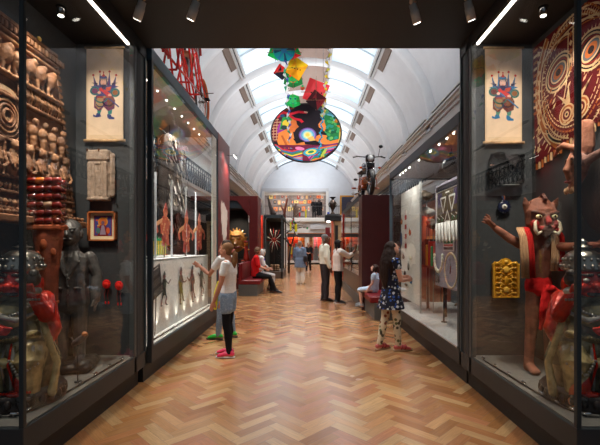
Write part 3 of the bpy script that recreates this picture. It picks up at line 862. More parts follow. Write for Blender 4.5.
# ================================================================== EXHIBITS IN THE NEAR CASES
def scroll(cx, y, z0, z1, hw, label, cols):
    o = empty('hanging_scroll', label, 'scroll', (cx, y, z0))
    H = z1 - z0
    m = MB(); m.box((-hw, -.003, 0), (hw, .003, H), srgb(226, 196, 160)); m.build('paper_sheet', 'paper', o)
    m = MB(); m.tube((-hw - .015, -.004, H), (hw + .015, -.004, H), .011, srgb(180, 150, 112), 10); m.build('top_rod', 'wood', o)
    m = MB(); m.tube((-hw - .02, -.006, 0), (hw + .02, -.006, 0), .014, srgb(196, 158, 116), 10); m.build('bottom_rod', 'wood', o)
    p = Paint((0, -.0032, 0), (1, 0, 0), (0, 0, 1))
    p.rect(-hw * .9, H * .06, hw * .93, H * .76, srgb(238, 208, 176))
    red, blue, green, dk, gold, pur, skin_ = cols
    bx, bz, S = 0, H * .545, H * .0095   # figure centre, unit (1/95 of the scroll height)
    def P(pts, c): p.poly([(bx + a * S, bz + b * S) for a, b in pts], c)
    def E(a, b, r1, r2, c, rot=0): p.ellipse((bx + a * S, bz + b * S), r1 * S, r2 * S, c, 20, rot)
    def RG(a, b, r1, r2, wd, c, a0=0, a1=360, rot=0): p.ring((bx + a * S, bz + b * S), r1 * S, r2 * S, wd * S, c, 22, rot, a0, a1)
    # flags on the back
    for sx in (-1, 1):
        for (x0, h, lean) in ((4, 21, 3), (9, 17, 8)):
            P([(sx * (x0 - 2), 2), (sx * (x0 + 3), 3), (sx * (x0 + lean * .5), h)], blue)
            P([(sx * (x0 - 1), 3), (sx * (x0 + 1), 3), (sx * (x0 + lean * .5), h - 3)], pur)
            E(sx * (x0 + lean * .5), h, 1.3, 1.3, red)
        P([(sx * 5, 6), (sx * 16, 4), (sx * 11, 2), (sx * 17, -1), (sx * 7, 0)], blue)
        P([(sx * 8, 8), (sx * 15, 8.5), (sx * 8, 5)], dk)
    # legs and boots
    P([(-9, -18), (-2, -18), (-5, -27), (-8, -28)], green); P([(3, -18), (9, -18), (8, -27), (4, -28)], green)
    P([(-13, -27.5), (-10, -29), (-9, -26), (-5, -27), (-4, -30), (-9, -31), (-13, -30)], blue); P([(3, -27), (7, -28), (8, -30), (11, -31), (11, -33), (5, -33), (3, -31)], blue)
    # skirts of the robe
    P([(-8, -4), (8, -4), (12, -12), (11, -21), (4, -24), (-1, -19), (-6, -24), (-12, -20), (-12, -10)], pur)
    P([(-7, -5), (-1, -7), (-2, -18), (-7, -22), (-11, -17)], gold); P([(8, -6), (2, -8), (4, -20), (9, -19), (11, -13)], srgb(120, 70, 40))
    RG(-4, -8, 7, 6, 1.6, green, 180, 360); RG(4, -13, 6, 5, 1.3, dk, 180, 350); RG(-5, -14, 5, 5, 1.1, blue, 200, 350)
    # body and shoulder guards
    P([(-8, 5), (8, 5), (11, -2), (8, -8), (-8, -8), (-11, -2)], srgb(60, 62, 110))
    E(-11, -1, 5.6, 5.0, green); E(-11, -1, 3.6, 3.2, pur); RG(-11, -1, 4.6, 4.0, .7, dk); E(12, -3, 5.2, 5.0, green); E(12, -3, 3.2, 3, srgb(140, 84, 44)); RG(12, -3, 4.3, 4, .7, dk)
    P([(-7, 1), (-4, 3), (7, -4), (5, -8), (-2, -5)], red); P([(2, 3), (8, 4), (6, -1), (1, -1)], srgb(190, 70, 40))
    E(-6, -3, 2.0, 1.6, skin_); E(6, -6, 2.0, 1.8, skin_)
    p.stroke([(bx - 4 * S, bz - 2 * S), (bx + 16 * S, bz - 19 * S)], 1.4 * S, blue)
    # belt
    P([(-8, -7), (8, -7), (8, -9), (-8, -9)], srgb(150, 60, 40)); E(0, -8, 1.6, 1.4, gold)
    # head
    E(-1, 8.5, 4.4, 5.0, dk); E(-1.2, 8.6, 3.4, 4.4, skin_); P([(-4, 6), (2, 6), (1, 2), (-1, 0), (-3, 2)], dk); P([(-3.4, 10.4), (-1.8, 10.9), (-1.8, 10.4)], dk); P([(-.2, 10.6), (1.4, 10.3), (-.1, 10.1)], dk); P([(-2.6, 6.9), (.4, 6.9), (-1, 6.1)], red)
    P([(-5.5, 11.5), (3.6, 11.5), (2.6, 15), (-1, 17.5), (-4.6, 15)], blue); P([(-3, 15), (1, 15), (-1, 19.5)], red); E(-1, 20, .9, .9, red); p.stroke([(bx - 5.5 * S, bz + 12.2 * S), (bx + 3.6 * S, bz + 12.2 * S)], .9 * S, gold)
    p.mb.build('painted_warrior', 'paper', o)
scroll(-1.96, 3.88, 2.45, 3.35, .178, 'paper scroll of a warrior with blue and purple flags above the stone plaque', (srgb(186, 44, 40), srgb(52, 58, 118), srgb(40, 132, 124), srgb(34, 28, 60), srgb(160, 130, 90), srgb(108, 48, 84), srgb(214, 160, 136)))
scroll(1.905, 3.88, 2.43, 3.35, .178, 'paper scroll of a warrior with turquoise flags and red pompoms above the black fur bag', (srgb(206, 52, 44), srgb(36, 116, 168), srgb(70, 138, 120), srgb(34, 34, 76), srgb(150, 120, 80), srgb(104, 44, 40), srgb(232, 186, 164)))

YE = 3.905
# stone plaque
o = empty('stone_plaque', 'weathered pale stone plaque shaped like a doorway, under the left scroll', 'plaque', (-1.99, YE, 1.865))
m = Blob(); c_ = srgb(164, 142, 124)
m.b((-.125, -.07, 0), (.085, 0, .46), c_, .02); m.b((-.13, -.085, .38), (.09, 0, .49), c_, .015); m.b((.08, -.05, .03), (.13, 0, .47), c_, .02)
m.b((-.125, -.082, 0), (.085, 0, .035), c_, .01); m.b((-.115, -.082, .03), (-.075, 0, .37), c_, .006); m.b((.035, -.082, .03), (.075, 0, .37), c_, .006); m.b((-.05, -.082, .345), (.01, 0, .365), c_, .004); m.b((-.045, -.08, .05), (-.036, 0, .34), c_, .003); m.b((.0, -.08, .05), (.01, 0, .34), c_, .003)
m.build('slab', 'stone', o, .0045, 1, .004, 30)
m = MB()
for q in (-.11, .0): m.box((q - .006, -.09, .47), (q + .006, -.075, .495), srgb(150, 90, 50))
m.build('fixing_clips', 'metal', o)
# framed icon
o = empty('framed_icon', 'small framed icon of a haloed figure in an orange wooden box frame', 'picture', (-1.985, YE, 1.48))
m = MB(); W_, H_ = .135, .285
m.box((-W_, -.05, 0), (-W_ + .014, 0, H_), srgb(168, 92, 44)); m.box((W_ - .014, -.05, 0), (W_, 0, H_), srgb(168, 92, 44)); m.box((-W_, -.05, 0), (W_, 0, .014), srgb(168, 92, 44)); m.box((-W_, -.05, H_ - .014), (W_, 0, H_), srgb(168, 92, 44)); m.build('frame', 'wood', o)
m = MB(); m.box((-W_ + .012, -.012, .012), (W_ - .012, 0, H_ - .012), srgb(226, 214, 176)); m.build('mount', 'paper', o)
p = Paint((0, -.0125, .0), (1, 0, 0), (0, 0, 1))
p.rect(-.09, .045, .09, .245, srgb(150, 60, 50)); p.rect(-.082, .053, .082, .237, srgb(70, 66, 130))
for i in range(16): p.ellipse((R.uniform(-.07, .07), R.uniform(.06, .23)), .012, .01, R.choice([srgb(190, 80, 60), srgb(206, 150, 80), srgb(90, 90, 160), srgb(170, 60, 60)]), 8)
p.ellipse((0, .185), .048, .045, srgb(206, 130, 50)); p.ellipse((0, .185), .036, .034, srgb(190, 96, 40)); p.ellipse((0, .175), .016, .02, srgb(110, 80, 96)); p.poly([(-.05, .053), (-.045, .12), (-.02, .155), (.02, .155), (.045, .12), (.05, .053)], srgb(120, 30, 36)); p.poly([(-.012, .15), (.012, .15), (.03, .06), (-.03, .06)], srgb(150, 130, 150)); p.ellipse((-.045, .1), .02, .03, srgb(70, 110, 110)); p.ellipse((.05, .1), .018, .03, srgb(200, 90, 50))
p.mb.build('painting', 'paper', o)
# pair of red rosettes
for (px, py, lab) in ((107, 284, 'scarlet round rosette with dangling strings, nearer the black statue'), (119.5, 285.5, 'scarlet round rosette with dangling strings, nearer the case corner')):
    q = at(px, py, 3.88)
    o = empty('red_rosette', lab, 'ornament', q, 0, 'pair of red rosettes')
    m = MB()
    for k in range(12):
        a = k * math.pi / 6
        m.ell((.026 * math.cos(a), -.01, .03 * math.sin(a)), (.016, .012, .016), srgb(206, 26, 26), 8, 6)
    m.ell((0, -.014, 0), (.026, .016, .026), srgb(226, 44, 34), 12, 8); m.build('disc', 'cloth', o)
    for k, dx in enumerate((-.018, .012)):
        m = MB(); pts = [(dx + .006 * math.sin(t * 2), -.006, -.03 - t * .035) for t in range(5)]
        m.loft(pts, .0025, srgb(120, 30, 30), 5); m.ell((pts[-1][0], -.006, pts[-1][2] - .01), (.008, .007, .016), srgb(190, 30, 30), 8, 6); m.build('tassel', 'cloth', o)

# carved wooden facade along the left wall (u = away from the camera)
o = empty('carved_facade', 'large carved brown wooden facade of animals and figures along the back of the left case', 'carving', (-2.255, 2.4, 1.62))
br = [srgb(130, 88, 58), srgb(112, 74, 48), srgb(144, 102, 70), srgb(100, 68, 46)]
Rw = random.Random(3)
H = 1.47
def uend(z): return 1.37 - .28 * (z / H)
def cb(): return Rw.choice(br)
m = MB(); m.prism([(0, .05), (uend(.05), .05), (uend(H), H), (0, H)], (0, 0, 0), (0, 1, 0), (0, 0, 1), .05, srgb(128, 82, 50)); m.build('board', 'wood', o)
m = MB()
for z in (H - .03, H - .11, H - .16): m.box((.04, 0, z), (.085, uend(z), z + (.04 if z > H - .05 else .025)), cb(), .008)
for i in range(26): m.box((.05, .02 + i * .045, H - .085), (.095, .05 + i * .045, H - .035), cb(), .006)
m.build('top_moulding', 'wood', o)
# edge teeth
m = MB()
for i in range(26):
    z = .06 + i * .053
    m.prism([(0, 0), (.045, .012), (.045, .03), (0, .045)], (.0, uend(z) - .005, z), (0, 1, 0), (0, 0, 1), .06, cb())
m.build('toothed_edge', 'wood', o)
m = Blob()
# top row: rounded bulls and knobs, second: railings; medallion; lower figures
for i in range(9):
    u = .12 + i * .125
    if u > 1.0: continue
    z = H - .27
    m.e((.075, u, z), (.045, .05, .075), cb()); m.e((.09, u + .02, z + .055), (.03, .028, .035), cb()); m.l([(.07, u - .025, z - .04), (.075, u - .025, z - .12)], [.017, .014], cb(), n=8); m.l([(.07, u + .025, z - .04), (.075, u + .025, z - .12)], [.017, .014], cb(), n=8)
for z in (H - .42, H - .585, H - .90, .30, .19): m.b((.04, 0, z), (.095, uend(z) - .01, z + .028), cb(), .006)
for i in range(24):
    u = .62 + i * .03
    if u > uend(1.0) - .02: break
    m.l([(.06, u, H - .56), (.08, u, H - .49), (.06, u, H - .41)], [.008, .012, .008], cb(), n=6)
for i in range(11):
    u = .06 + i * .12
    z = H - .80
    if abs(u - .50) < .22: continue
    if u > uend(z) - .06: break
    m.e((.075, u, z + .05), (.04, .038, .055), cb()); m.e((.1, u, z + .125), (.026, .024, .03), cb()); m.l([(.08, u, z), (.08, u, z - .06)], [.03, .022], cb(), n=8)
for i in range(8):
    u = .09 + i * .155
    z = .40
    if u > uend(z) - .06: break
    m.l([(.07, u, z - .06), (.09, u - .01, z + .02), (.085, u, z + .10)], [(.03, .03), (.04, .045), (.03, .03)], cb(), n=10)
    m.e((.1, u, z + .155), (.034, .032, .04), cb()); m.l([(.09, u - .05, z + .08), (.12, u - .055, z), (.12, u - .02, z - .03)], .014, cb(), n=6); m.l([(.09, u + .05, z + .08), (.12, u + .055, z), (.12, u + .02, z - .03)], .014, cb(), n=6)
    m.l([(.07, u + .075, z - .06), (.08, u + .075, z + .15)], .012, cb(), n=6)
for i in range(30):
    u = .03 + i * .045
    if u > uend(.24) - .02: break
    m.e((.075, u, .25), (.02, .018, .026), cb())
    m.e((.07, u, .13), (.03, .02, .03), cb())
    m.e((.07, u, .085), (.025, .02, .018), cb())
m.build('carved_figures', 'wood', o, .007, 1, .004, 40)
m = MB()
for r in range(6): m.ring((.055 + .006 * (5 - r), .50, H - .72), .045 + r * .034, .013, br[r % 4], (1, 0, 0), 36, 6)
m.lathe((.05, .50, H - .72), [(0, 0), (.23, 0), (.22, .02), (0, .03)], srgb(118, 92, 66), 36, 'x'); m.build('ringed_medallion', 'wood', o)
m = MB(); m.box((.0, 0, -.02), (.17, 1.40, .035), br[0], .01); m.box((.0, 0, .035), (.13, 1.38, .07), br[1], .01)
for i in range(22): m.ell((.15, .04 + i * .062, .055), (.018, .022, .016), cb(), 8, 6)
m.build('base_beam', 'wood', o)
for q in (.25, .85):
    m = MB(); m.ell((.08, q, H + .02), (.014, .022, .02), srgb(236, 200, 110), 10, 6); tag(m.build('brass_knob', 'metal'), 'small pale knob on the top moulding of the carved facade, %s' % ('nearest the camera' if q < .5 else 'farther along'), 'knob').location = (-2.255, 2.4, 1.62)
# carved red post with pods
o = empty('carved_post', 'red and orange painted house post topped by a stack of pointed red pods', 'carving', (-2.0, 3.12, .362))
m = MB()
c1, c2 = srgb(132, 62, 38), srgb(168, 82, 44)
m.loft([(0, 0, 0), (0, 0, .5), (-.01, 0, .85), (-.02, 0, 1.12), (-.02, 0, 1.2)], [(.055, .05), (.05, .045), (.075, .05), (.12, .06), (.13, .06)], c1, 8)
m.box((-.15, -.07, 1.19), (.11, .06, 1.23), c2, .01)
for z in (.2, .45, .62): m.loft([(0, 0, z), (0, 0, z + .02)], [(.062, .056)] * 2, c2, 8)
m.ell((-.02, -.05, 1.08), (.03, .02, .045), c2, 8, 6); m.ell((-.07, -.045, 1.0), (.02, .02, .03), c2, 8, 6); m.ell((.05, -.045, 1.02), (.02, .02, .03), c2, 8, 6)
m.build('post', 'wood', o)
for r in range(6):
    m = MB(); z = 1.245 + r * .062 + .012
    for k in range(4):
        c = srgb(126, 34, 26) if (k + r) % 3 else srgb(92, 24, 20)
        if r == 5 and k == 1: c = srgb(206, 110, 40)
        if r == 2 and k == 2: c = srgb(190, 150, 120)
        x = -.12 + k * .062
        m.loft([(x - .03, -.04, z - .012), (x, -.05, z), (x + .03, -.045, z + .008), (x + .055, -.05, z - .014)], [.012, .028, .022, .003], c, 8, (0, 1, 0)); m.loft([(x - .03, .03, z), (x + .03, .03, z)], [.02, .02], c, 8, (0, 1, 0))
    m.box((-.14, -.03, z - .032), (.1, .04, z - .022), c1); m.build('pod_row', 'gloss', o)

# black suited statue
def suit_statue():
    o = empty('suited_statue', 'black carved wooden statue of a standing man in jacket and trousers on a rough base', 'statue', (-2.05, 3.47, .362), math.radians(16))
    k = srgb(80, 77, 75); k2 = srgb(48, 46, 45)
    b = Blob(); S = .75
    _l = b.l
    def sl(pts, rad, col, lat=(1, 0, 0), n=12):
        f = lambda r: tuple(q * S for q in r) if isinstance(r, tuple) else r * S
        rad = [f(r) for r in rad] if isinstance(rad, list) else f(rad)
        return _l(pts, rad, col, lat, n)
    b.l = sl
    def v(x, y, z): return (x * S, y * S, z * S + .07)
    # facing -Y in its own frame
    for s in (-1, 1):
        b.l([v(s * .09, 0, .04), v(s * .095, -.01, .35), v(s * .09, 0, .72)], [(.062, .065), (.075, .08), (.098, .1)], k)
        b.l([v(s * .10, .01, .05), v(s * .12, -.15, .025)], [(.05, .045), (.05, .03)], k2)
        b.l([v(s * .20, 0, 1.20), v(s * .275, .01, .98), v(s * .27, -.03, .72)], [(.07, .07), (.062, .062), (.056, .056)], k)
        b.l([v(s * .27, -.03, .72), v(s * .265, -.045, .66)], [(.033, .045), (.03, .042)], srgb(92, 84, 78))
        for f in range(4): b.l([v(s * .265, -.075 + f * .022, .65), v(s * .262, -.08 + f * .022, .585)], .0115, srgb(92, 84, 78), n=6)
        b.l([v(s * .255, -.085, .69), v(s * .24, -.10, .64)], .012, srgb(92, 84, 78), n=6)
    b.l([v(0, 0, .66), v(0, 0, .85), v(0, -.01, 1.05), v(0, 0, 1.2), v(0, 0, 1.27)], [(.20, .13), (.185, .12), (.195, .13), (.2, .115), (.10, .08)], k)
    def hv(x, y, z): return v(x * 1.3, y * 1.3 - .01, 1.32 + (z - 1.32) * 1.22)
    b.l([v(0, 0, 1.20), v(0, 0, 1.36)], [(.085, .08), (.078, .075)], k)
    b.e(hv(0, -.01, 1.45), (.112 * S, .122 * S, .15 * S), k); b.e(hv(0, -.03, 1.39), (.085 * S, .09 * S, .075 * S), k)
    b.e(hv(0, .015, 1.485), (.118 * S, .125 * S, .12 * S), srgb(58, 56, 55))
    b.l([hv(0, -.098, 1.47), hv(0, -.125, 1.432)], [.016, .028], k, n=8); b.l([hv(-.032, -.095, 1.388), hv(.032, -.095, 1.388)], [.012, .012], k2, n=6)
    for s in (-1, 1):
        b.e(hv(s * .088, .0, 1.44), (.014, .025, .04), k); b.l([hv(s * .012, -.1, 1.488), hv(s * .06, -.088, 1.49)], [.013, .010], k, n=6); b.e(hv(s * .036, -.092, 1.464), (.018, .012, .011), k2)
        # lapels and pocket flaps
        b.l([v(s * .07, -.07, 1.26), v(s * .085, -.12, 1.16), v(s * .015, -.135, .98)], [(.03, .016), (.04, .016), (.012, .012)], k)
        b.b(v(s * .06, -.15, .84), v(s * .14, -.10, .86), k, .004)
    b.l([v(0, -.128, .66), v(0, -.142, .9), v(0, -.14, 1.0)], .012, k2, n=6)
    for z in (.78, .87, .96): b.e(v(.02, -.15, z), (.009, .008, .009), k)
    b.build('figure', 'lacquer_black', o, .0045, 1, .003, 22)
    b = Blob(); b.b((-.2, -.20, 0), (.2, .16, .085), srgb(38, 34, 32), .03); b.e((-.1, -.13, .07), (.09, .07, .05), srgb(38, 34, 32)); b.e((.12, -.12, .07), (.07, .08, .04), srgb(38, 34, 32)); b.build('base', 'lacquer_black', o, .009, 2, .012, 12)
suit_statue()
m = Blob(); m.l([(0, 0, 0), (.05, -.02, .03), (.10, -.02, .07)], [(.02, .02), (.03, .03), (.022, .022)], srgb(70, 62, 66)); m.e((.1, -.03, .085), (.022, .02, .018), srgb(170, 110, 70)); m.l([(0, 0, 0), (-.02, 0, .05)], [.006, .006], srgb(70, 62, 66)); q = m.build('carved_bird', 'lacquer_black', None, .005, 1); q.location = at(74, 344, 3.12); tag(q, 'small dark carved bird with orange head in front of the suited statue', 'carving')
m = MB(); m.tube((0, 0, 0), (0, .001, -.30), .004, DARK, 6); m.lathe((0, 0, -.31), [(.025, 0), (.025, .008), (0, .008)], DARK, 10); q2 = m.build('stand_rod', 'black', q); q2.location = (.04, -.02, .02)

# guardian deities, one each side
def deity(s, x, y, label):
    o = empty('guardian_statue', label, 'statue', (x, y, .362), 0)
    red = srgb(176, 36, 16); gold = srgb(168, 150, 104); dark = srgb(50, 44, 40); silver = srgb(150, 146, 138); g2 = srgb(120, 110, 82)
    def v(a, b_, c): return (-s * a if False else s * -1 * a, b_, c)   # +a points to the corridor
    b = Blob()
    b.l([v(0, .02, .10), v(0, 0, .26), v(0, -.01, .40), v(.0, .0, .55), v(0, .0, .68), v(0, .0, .78)], [(.22, .17), (.25, .19), (.21, .16), (.15, .12), (.19, .13), (.09, .08)], g2)
    b.e(v(.02, -.05, .825), (.122, .12, .125), red); b.e(v(.03, -.11, .765), (.08, .06, .05), red)
    b.e(v(.035, -.185, .80), (.03, .034, .026), red)
    for q in (-1, 1):
        b.e(v(.03 + q * .055, -.158, .838), (.024, .014, .013), silver); b.l([v(.03 + q * .025, -.168, .872), v(.03 + q * .09, -.14, .875)], [.012, .009], dark, n=6); b.e(v(.03 + q * .06, -.15, .79), (.035, .03, .03), red)
        b.e(v(.02 + q * .125, -.03, .80), (.022, .03, .055), red)
    b.l([v(-.01, -.165, .745), v(.07, -.165, .745)], [.012, .012], dark, n=6)
    b.e(v(-.02, -.12, .60), (.13, .06, .10), gold); b.l([v(-.16, -.09, .48), v(0, -.16, .44), v(.16, -.09, .47)], [.025, .03, .025], gold, n=8)
    # arms: one raised with an object, one across the belly
    b.l([v(.17, -.02, .70), v(.24, -.12, .60), v(.20, -.18, .74)], [.06, .052, .042], red); b.e(v(.20, -.18, .77), (.05, .04, .03), silver)
    b.l([v(-.17, -.02, .70), v(-.2, -.15, .55), v(0, -.22, .52)], [.06, .05, .04], red); b.e(v(.02, -.23, .52), (.05, .035, .035), red)
    for f in range(4): b.l([v(.03 + f * .012, -.25, .50 + f * .014), v(.07 + f * .01, -.245, .50 + f * .012)], .010, red, n=6); b.l([v(.18 + f * .014, -.21, .77), v(.18 + f * .013, -.225, .815)], .010, red, n=6)
    b.l([v(.20, -.03, .66), v(.27, -.06, .5), v(.25, -.1, .40)], [.05, .04, .02], red)
    # knees and folded drapery, sleeve ribbons
    b.l([v(-.1, -.05, .38), v(-.17, -.20, .30), v(-.14, -.18, .08)], [.09, .085, .06], gold); b.l([v(.1, -.05, .36), v(.17, -.18, .30), v(.15, -.15, .08)], [.09, .085, .06], gold)
    b.e(v(-.10, -.245, .20), (.06, .035, .08), red); b.e(v(.14, -.21, .17), (.045, .035, .09), red); b.e(v(.0, -.23, .31), (.1, .03, .04), gold)
    for k in range(7):
        a = -.2 + k * .065; b.l([v(a, -.17, .40), v(a + .02, -.22, .28), v(a + .0, -.19, .12)], [.012, .016, .010], gold if k % 2 else silver, n=6)
    b.l([v(.16, -.06, .60), v(.25, -.13, .48), v(.29, -.08, .28), v(.27, -.1, .08)], [.018, .022, .024, .03], gold, n=8)
    b.l([v(-.16, -.16, .66), v(-.05, -.2, .62), v(.1, -.2, .58), v(.18, -.14, .62)], [.014, .02, .02, .014], silver, n=8)
    b.e(v(.1, -.23, .11), (.05, .03, .02), red); b.e(v(-.16, -.2, .08), (.06, .06, .03), dark); b.e(v(.16, -.2, .08), (.06, .06, .03), dark)
    b.build('body', 'bronze', o, .005, 1, .003, 30)
    m = MB()
    def row(P0, n_, r_, c_):
        for i in range(n_):
            t_ = i / (n_ - 1) * (len(P0) - 1); j = min(int(t_), len(P0) - 2); f_ = t_ - j
            q_ = [P0[j][w] * (1 - f_) + P0[j + 1][w] * f_ for w in range(3)]
            m.ell(v(*q_), (r_, r_, r_), c_, 6, 5)
    row([(-.17, -.13, .70), (-.08, -.19, .63), (.03, -.205, .60), (.12, -.19, .63), (.18, -.13, .70)], 22, .011, silver)
    row([(-.19, -.14, .50), (0, -.225, .45), (.19, -.14, .48)], 24, .010, gold)
    row([(.165, -.185, .70), (.20, -.235, .72), (.24, -.19, .715)], 8, .010, silver); row([(-.06, -.245, .555), (-.04, -.27, .52), (-.05, -.25, .48)], 7, .010, silver)
    row([(-.22, -.2, .33), (-.14, -.30, .24), (-.05, -.27, .33)], 12, .010, silver); row([(.09, -.25, .33), (.16, -.27, .24), (.24, -.2, .30)], 12, .010, silver)
    row([(-.2, -.22, .12), (0, -.27, .12), (.2, -.22, .12)], 24, .010, red)
    for q in range(5): m.loft([v(-.09 + q * .04, -.20, .43), v(-.10 + q * .045, -.245, .30), v(-.11 + q * .055, -.235, .16)], [.006, .010, .006], (silver, red, gold)[q % 3], 6)
    m.build('ornaments', 'metal', o)
    m = MB()
    hx = -s * .02
    m.lathe((hx, -.03, .895), [(.125, 0), (.135, .02), (.125, .035), (.13, .05), (.115, .07), (.118, .085), (.10, .115), (.07, .135), (.03, .145), (.035, .155), (.06, .158), (.06, .166), (.03, .172), (.02, .19), (.028, .2), (.012, .212), (0, .225)], silver, 24)
    for k in range(18):
        a = k * math.pi / 9; m.ell((hx + .132 * math.cos(a), -.03 + .132 * math.sin(a), .925), (.012, .012, .016), silver, 8, 6); m.ell((hx + .118 * math.cos(a), -.03 + .118 * math.sin(a), .973), (.01, .01, .012), silver, 6, 5)
    m.build('crown', 'metal', o)
    m = MB(); m.ell((-s * .205, -.19, .85), (.045, .042, .05), dark, 12, 8); m.ell((-s * .215, -.2, .885), (.03, .03, .03), dark, 10, 8); m.build('held_object', 'lacquer_black', o)
    m = MB(); m.lathe((0, -.02, 0), [(0, 0), (.27, 0), (.28, .02), (.25, .05), (.27, .075), (.26, .1), (0, .11)], srgb(36, 26, 22), 28)
    for k in range(26):
        a = k * math.pi / 13; m.ell((.262 * math.cos(a), -.02 + .262 * math.sin(a), .05), (.022, .022, .035), srgb(40, 28, 24), 8, 6)
    m.build('lotus_base', 'lacquer_black', o)
deity(-1, -1.99, 2.80, 'crowned red and gold guardian figure in the near left case, raising a dark fist')
deity(1, 1.93, 2.80, 'crowned red and gold guardian figure in the near right case by its glass corner')
m = MB(); m.lathe((0, 0, 0), [(0, 0), (.04, 0), (.045, .03), (.042, .12), (.046, .17), (0, .18)], srgb(168, 84, 44), 12); q = m.build('wooden_stump', 'wood'); q.location = (1.76, 2.62, .362); tag(q, 'small orange wooden drum beside the right guardian figure', 'drum')

# horned wooden figure
def demon():
    o = empty('horned_figure', 'life-size horned wooden figure with white tusks, outspread arms and a red cloth', 'statue', (1.98, 3.42, .362), 0)
    w1 = srgb(110, 62, 44); w2 = srgb(126, 74, 54); w3 = srgb(78, 44, 34); redp = srgb(150, 30, 24)
    b = Blob()
    b.l([(0, 0, .66), (0, 0, .8), (0, 0, .98), (0, 0, 1.08), (0, 0, 1.13)], [(.095, .075), (.10, .075), (.115, .08), (.12, .07), (.06, .055)], w1)
    b.l([(0, 0, 1.08), (0, 0, 1.2)], [(.06, .06), (.06, .06)], w1)
    b.l([(-.05, 0, .68), (-.065, -.01, .42), (-.085, 0, .10)], [(.058, .06), (.05, .05), (.036, .04)], w1); b.l([(.06, 0, .68), (.09, 0, .40), (.10, .01, .10)], [(.058, .06), (.05, .05), (.036, .04)], w1)
    for x in (-.085, .10): b.l([(x, .01, .06), (x - .01, -.12, .025)], [(.035, .04), (.045, .022)], w2); b.l([(x, 0, .11), (x, 0, .03)], [.04, .04], w2)
    # arms
    b.l([(-.11, 0, 1.06), (-.22, .02, 1.12), (-.33, .05, 1.21), (-.37, .06, 1.25)], [.045, .038, .03, .022], w2)
    b.l([(-.36, .055, 1.24), (-.41, .065, 1.285)], [(.018, .035), (.014, .04)], w2)
    b.l([(.11, 0, 1.06), (.135, -.18, 1.06), (.16, -.38, 1.07), (.17, -.5, 1.08)], [.045, .036, .028, .02], w2)
    b.l([(.17, -.48, 1.08), (.17, -.55, 1.085)], [(.016, .032), (.012, .036)], w2)
    for f in range(4): b.l([(-.405 + f * .006, .065, 1.262 + f * .016), (-.452 + f * .012, .07, 1.277 + f * .022)], .0085, w2, n=6); b.l([(.17, -.54, 1.062 + f * .015), (.172, -.61, 1.06 + f * .018)], .008, w2, n=6)
    b.l([(-.385, .06, 1.29), (-.40, .055, 1.33)], .009, w2, n=6); b.l([(.17, -.5, 1.1), (.165, -.53, 1.135)], .009, w2, n=6)
    # head: broad box-like face
    b.l([(0, -.02, 1.17), (0, -.03, 1.25), (0, -.03, 1.36), (0, -.01, 1.40)], [(.08, .07), (.125, .09), (.13, .095), (.11, .08)], w1)
    for s in (-1, 1):
        b.l([(s * .10, -.02, 1.38), (s * .125, -.03, 1.43), (s * .14, -.04, 1.47)], [(.04, .025), (.03, .02), (.008, .008)], w2)
        b.l([(s * .03, -.115, 1.335), (s * .105, -.10, 1.35)], [.016, .014], w3, n=8); b.e((s * .085, -.10, 1.25), (.035, .03, .035), redp)
    b.l([(0, -.11, 1.33), (0, -.145, 1.265)], [.018, .026], redp, n=8); b.l([(-.055, -.115, 1.215), (0, -.125, 1.22), (.055, -.115, 1.215)], [.016, .024, .016], redp, n=8)
    b.l([(0, -.06, 1.41), (0, -.10, 1.46), (.005, -.06, 1.50), (0, .0, 1.46)], [.02, .018, .014, .02], w3, n=8); b.l([(0, -.1, 1.17), (0, -.12, 1.20)], [(.05, .03), (.06, .03)], w3)
    b.build('body', 'wood', o, .0065, 1, .003, 18)
    for s in (-1, 1):
        m = MB(); m.ell((s * .065, -.118, 1.31), (.027, .014, .017), srgb(206, 198, 150), 12, 8); m.ell((s * .062, -.131, 1.31), (.009, .005, .012), srgb(16, 12, 10), 8, 6); m.build('eye', 'gloss', o)
        m = MB(); m.loft([(s * .05, -.125, 1.185), (s * .085, -.135, 1.165), (s * .105, -.135, 1.20), (s * .10, -.125, 1.26), (s * .085, -.12, 1.28)], [.010, .015, .015, .012, .004], srgb(226, 214, 186), 8, round_ends=True); m.build('tusk', 'gloss', o)
    # scarf of tan and red cloth
    for s in (-1, 1):
        m = MB()
        for k, (c, dx) in enumerate(((srgb(176, 30, 28), .0), (srgb(176, 138, 104), -.05 if s < 0 else -.045))):
            x = s * .125 + dx * (1 if s < 0 else 1)
            for q in range(4):
                xx = x - .024 + q * .015
                m.loft([(xx, -.03, 1.22), (xx + s * .005, -.095, 1.14), (xx, -.10 - .008 * (q % 2), .98), (xx - s * .01, -.098 - .008 * (q % 2), .80 if s < 0 else .86)], [(.009, .014), (.011, .01), (.011, .01), (.010, .008)], c, 8)
        m.build('scarf', 'cloth', o)
    b = Blob(); rd = srgb(176, 20, 22)
    b.l([(0, 0, .70), (0, 0, .76)], [(.118, .092), (.112, .088)], rd); b.e((.035, -.10, .71), (.045, .035, .035), rd)
    for k in range(7): b.l([(.03 + (k - 3) * .008, -.095, .70), (.03 + (k - 3) * .022, -.115, .56), (.04 + (k - 3) * .026, -.10, .38 + .02 * (k % 3))], [.022, .026, .018], rd, n=8)
    b.l([(.07, -.08, .72), (.16, -.10, .62), (.17, -.08, .52)], [.022, .035, .02], rd)
    b.build('red_cloth', 'cloth', o, .006, 1, .008, 25)
demon()

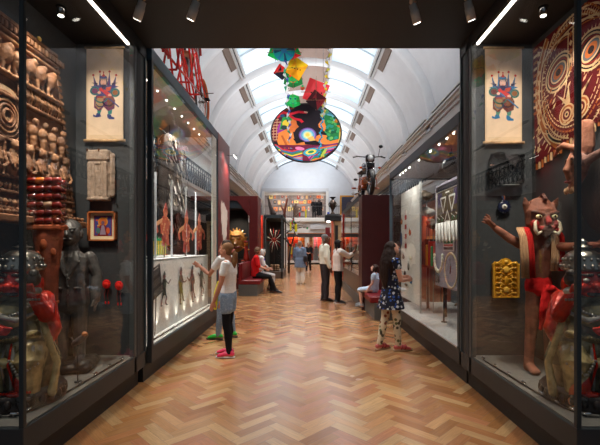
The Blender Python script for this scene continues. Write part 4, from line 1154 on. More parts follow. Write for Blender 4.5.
# black fur bag
q = at(505.5, 170, 3.88)
o = empty('fur_bag', 'square black fur bag hung on the dark wall under the right scroll', 'bag', q)
b = Blob(); kk = srgb(22, 21, 22)
b.l([(-.15, -.035, .13), (-.155, -.04, 0), (-.15, -.04, -.13)], [(.02, .03)] * 3, kk); b.b((-.165, -.065, -.14), (.165, -.01, .14), kk, .025); b.e((-.08, -.05, .13), (.07, .03, .03), kk); b.e((.10, -.05, .125), (.06, .03, .02), kk); b.e((0, -.05, -.13), (.15, .03, .03), kk)
b.build('body', 'fur', o, .006, 1, .012, 28)
m = MB(); m.prism([(-.05, .13), (.09, .11), (.05, .02), (.0, .05)], (0, -.082, 0), (1, 0, 0), (0, 0, 1), .01, srgb(36, 33, 34)); m.ell((-.158, -.06, .035), (.02, .012, .010), srgb(150, 96, 60), 8, 6); m.tube((-.06, -.07, -.152), (.10, -.07, -.152), .004, srgb(150, 150, 146)); m.build('leather_flap', 'satin', o)
# eye amulet
q = at(503.5, 207, 3.885)
o = empty('eye_amulet', 'round dark blue beaded amulet with a white eye, on the wall below the fur bag', 'ornament', q)
m = MB(); m.lathe((0, 0, 0), [(0, 0), (.058, 0), (.062, -.012), (.045, -.022), (0, -.024)], srgb(28, 34, 62), 24, 'y'); m.lathe((0, -.022, 0), [(0, 0), (.026, 0), (.024, -.006), (0, -.008)], srgb(236, 236, 230), 18, 'y'); m.lathe((0, -.03, 0), [(0, 0), (.009, 0), (0, -.003)], srgb(30, 30, 50), 12, 'y')
for k in range(14):
    a = k * math.pi / 7; m.ell((.06 * math.cos(a), -.012, .06 * math.sin(a)), (.009, .009, .009), srgb(26, 30, 50), 6, 5)
m.build('disc', 'gloss', o)
m = MB(); m.loft([(0, -.01, .06), (.008, -.01, .09), (0, -.01, .115)], .006, srgb(150, 90, 60), 6); m.loft([(0, -.01, .06), (-.012, -.01, .09), (-.02, -.01, .10)], .006, srgb(60, 80, 120), 6); m.build('cord', 'cloth', o)
# gilded plaque
q = at(504.5, 297.5, 3.885)
o = empty('gilded_plaque', 'yellow gold carved panel with a wavy crest beside the horned figure', 'plaque', q)
g = [srgb(206, 150, 40), srgb(186, 128, 30), srgb(222, 172, 70)]
m = MB(); m.box((-.128, -.03, 0), (.128, 0, .33), g[1], .008)
m.prism([(-.128, .32), (-.1, .35), (-.06, .345), (-.03, .375), (0, .385), (.03, .375), (.06, .345), (.1, .355), (.128, .32)], (0, 0, 0), (1, 0, 0), (0, 0, 1), .03, g[0]); m.build('panel', 'gloss', o)
b = Blob()
for s in (-1, 1):
    b.b((s * .128, -.045, 0), (s * .112, -.01, .33), g[0], .003)
    for k in range(7):
        z = .03 + k * .048
        b.l([(s * .02, -.034, z), (s * .06, -.042, z + .022), (s * .1, -.034, z + .004)], [.007, .010, .006], g[k % 3], n=6); b.e((s * .05, -.035, z - .008), (.014, .012, .010), g[(k + 1) % 3]); b.e((s * .09, -.035, z + .02), (.010, .012, .010), g[(k + 2) % 3])
b.e((0, -.035, .27), (.03, .016, .035), g[2]); b.e((0, -.035, .17), (.022, .014, .04), g[0]); b.e((0, -.035, .08), (.03, .014, .03), g[2]); b.b((-.125, -.045, .0), (.125, -.01, .014), g[0], .003)
b.e((0, -.03, .35), (.02, .014, .02), g[2]); b.e((-.06, -.03, .33), (.03, .014, .014), g[2]); b.e((.06, -.03, .33), (.03, .014, .014), g[2])
b.build('relief', 'gloss', o, .0045, 1)

# painted bark cloth face along the right wall (u runs towards the camera)
o = empty('painted_bark_cloth', 'huge dark red bark cloth painted with a staring patterned face, right case wall', 'painting', (2.19, 3.86, 2.2))
cr_ = srgb(222, 186, 142); mr_ = srgb(104, 16, 22); oc = srgb(176, 96, 44); bkk = srgb(40, 24, 24)
m = MB(); ol = [(0, 1.13), (.0, .9), (.03, .6), (.03, .28), (.05, 0), (.35, .08), (.8, .16), (1.42, .1), (1.42, 1.13)]
m.prism([(u, z) for u, z in ol], (0, 0, 0), (0, -1, 0), (0, 0, 1), .012, mr_); m.build('cloth', 'paper', o)
p = Paint((-.0125, 0, 0), (0, -1, 0), (0, 0, 1), .0001)
p.inside = lambda u, z: u > .012 + max(0, .6 - z) * .05 and z < 1.125 and z > .02 + min(max(u - .05, 0), .75) * .2 and u < 1.41
# borders of rays
def fringe(pts, n, L, col, wd):
    for i in range(len(pts) - 1):
        a = Vector(pts[i]); b_ = Vector(pts[i + 1]); d = (b_ - a); nn = Vector((-d.y, d.x)).normalized()
        k = max(1, int(d.length / n))
        for j in range(k):
            q = a + d * (j / k); e = d.normalized() * wd / 2
            p.poly([tuple(q - e), tuple(q + e), tuple(q + nn * L)], col, same=True)
p.k += 1
def ellpts(c, rx, ry, a0, a1, n=24, rot=0):
    return [(c[0] + rx * math.cos(math.radians(a0 + (a1 - a0) * k / n)), c[1] + ry * math.sin(math.radians(a0 + (a1 - a0) * k / n))) for k in range(n + 1)]
fc = (.60, .66)
p.ring(fc, .52, .62, .05, oc, 40); p.ring(fc, .49, .58, .02, cr_, 40); p.ring(fc, .545, .645, .016, cr_, 40)
p.k += 1; fringe(ellpts(fc, .56, .66, 60, 280, 40)[::-1], .035, .07, cr_, .022)
p.k += 1; fringe(ellpts(fc, .445, .54, 60, 300, 40), .03, .045, cr_, .018)
p.ring(fc, .45, .54, .012, cr_, 40)
for i in range(18): p.rect(.02 + .0 * i, .06 + i * .06, .085, .06 + i * .06 + .025, oc if i % 2 else cr_)
for i in range(12): p.poly([(.09, .10 + i * .09), (.15, .13 + i * .09), (.09, .16 + i * .09)], cr_)
for (ex, ez) in ((.40, .73), (.80, .73)):
    p.ellipse((ex, ez), .19, .155, cr_, 30, 20 if ex < .5 else -20); p.ellipse((ex, ez), .172, .138, bkk, 30, 20 if ex < .5 else -20); p.ring((ex, ez), .15, .118, .016, cr_, 30, 20 if ex < .5 else -20); p.ring((ex, ez), .128, .096, .018, srgb(140, 40, 30), 30, 20 if ex < .5 else -20)
    p.ellipse((ex, ez), .11, .08, cr_, 26, 20); p.ellipse((ex, ez), .095, .066, srgb(96, 100, 108), 26, 20); p.ellipse((ex, ez), .07, .05, oc, 22, 20); p.ellipse((ex, ez), .035, .03, bkk, 18)
for s, bx in ((-1, .54), (1, .66)):
    p.poly([(bx, .56), (bx + s * .04, .46), (bx + s * .16, .54), (bx + s * .09, .47), (bx + s * .03, .40), (bx - s * .02, .42)], cr_)
for s in (-1, 1):
    cx_ = .60 + s * .085
    p.ellipse((cx_, .33), .1, .09, cr_, 24); p.ellipse((cx_, .33), .085, .076, oc, 24); p.ellipse((cx_, .33), .066, .06, cr_, 22); p.ellipse((cx_, .33), .05, .045, mr_, 20); p.ellipse((cx_, .33), .028, .025, cr_, 16); p.ellipse((cx_, .33), .014, .012, bkk, 12)
p.ring((.6, .30), .36, .20, .045, cr_, 30, 0, 185, 355); p.ring((.6, .30), .36, .20, .02, bkk, 30, 0, 187, 353)
for k in range(22):
    a = math.radians(190 + k * 7.4); cxx, czz = .6 + .30 * math.cos(a), .30 + .15 * math.sin(a)
    p.poly([(cxx - .012, czz), (cxx + .012, czz), (.6 + .35 * math.cos(a), .30 + .19 * math.sin(a))], cr_)
p.ring((.6, .9), .30, .16, .03, oc, 26, 0, 20, 160); p.ring((.6, .9), .26, .12, .014, cr_, 26, 0, 20, 160); p.ring((.6, .95), .34, .16, .016, cr_, 26, 0, 20, 160)
for k in range(14):
    x = .12 + k * .095; p.poly([(x, 1.125), (x + .05, 1.125), (x + .02, 1.03)], cr_); p.rect(x + .055, 1.05, x + .07, 1.125, oc)
Rb = random.Random(11)
for (ex, ez) in ((.40, .73), (.80, .73)):
    p.k += 1; fringe(ellpts((ex, ez), .185, .15, 0, 360, 30)[::-1], .02, .028, cr_, .010)
for (r_, c_, w_, n_) in ((.405, oc, .016, 60), (.375, cr_, .012, 70), (.345, cr_, .009, 44)):
    for k in range(n_):
        a = 2 * math.pi * k / n_; a2 = a + 2 * math.pi / n_ * .62
        q1 = (fc[0] + r_ * math.cos(a), fc[1] + r_ * 1.2 * math.sin(a)); q2 = (fc[0] + r_ * math.cos(a2), fc[1] + r_ * 1.2 * math.sin(a2))
        if min(math.hypot((q1[0] - ex) / .2, (q1[1] - ez) / .17) for ex, ez in ((.40, .73), (.80, .73))) > 1.05: p.stroke([q1, q2], w_, c_)
for k in range(70):
    u_, z_ = Rb.uniform(.12, 1.1), Rb.uniform(.16, .60)
    if math.hypot((u_ - .6) / .24, (z_ - .33) / .16) > 1 and math.hypot((u_ - fc[0]) / .34, (z_ - fc[1]) / .42) < 1: p.poly([(u_, z_), (u_ + .03, z_ + .012), (u_ + .05, z_ + .045), (u_ + .015, z_ + .03)], cr_ if k % 3 else oc)
for s in (-1, 1):
    p.ring((.60 + s * .20, .90), .20, .075, .016, cr_, 20, s * -14, 10, 170); p.ring((.60 + s * .20, .885), .19, .065, .010, oc, 20, s * -14, 10, 170)
for k in range(5): p.poly([(.60, .98 - k * .07), (.622, .955 - k * .07), (.60, .93 - k * .07), (.578, .955 - k * .07)], cr_ if k % 2 else oc)
p.stroke([(.57, 1.0), (.565, .75), (.54, .55), (.50, .42)], .012, cr_); p.stroke([(.63, 1.0), (.635, .75), (.66, .55), (.70, .42)], .012, cr_)
for s in (-1, 1):
    for k in range(3): p.ring((.60 + s * .30, .40), .07 + k * .035, .09 + k * .04, .011, cr_ if k != 1 else oc, 18, 0, 90 if s < 0 else -90, 270 if s < 0 else 90)
for k in range(24):
    a = math.radians(18 + k * 6); p.poly([(.6 + .33 * math.cos(a), .86 + .18 * math.sin(a)), (.6 + .33 * math.cos(a + .05), .86 + .18 * math.sin(a + .05)), (.6 + .38 * math.cos(a + .02), .86 + .24 * math.sin(a + .02))], cr_)
for k in range(260):
    a = Rb.uniform(0, 6.28); r1 = Rb.uniform(1.12, 1.3)
    x, z = fc[0] + .52 * r1 * math.cos(a), fc[1] + .62 * r1 * math.sin(a)
    if .09 < x < 1.3 and .1 < z < 1.1: p.stroke([(x, z), (x + Rb.uniform(-.03, .03), z + Rb.uniform(-.03, .03))], .012, cr_)
p.mb.build('painted_face', 'paper', o)
m = MB()
for k in range(30):
    u = .05 + k * .045; z = .0 + (u - .05) * .27 if u < .35 else .08 + (u - .35) * .17
    m.box((-.012, -u, z - .045 - .01 * (k % 3)), (-.004, -u - .022, z + .01), cr_ if k % 2 else oc)
m.build('fringe', 'cloth', o)

# big carved wooden face at the side
o = empty('carved_mask', 'long pale brown carved wooden mask standing out from the bark cloth', 'mask', (2.08, 3.02, 1.88))
b = Blob(); wc = srgb(156, 100, 76); wc2 = srgb(110, 76, 66)
b.l([(0, .10, 0), (0, .05, .12), (0, 0, .30), (0, -.05, .46)], [(.035, .04), (.05, .09), (.05, .12), (.03, .07)], wc, lat=(1, 0, 0))
b.l([(-.05, .07, .06), (-.09, .05, .13), (-.06, .03, .25)], [.02, .026, .016], wc, n=8)
b.l([(-.05, -.02, .28), (-.08, .10, .33), (-.04, .22, .34), (0, .34, .30)], [(.02, .02), (.026, .026), (.02, .02), (.008, .008)], wc)
b.l([(-.05, -.03, .20), (-.07, -.16, .16), (-.03, -.3, .22)], [(.03, .05), (.03, .04), (.012, .02)], wc2)
b.e((-.05, .11, .19), (.015, .02, .04), srgb(60, 36, 32)); b.e((-.06, .0, .21), (.02, .035, .02), srgb(60, 36, 32)); b.l([(-.06, .06, .04), (-.065, .1, .045)], [.012, .01], srgb(110, 40, 34), n=8)
for k in range(6): b.e((-.02, .02 + k * .028, -.01 - .008 * (k % 2)), (.018, .016, .028), srgb(196, 160, 120))
b.build('mask_face', 'wood', o, .006, 1, .003, 20)
m = MB(); m.tube((0, 0, .2), (.11, 0, .2), .008, DARK); m.build('bracket', 'black', o)
# dark disc made in place of a round shadow on the wall
o = MB(); o.lathe((0, 0, 0), [(0, 0), (.33, 0), (.32, -.02), (.12, -.04), (.05, -.06), (0, -.065)], srgb(44, 40, 40), 36, 'x'); q = o.build('round_shadow_disc', 'lacquer_black'); q.location = (2.19, 2.86, 1.82); tag(q, 'large plain dark disc standing for a shadow on the wall below the carved mask', 'shield')
# wall fixing studs
pts = [(73, 203, -1), (135, 203, -1), (124, 145.5, -1), (117, 204, -1), (117, 245, -1), (486, 147, 1), (490, 188, 1), (498, 217, 1), (491, 300, 1), (526, 186, 1), (543, 167, 1)]
sb = None
for (px, py, s) in pts[:]:
    q = at(px, py, 3.9)
    if abs(q.x) > 2.17 or abs(q.x) < 1.72: continue
    if sb is None:
        m = MB(); m.lathe((0, 0, 0), [(0, 0), (.007, 0), (.009, -.008), (0, -.012)], srgb(170, 170, 170), 10, 'y'); sb = m.build('mounting_stud', 'chrome'); k_ = sb
    else: k_ = sb.copy(); COL.objects.link(k_)
    k_.location = q; tag(k_, 'tiny silver mounting stud, ' + {(135, 203): 'near the left case corner post', (124, 145.5): 'below the right corner of the left scroll', (117, 204): 'between the stone plaque and the framed icon', (117, 245): 'below the framed icon', (486, 147): 'just under the right scroll', (490, 188): 'under the left corner of the fur bag', (498, 217): 'under the eye amulet', (491, 300): 'under the gilded plaque'}.get((px, py), 'at the edge by the bark cloth'), 'stud')

# ================================================================== PEOPLE
def person(label, x, y, face, H, J=None, skin=srgb(196, 150, 124), hair=srgb(60, 44, 36), hairstyle='short', top=None, bottom=None, shoes=None,
           slim=1.0, look=(0, 0), vox=.0075, extra=None, z=0.0, bodyz=0.0, gray=None):
    """face: heading in degrees, 0 = away from the camera, 90 = towards the left wall, -90 = towards the right wall"""
    k = H / 1.70
    o = empty('person', label, 'person', (x, y, z), math.radians(face))
    D = dict(head=(0, .02, 1.585), neck=(0, -.005, 1.46), chest=(0, .0, 1.27), waist=(0, .0, 1.07), pelvis=(0, 0, .93),
             shR=(.165, -.01, 1.395), shL=(-.165, -.01, 1.395), elR=(.215, -.03, 1.12), elL=(-.215, -.03, 1.12), wrR=(.225, .06, .88), wrL=(-.225, .06, .88),
             hiR=(.085, 0, .89), hiL=(-.085, 0, .89), knR=(.09, .02, .49), knL=(-.09, .02, .49), anR=(.09, -.01, .085), anL=(-.09, -.01, .085),
             toR=(.115, .15, .03), toL=(-.115, .15, .03), haR=None, haL=None)
    if J: D.update(J)
    D = {q: (Vector(v) if v is not None else None) for q, v in D.items()}
    def S(v): return tuple(Vector(v) * k)
    def rr(r): return tuple(a * k for a in r) if isinstance(r, tuple) else r * k
    hd = D['head']; yaw, pit = math.radians(look[0]), math.radians(look[1])
    HR = Matrix.Rotation(yaw, 3, 'Z') @ Matrix.Rotation(pit, 3, 'X')
    def hp(a, b_, c): return S(hd + HR @ Vector((a, b_, c)))
    lat = (D['shR'] - D['shL']).normalized()
    b = Blob()
    # torso
    b.l([S(D['pelvis'] + Vector((0, 0, -.04))), S(D['pelvis'] + Vector((0, 0, .04))), S(D['waist']), S(D['chest']), S((D['shR'] + D['shL']) / 2 + Vector((0, 0, -.02)))],
        [rr((.14 * slim, .095)), rr((.155 * slim, .105)), rr((.125 * slim, .09)), rr((.145 * slim, .105)), rr((.12 * slim, .06))], skin, lat)
    b.l([S((D['shR'] + D['shL']) / 2), S(D['neck']), S(hd + Vector((0, -.015, -.06)))], [rr(.06), rr(.052), rr(.05)], skin)
    # head
    b.e(hp(0, -.012, .025), rr((.074, .092, .088)), skin, HR); b.e(hp(0, .022, -.035), rr((.055, .062, .07)), skin, HR); b.e(hp(0, .045, -.082), rr((.026, .026, .024)), skin, HR)
    b.l([hp(0, .082, .012), hp(0, .102, -.022)], [rr(.009), rr(.014)], skin, n=8)
    lip = tuple(min(1, c * f) for c, f in zip(skin, (.95, .6, .6)))
    b.l([hp(-.018, .082, -.052), hp(.018, .082, -.052)], [rr(.007), rr(.007)], lip, n=6)
    for s in (-1, 1):
        b.e(hp(s * .074, -.01, -.005), rr((.012, .022, .034)), skin, HR); b.l([hp(s * .012, .083, .03), hp(s * .045, .072, .032)], [rr(.007), rr(.006)], skin, n=6)
    for sd in ('R', 'L'):
        sg = 1 if sd == 'R' else -1
        sh, el, wr = D['sh' + sd], D['el' + sd], D['wr' + sd]
        b.l([S(sh), S(sh * .45 + el * .55), S(el), S(el * .6 + wr * .4), S(wr)], [rr(.05), rr(.043), rr(.037), rr(.036), rr(.025)], skin)
        ad = (wr - el).normalized()
        hdn = D['ha' + sd]
        if hdn is None: hdn = ad
        hdn = hdn.normalized()
        side = ad.cross(Vector((sg, .2, 0))); 
        if side.length < .1: side = Vector((0, 1, 0))
        side.normalize()                                       # across the palm
        pn = hdn.cross(side).normalized()
        pc = wr + hdn * .045
        b.l([S(wr), S(pc), S(wr + hdn * .085)], [rr((.022, .018)), rr((.037, .016)), rr((.036, .014))], skin, side)
        pointing = D.get('point') is not None and sd == ('R' if D['point'].x > 0 else 'L')
        for f, (off, ln) in enumerate(((-.028, .062), (-.0095, .074), (.0095, .070), (.027, .056))):
            p0 = wr + hdn * .085 + side * off
            curl = .35 if not (pointing and f != 0) else 1.6
            if pointing and f == 0: curl = 0.0
            p1 = p0 + (hdn + pn * (-.15 * curl) * sg).normalized() * ln * .5
            p2 = p1 + (hdn + pn * (-.7 * curl) * sg).normalized() * ln * .5
            b.l([S(p0 - hdn * .02), S(p1), S(p2)], [rr(.0095), rr(.0088), rr(.007)], skin, n=8)
        t0 = wr + hdn * .025 + side * -.026
        b.l([S(t0), S(t0 + hdn * .03 - side * .022 - pn * .01 * sg), S(t0 + hdn * .06 - side * .026 - pn * .018 * sg)], [rr(.013), rr(.0105), rr(.008)], skin, n=8)
        hi, kn, an, to = D['hi' + sd], D['kn' + sd], D['an' + sd], D['to' + sd]
        b.l([S(hi), S(hi * .5 + kn * .5), S(kn), S(kn * .7 + an * .3 + Vector((0, -.012, 0))), S(an)], [rr(.082 * slim), rr(.070 * slim), rr(.05), rr(.05), rr(.034)], skin)
        heel = an - (to - an).normalized() * .045; heel.z = to.z + .005
        b.l([S(heel), S(an * .6 + to * .4 - Vector((0, 0, .005))), S(to)], [rr((.03, .028)), rr((.036, .032)), rr((.036, .018))], skin)
    b.build('body', 'skin', o, vox * .8 if vox < .009 else vox, 1)
    # eyes and brows
    for s in (-1, 1):
        m = MB(); m.ell(hp(s * .030, .074, .012), rr((.012, .009, .006)), srgb(225, 220, 215), 10, 6, HR); m.ell(hp(s * .030, .081, .012), rr((.0055, .004, .0055)), srgb(30, 20, 16), 8, 6, HR)
        m.loft([hp(s * .014, .088, .034), hp(s * .045, .078, .036)], [rr(.0035), rr(.003)], hair, 6); m.build('eye', 'satin', o)
    # hair
    if hairstyle:
        b = Blob()
        b.e(hp(0, -.028, .045), rr((.086, .094, .085)), hair, HR)
        if hairstyle in ('short', 'bob', 'curly'):
            b.e(hp(0, -.06, -.005), rr((.074, .05, .065)), hair, HR)
        if hairstyle in ('bob',):
            for s in (-1, 1): b.l([hp(s * .07, -.015, .05), hp(s * .082, -.015, -.03), hp(s * .07, -.02, -.10)], [rr((.03, .04)), rr((.03, .045)), rr((.016, .03))], hair)
            b.l([hp(0, -.08, .03), hp(0, -.085, -.09)], [rr((.07, .03)), rr((.07, .025))], hair); b.l([hp(-.05, .062, .075), hp(.05, .062, .075)], [rr(.02), rr(.02)], hair)
        if hairstyle == 'curly':
            for i in range(26):
                a = i * 2.4; zz = -.06 + .19 * i / 26; r_ = .075 * math.sqrt(max(.1, 1 - ((zz - .03) / .12) ** 2))
                px_, py_ = r_ * math.cos(a), -.02 + r_ * math.sin(a)
                if py_ > .03 and zz < .06: continue
                b.e(hp(px_, py_, zz), rr(.026), hair)
        if hairstyle == 'pony':
            b.e(hp(0, -.055, .0), rr((.075, .055, .07)), hair, HR)
            b.l([hp(0, -.10, .02), hp(0, -.15, -.03), hp(0, -.155, -.14), hp(0, -.13, -.25), hp(0, -.115, -.33)], [rr(.026), rr(.042), rr(.05), rr(.04), rr(.012)], hair)
        if hairstyle == 'long':
            for s in (-1, 1): b.l([hp(s * .06, -.03, .05), hp(s * .078, -.06, -.05), hp(s * .07, -.08, -.16)], [rr((.03, .04)), rr((.028, .04)), rr((.02, .035))], hair)
            b.l([hp(0, -.07, .04), S(hd + Vector((0, -.11, -.08))), S(hd + Vector((0, -.15, -.22))), S(hd + Vector((0, -.165, -.36))), S(hd + Vector((.01, -.16, -.50))), S(hd + Vector((.01, -.15, -.62)))], [rr((.085, .05)), rr((.10, .055)), rr((.115, .055)), rr((.11, .045)), rr((.085, .035)), rr((.035, .015))], hair); b.l([S(hd + Vector((.075, -.04, -.06))), S(hd + Vector((.11, -.08, -.2))), S(hd + Vector((.11, -.10, -.4)))], [rr((.03, .05)), rr((.035, .05)), rr((.015, .02))], hair)
        b.build('hair', 'hair', o, vox, 1, .006 * k, 30)
        if hairstyle == 'pony':
            m = MB(); m.ring(hp(0, -.118, .005), .026 * k, .013 * k, srgb(236, 150, 140), (0, 1, .6), 16, 8); m.build('hair_tie', 'cloth', o)
    # top garment
    if top:
        c, sleeve, hem, mat = top['c'], top.get('sleeve', .45), top.get('hem', -.06), top.get('mat', 'cloth')
        fl = top.get('flare', 0); L = top.get('loose', .014)
        b = Blob()
        P = [D['pelvis'] + Vector((0, 0, hem)), D['waist'] * .5 + D['pelvis'] * .5, D['waist'], D['chest'], (D['shR'] + D['shL']) / 2 + Vector((0, 0, -.03)), (D['shR'] + D['shL']) / 2 + Vector((0, 0, .02))]
        Rr = [(.16 * slim + L + fl, .11 + L + fl), (.15 * slim + L + fl * .5, .105 + L + fl * .5), (.135 * slim + L, .1 + L), (.15 * slim + L, .11 + L), (.15 * slim + L * .6, .078 + L), (.085, .062)]
        b.l([S(p_) for p_ in P], [rr(r) for r in Rr], c, lat, flat=True)
        for sd in ('R', 'L'):
            sh, el, wr = D['sh' + sd], D['el' + sd], D['wr' + sd]
            inn = (D['shR'] + D['shL']) / 2 * .35 + sh * .65
            if sleeve <= 1:
                e = sh * (1 - sleeve) + el * sleeve
                b.l([S(inn), S(sh), S(e)], [rr(.055 + L), rr(.056 + L), rr(.046 + L * 1.4)], c)
            else:
                t = sleeve - 1; e = el * (1 - t) + wr * t
                b.l([S(inn), S(sh), S(el), S(e)], [rr(.055 + L), rr(.056 + L), rr(.044 + L), rr(.032 + L)], c)
        b.build(top.get('name', 'shirt'), M[mat] if mat in M else mat, o, vox, 2, .006 * k, 9)
    if bottom:
        c, mat = bottom['c'], bottom.get('mat', 'cloth')
        b = Blob(); kind = bottom['kind']; L = bottom.get('loose', .012)
        if kind in ('trousers', 'shorts', 'leggings'):
            b.l([S(D['waist'] * .45 + D['pelvis'] * .55), S(D['pelvis']), S(D['pelvis'] + Vector((0, 0, -.06)))], [rr((.14 * slim + L, .10 + L)), rr((.158 * slim + L, .112 + L)), rr((.15 * slim + L, .10 + L))], c, lat)
            for sd in ('R', 'L'):
                hi, kn, an = D['hi' + sd], D['kn' + sd], D['an' + sd]
                if kind == 'shorts':
                    t = bottom.get('len', .4); e = hi * (1 - t) + kn * t
                    b.l([S(hi), S(e)], [rr(.088 * slim + L), rr(.085 * slim + L)], c)
                else:
                    w2 = bottom.get('cuff', .045)
                    b.l([S(hi), S(hi * .5 + kn * .5), S(kn), S(kn * .7 + an * .3 + Vector((0, -.012, 0))), S(kn * .3 + an * .7), S(an + Vector((0, 0, .0)))], [rr(.090 * slim + L), rr(.078 * slim + L), rr(.058 + L), rr(.059 + L), rr(max(w2, .044) + L * .8 + .004), rr(w2 + L * .4 + .004)], c)
        elif kind == 'skirt':
            z1 = bottom.get('len', .4); fl = bottom.get('flare', .06)
            kn = (D['knR'] + D['knL']) / 2; hp_ = D['pelvis']
            e = hp_ * (1 - z1) + kn * z1
            b.l([S(D['waist']), S(hp_), S(e)], [rr((.13 * slim + L, .10 + L)), rr((.165 * slim + L, .125 + L)), rr((.165 * slim + fl, .125 + fl))], c, lat, flat=True)
        elif kind == 'lapskirt':
            b.l([S(D['waist']), S(D['pelvis'])], [rr((.13 * slim + L, .10 + L)), rr((.165 * slim + L, .125 + L))], c, lat)
            kn = (D['knR'] + D['knL']) / 2
            b.l([S(D['pelvis']), S(D['pelvis'] * .5 + kn * .5 + Vector((0, 0, .01))), S(kn + Vector((0, .02, .0)))], [rr((.16 * slim + L, .10)), rr((.17, .085)), rr((.165, .075))], c, lat)
        b.build(bottom.get('name', kind if kind != 'lapskirt' else 'skirt'), M[mat] if mat in M else mat, o, vox, 2, .006 * k, 9)
    if shoes:
        for sd in ('R', 'L'):
            an, to = D['an' + sd], D['to' + sd]
            d = (to - an); d.z = 0; d.normalize()
            heel = an - d * .05; heel = Vector((heel.x, heel.y, to.z + .008))
            b = Blob()
            b.l([S(heel + Vector((0, 0, .022))), S(an * .55 + to * .45 + Vector((0, 0, .0))), S(to + Vector((0, 0, .002)) + d * .01)], [rr((.036, .032)), rr((.041, .036)), rr((.040, .022))], shoes['c'])
            if shoes.get('kind') != 'sandal': b.l([S(heel + d * .02 + Vector((0, 0, .03))), S(Vector((an.x, an.y, to.z + .075)))], [rr(.036), rr(.037)], shoes['c'])
            b.build('shoe', 'satin', o, .006, 1)
            m = MB(); a, e = heel - d * .03, to + d * .045
            zb = to.z - .028
            m.loft([S(Vector((a.x, a.y, zb + .01))), S(Vector(((a.x + e.x) / 2, (a.y + e.y) / 2, zb + .01))), S(Vector((e.x, e.y, zb + .01)))], [rr((.034, .013)), rr((.042, .013)), rr((.03, .013))], shoes.get('sole', srgb(225, 225, 225)), 12, (1, 0, 0)); m.build('shoe_sole', 'satin', o)
    if extra: extra(o, D, S, rr, k)
    return o

def pattern_mat(name, base, cols, scale, thr=.32, rough=.9):
    m, nt, b = newmat(name)
    tc = nt.nodes.new('ShaderNodeTexCoord'); v = nt.nodes.new('ShaderNodeTexVoronoi'); v.inputs['Scale'].default_value = scale
    nt.links.new(tc.outputs['Object'], v.inputs['Vector'])
    cr = nt.nodes.new('ShaderNodeValToRGB'); cr.color_ramp.interpolation = 'CONSTANT'
    sp = nt.nodes.new('ShaderNodeSeparateColor'); nt.links.new(v.outputs['Color'], sp.inputs[0])
    els = cr.color_ramp.elements
    els[0].position = 0; els[0].color = (*cols[0], 1)
    els[1].position = 1 / len(cols); els[1].color = (*cols[1 % len(cols)], 1)
    for i in range(2, len(cols)):
        e = els.new(i / len(cols)); e.color = (*cols[i], 1)
    nt.links.new(sp.outputs[0], cr.inputs[0])
    lt = nt.nodes.new('ShaderNodeMath'); lt.operation = 'LESS_THAN'; lt.inputs[1].default_value = thr
    nt.links.new(v.outputs['Distance'], lt.inputs[0])
    mx = nt.nodes.new('ShaderNodeMix'); mx.data_type = 'RGBA'
    mx.inputs[6].default_value = (*base, 1); nt.links.new(lt.outputs[0], mx.inputs[0]); nt.links.new(cr.outputs[0], mx.inputs[7])
    nt.links.new(mx.outputs[2], b.inputs['Base Color']); b.inputs['Roughness'].default_value = rough
    return m
M['navyfloral'] = pattern_mat('navy floral print', srgb(20, 22, 44), [srgb(200, 204, 216), srgb(44, 84, 170), srgb(20, 22, 44), srgb(150, 150, 150)], 24, .46)
M['legfloral'] = pattern_mat('cream dotted print', srgb(208, 196, 172), [srgb(70, 62, 50), srgb(130, 70, 50), srgb(90, 96, 60)], 17, .36)
M['paleprint'] = pattern_mat('pale blue print', srgb(176, 196, 220), [srgb(150, 150, 190), srgb(206, 214, 226)], 22, .25)
M['whitefloral'] = pattern_mat('white floral print', srgb(226, 224, 224), [srgb(120, 90, 190), srgb(220, 120, 90), srgb(226, 224, 224), srgb(226, 224, 224)], 9, .34)
M['bluecheck'] = pattern_mat('blue tweed', srgb(112, 134, 164), [srgb(128, 148, 176), srgb(98, 116, 146)], 60, .5)
M['denim'] = pattern_mat('light denim', srgb(124, 146, 172), [srgb(150, 168, 190), srgb(108, 130, 158)], 50, .4)

wht = srgb(226, 224, 224)
# girl with ponytail
def denimx(o, D, S, rr, k):
    m = MB(); m.loft([S(D['pelvis'] + Vector((-.05, .12, .16))), S(D['pelvis'] + Vector((.05, .12, .16)))], [rr(.03), rr(.03)], srgb(190, 60, 90), 8); 
person('girl with a blond ponytail in white tee, denim shorts over black leggings and pink shoes', -1.02, 5.2, 80, 1.47,
       dict(head=(0, .045, 1.585), wrR=(.17, .14, .82), elR=(.20, -.02, 1.10), elL=(-.2, .04, 1.12), wrL=(-.17, .16, .84), knR=(.08, .03, .49), anR=(.07, .02, .085), toR=(.09, .19, .035), anL=(-.10, -.05, .085), toL=(-.12, .10, .035), knL=(-.09, .0, .49)),
       skin=srgb(190, 130, 104), hair=srgb(122, 84, 54), hairstyle='pony', look=(0, 6), top=dict(c=wht, sleeve=.5, hem=.03, loose=.008, name='tee_shirt'), bottom=dict(kind='leggings', c=srgb(24, 24, 28), loose=.002, cuff=.036), shoes=dict(c=srgb(222, 52, 98)), slim=.9,
       extra=lambda o, D, S, rr, k: (lambda b: (b.l([S(D['waist'] * .3 + D['pelvis'] * .7), S(D['pelvis'] + Vector((0, 0, -.04)))], [rr((.145, .115)), rr((.16, .125))], srgb(130, 150, 176)), [b.l([S(D['hi' + q]), S(D['hi' + q] * .58 + D['kn' + q] * .42)], [rr(.095), rr(.098)], srgb(130, 150, 176)) for q in 'RL'], b.build('denim_shorts', M['denim'], o, .0075, 2, .005, 12)))(Blob()))
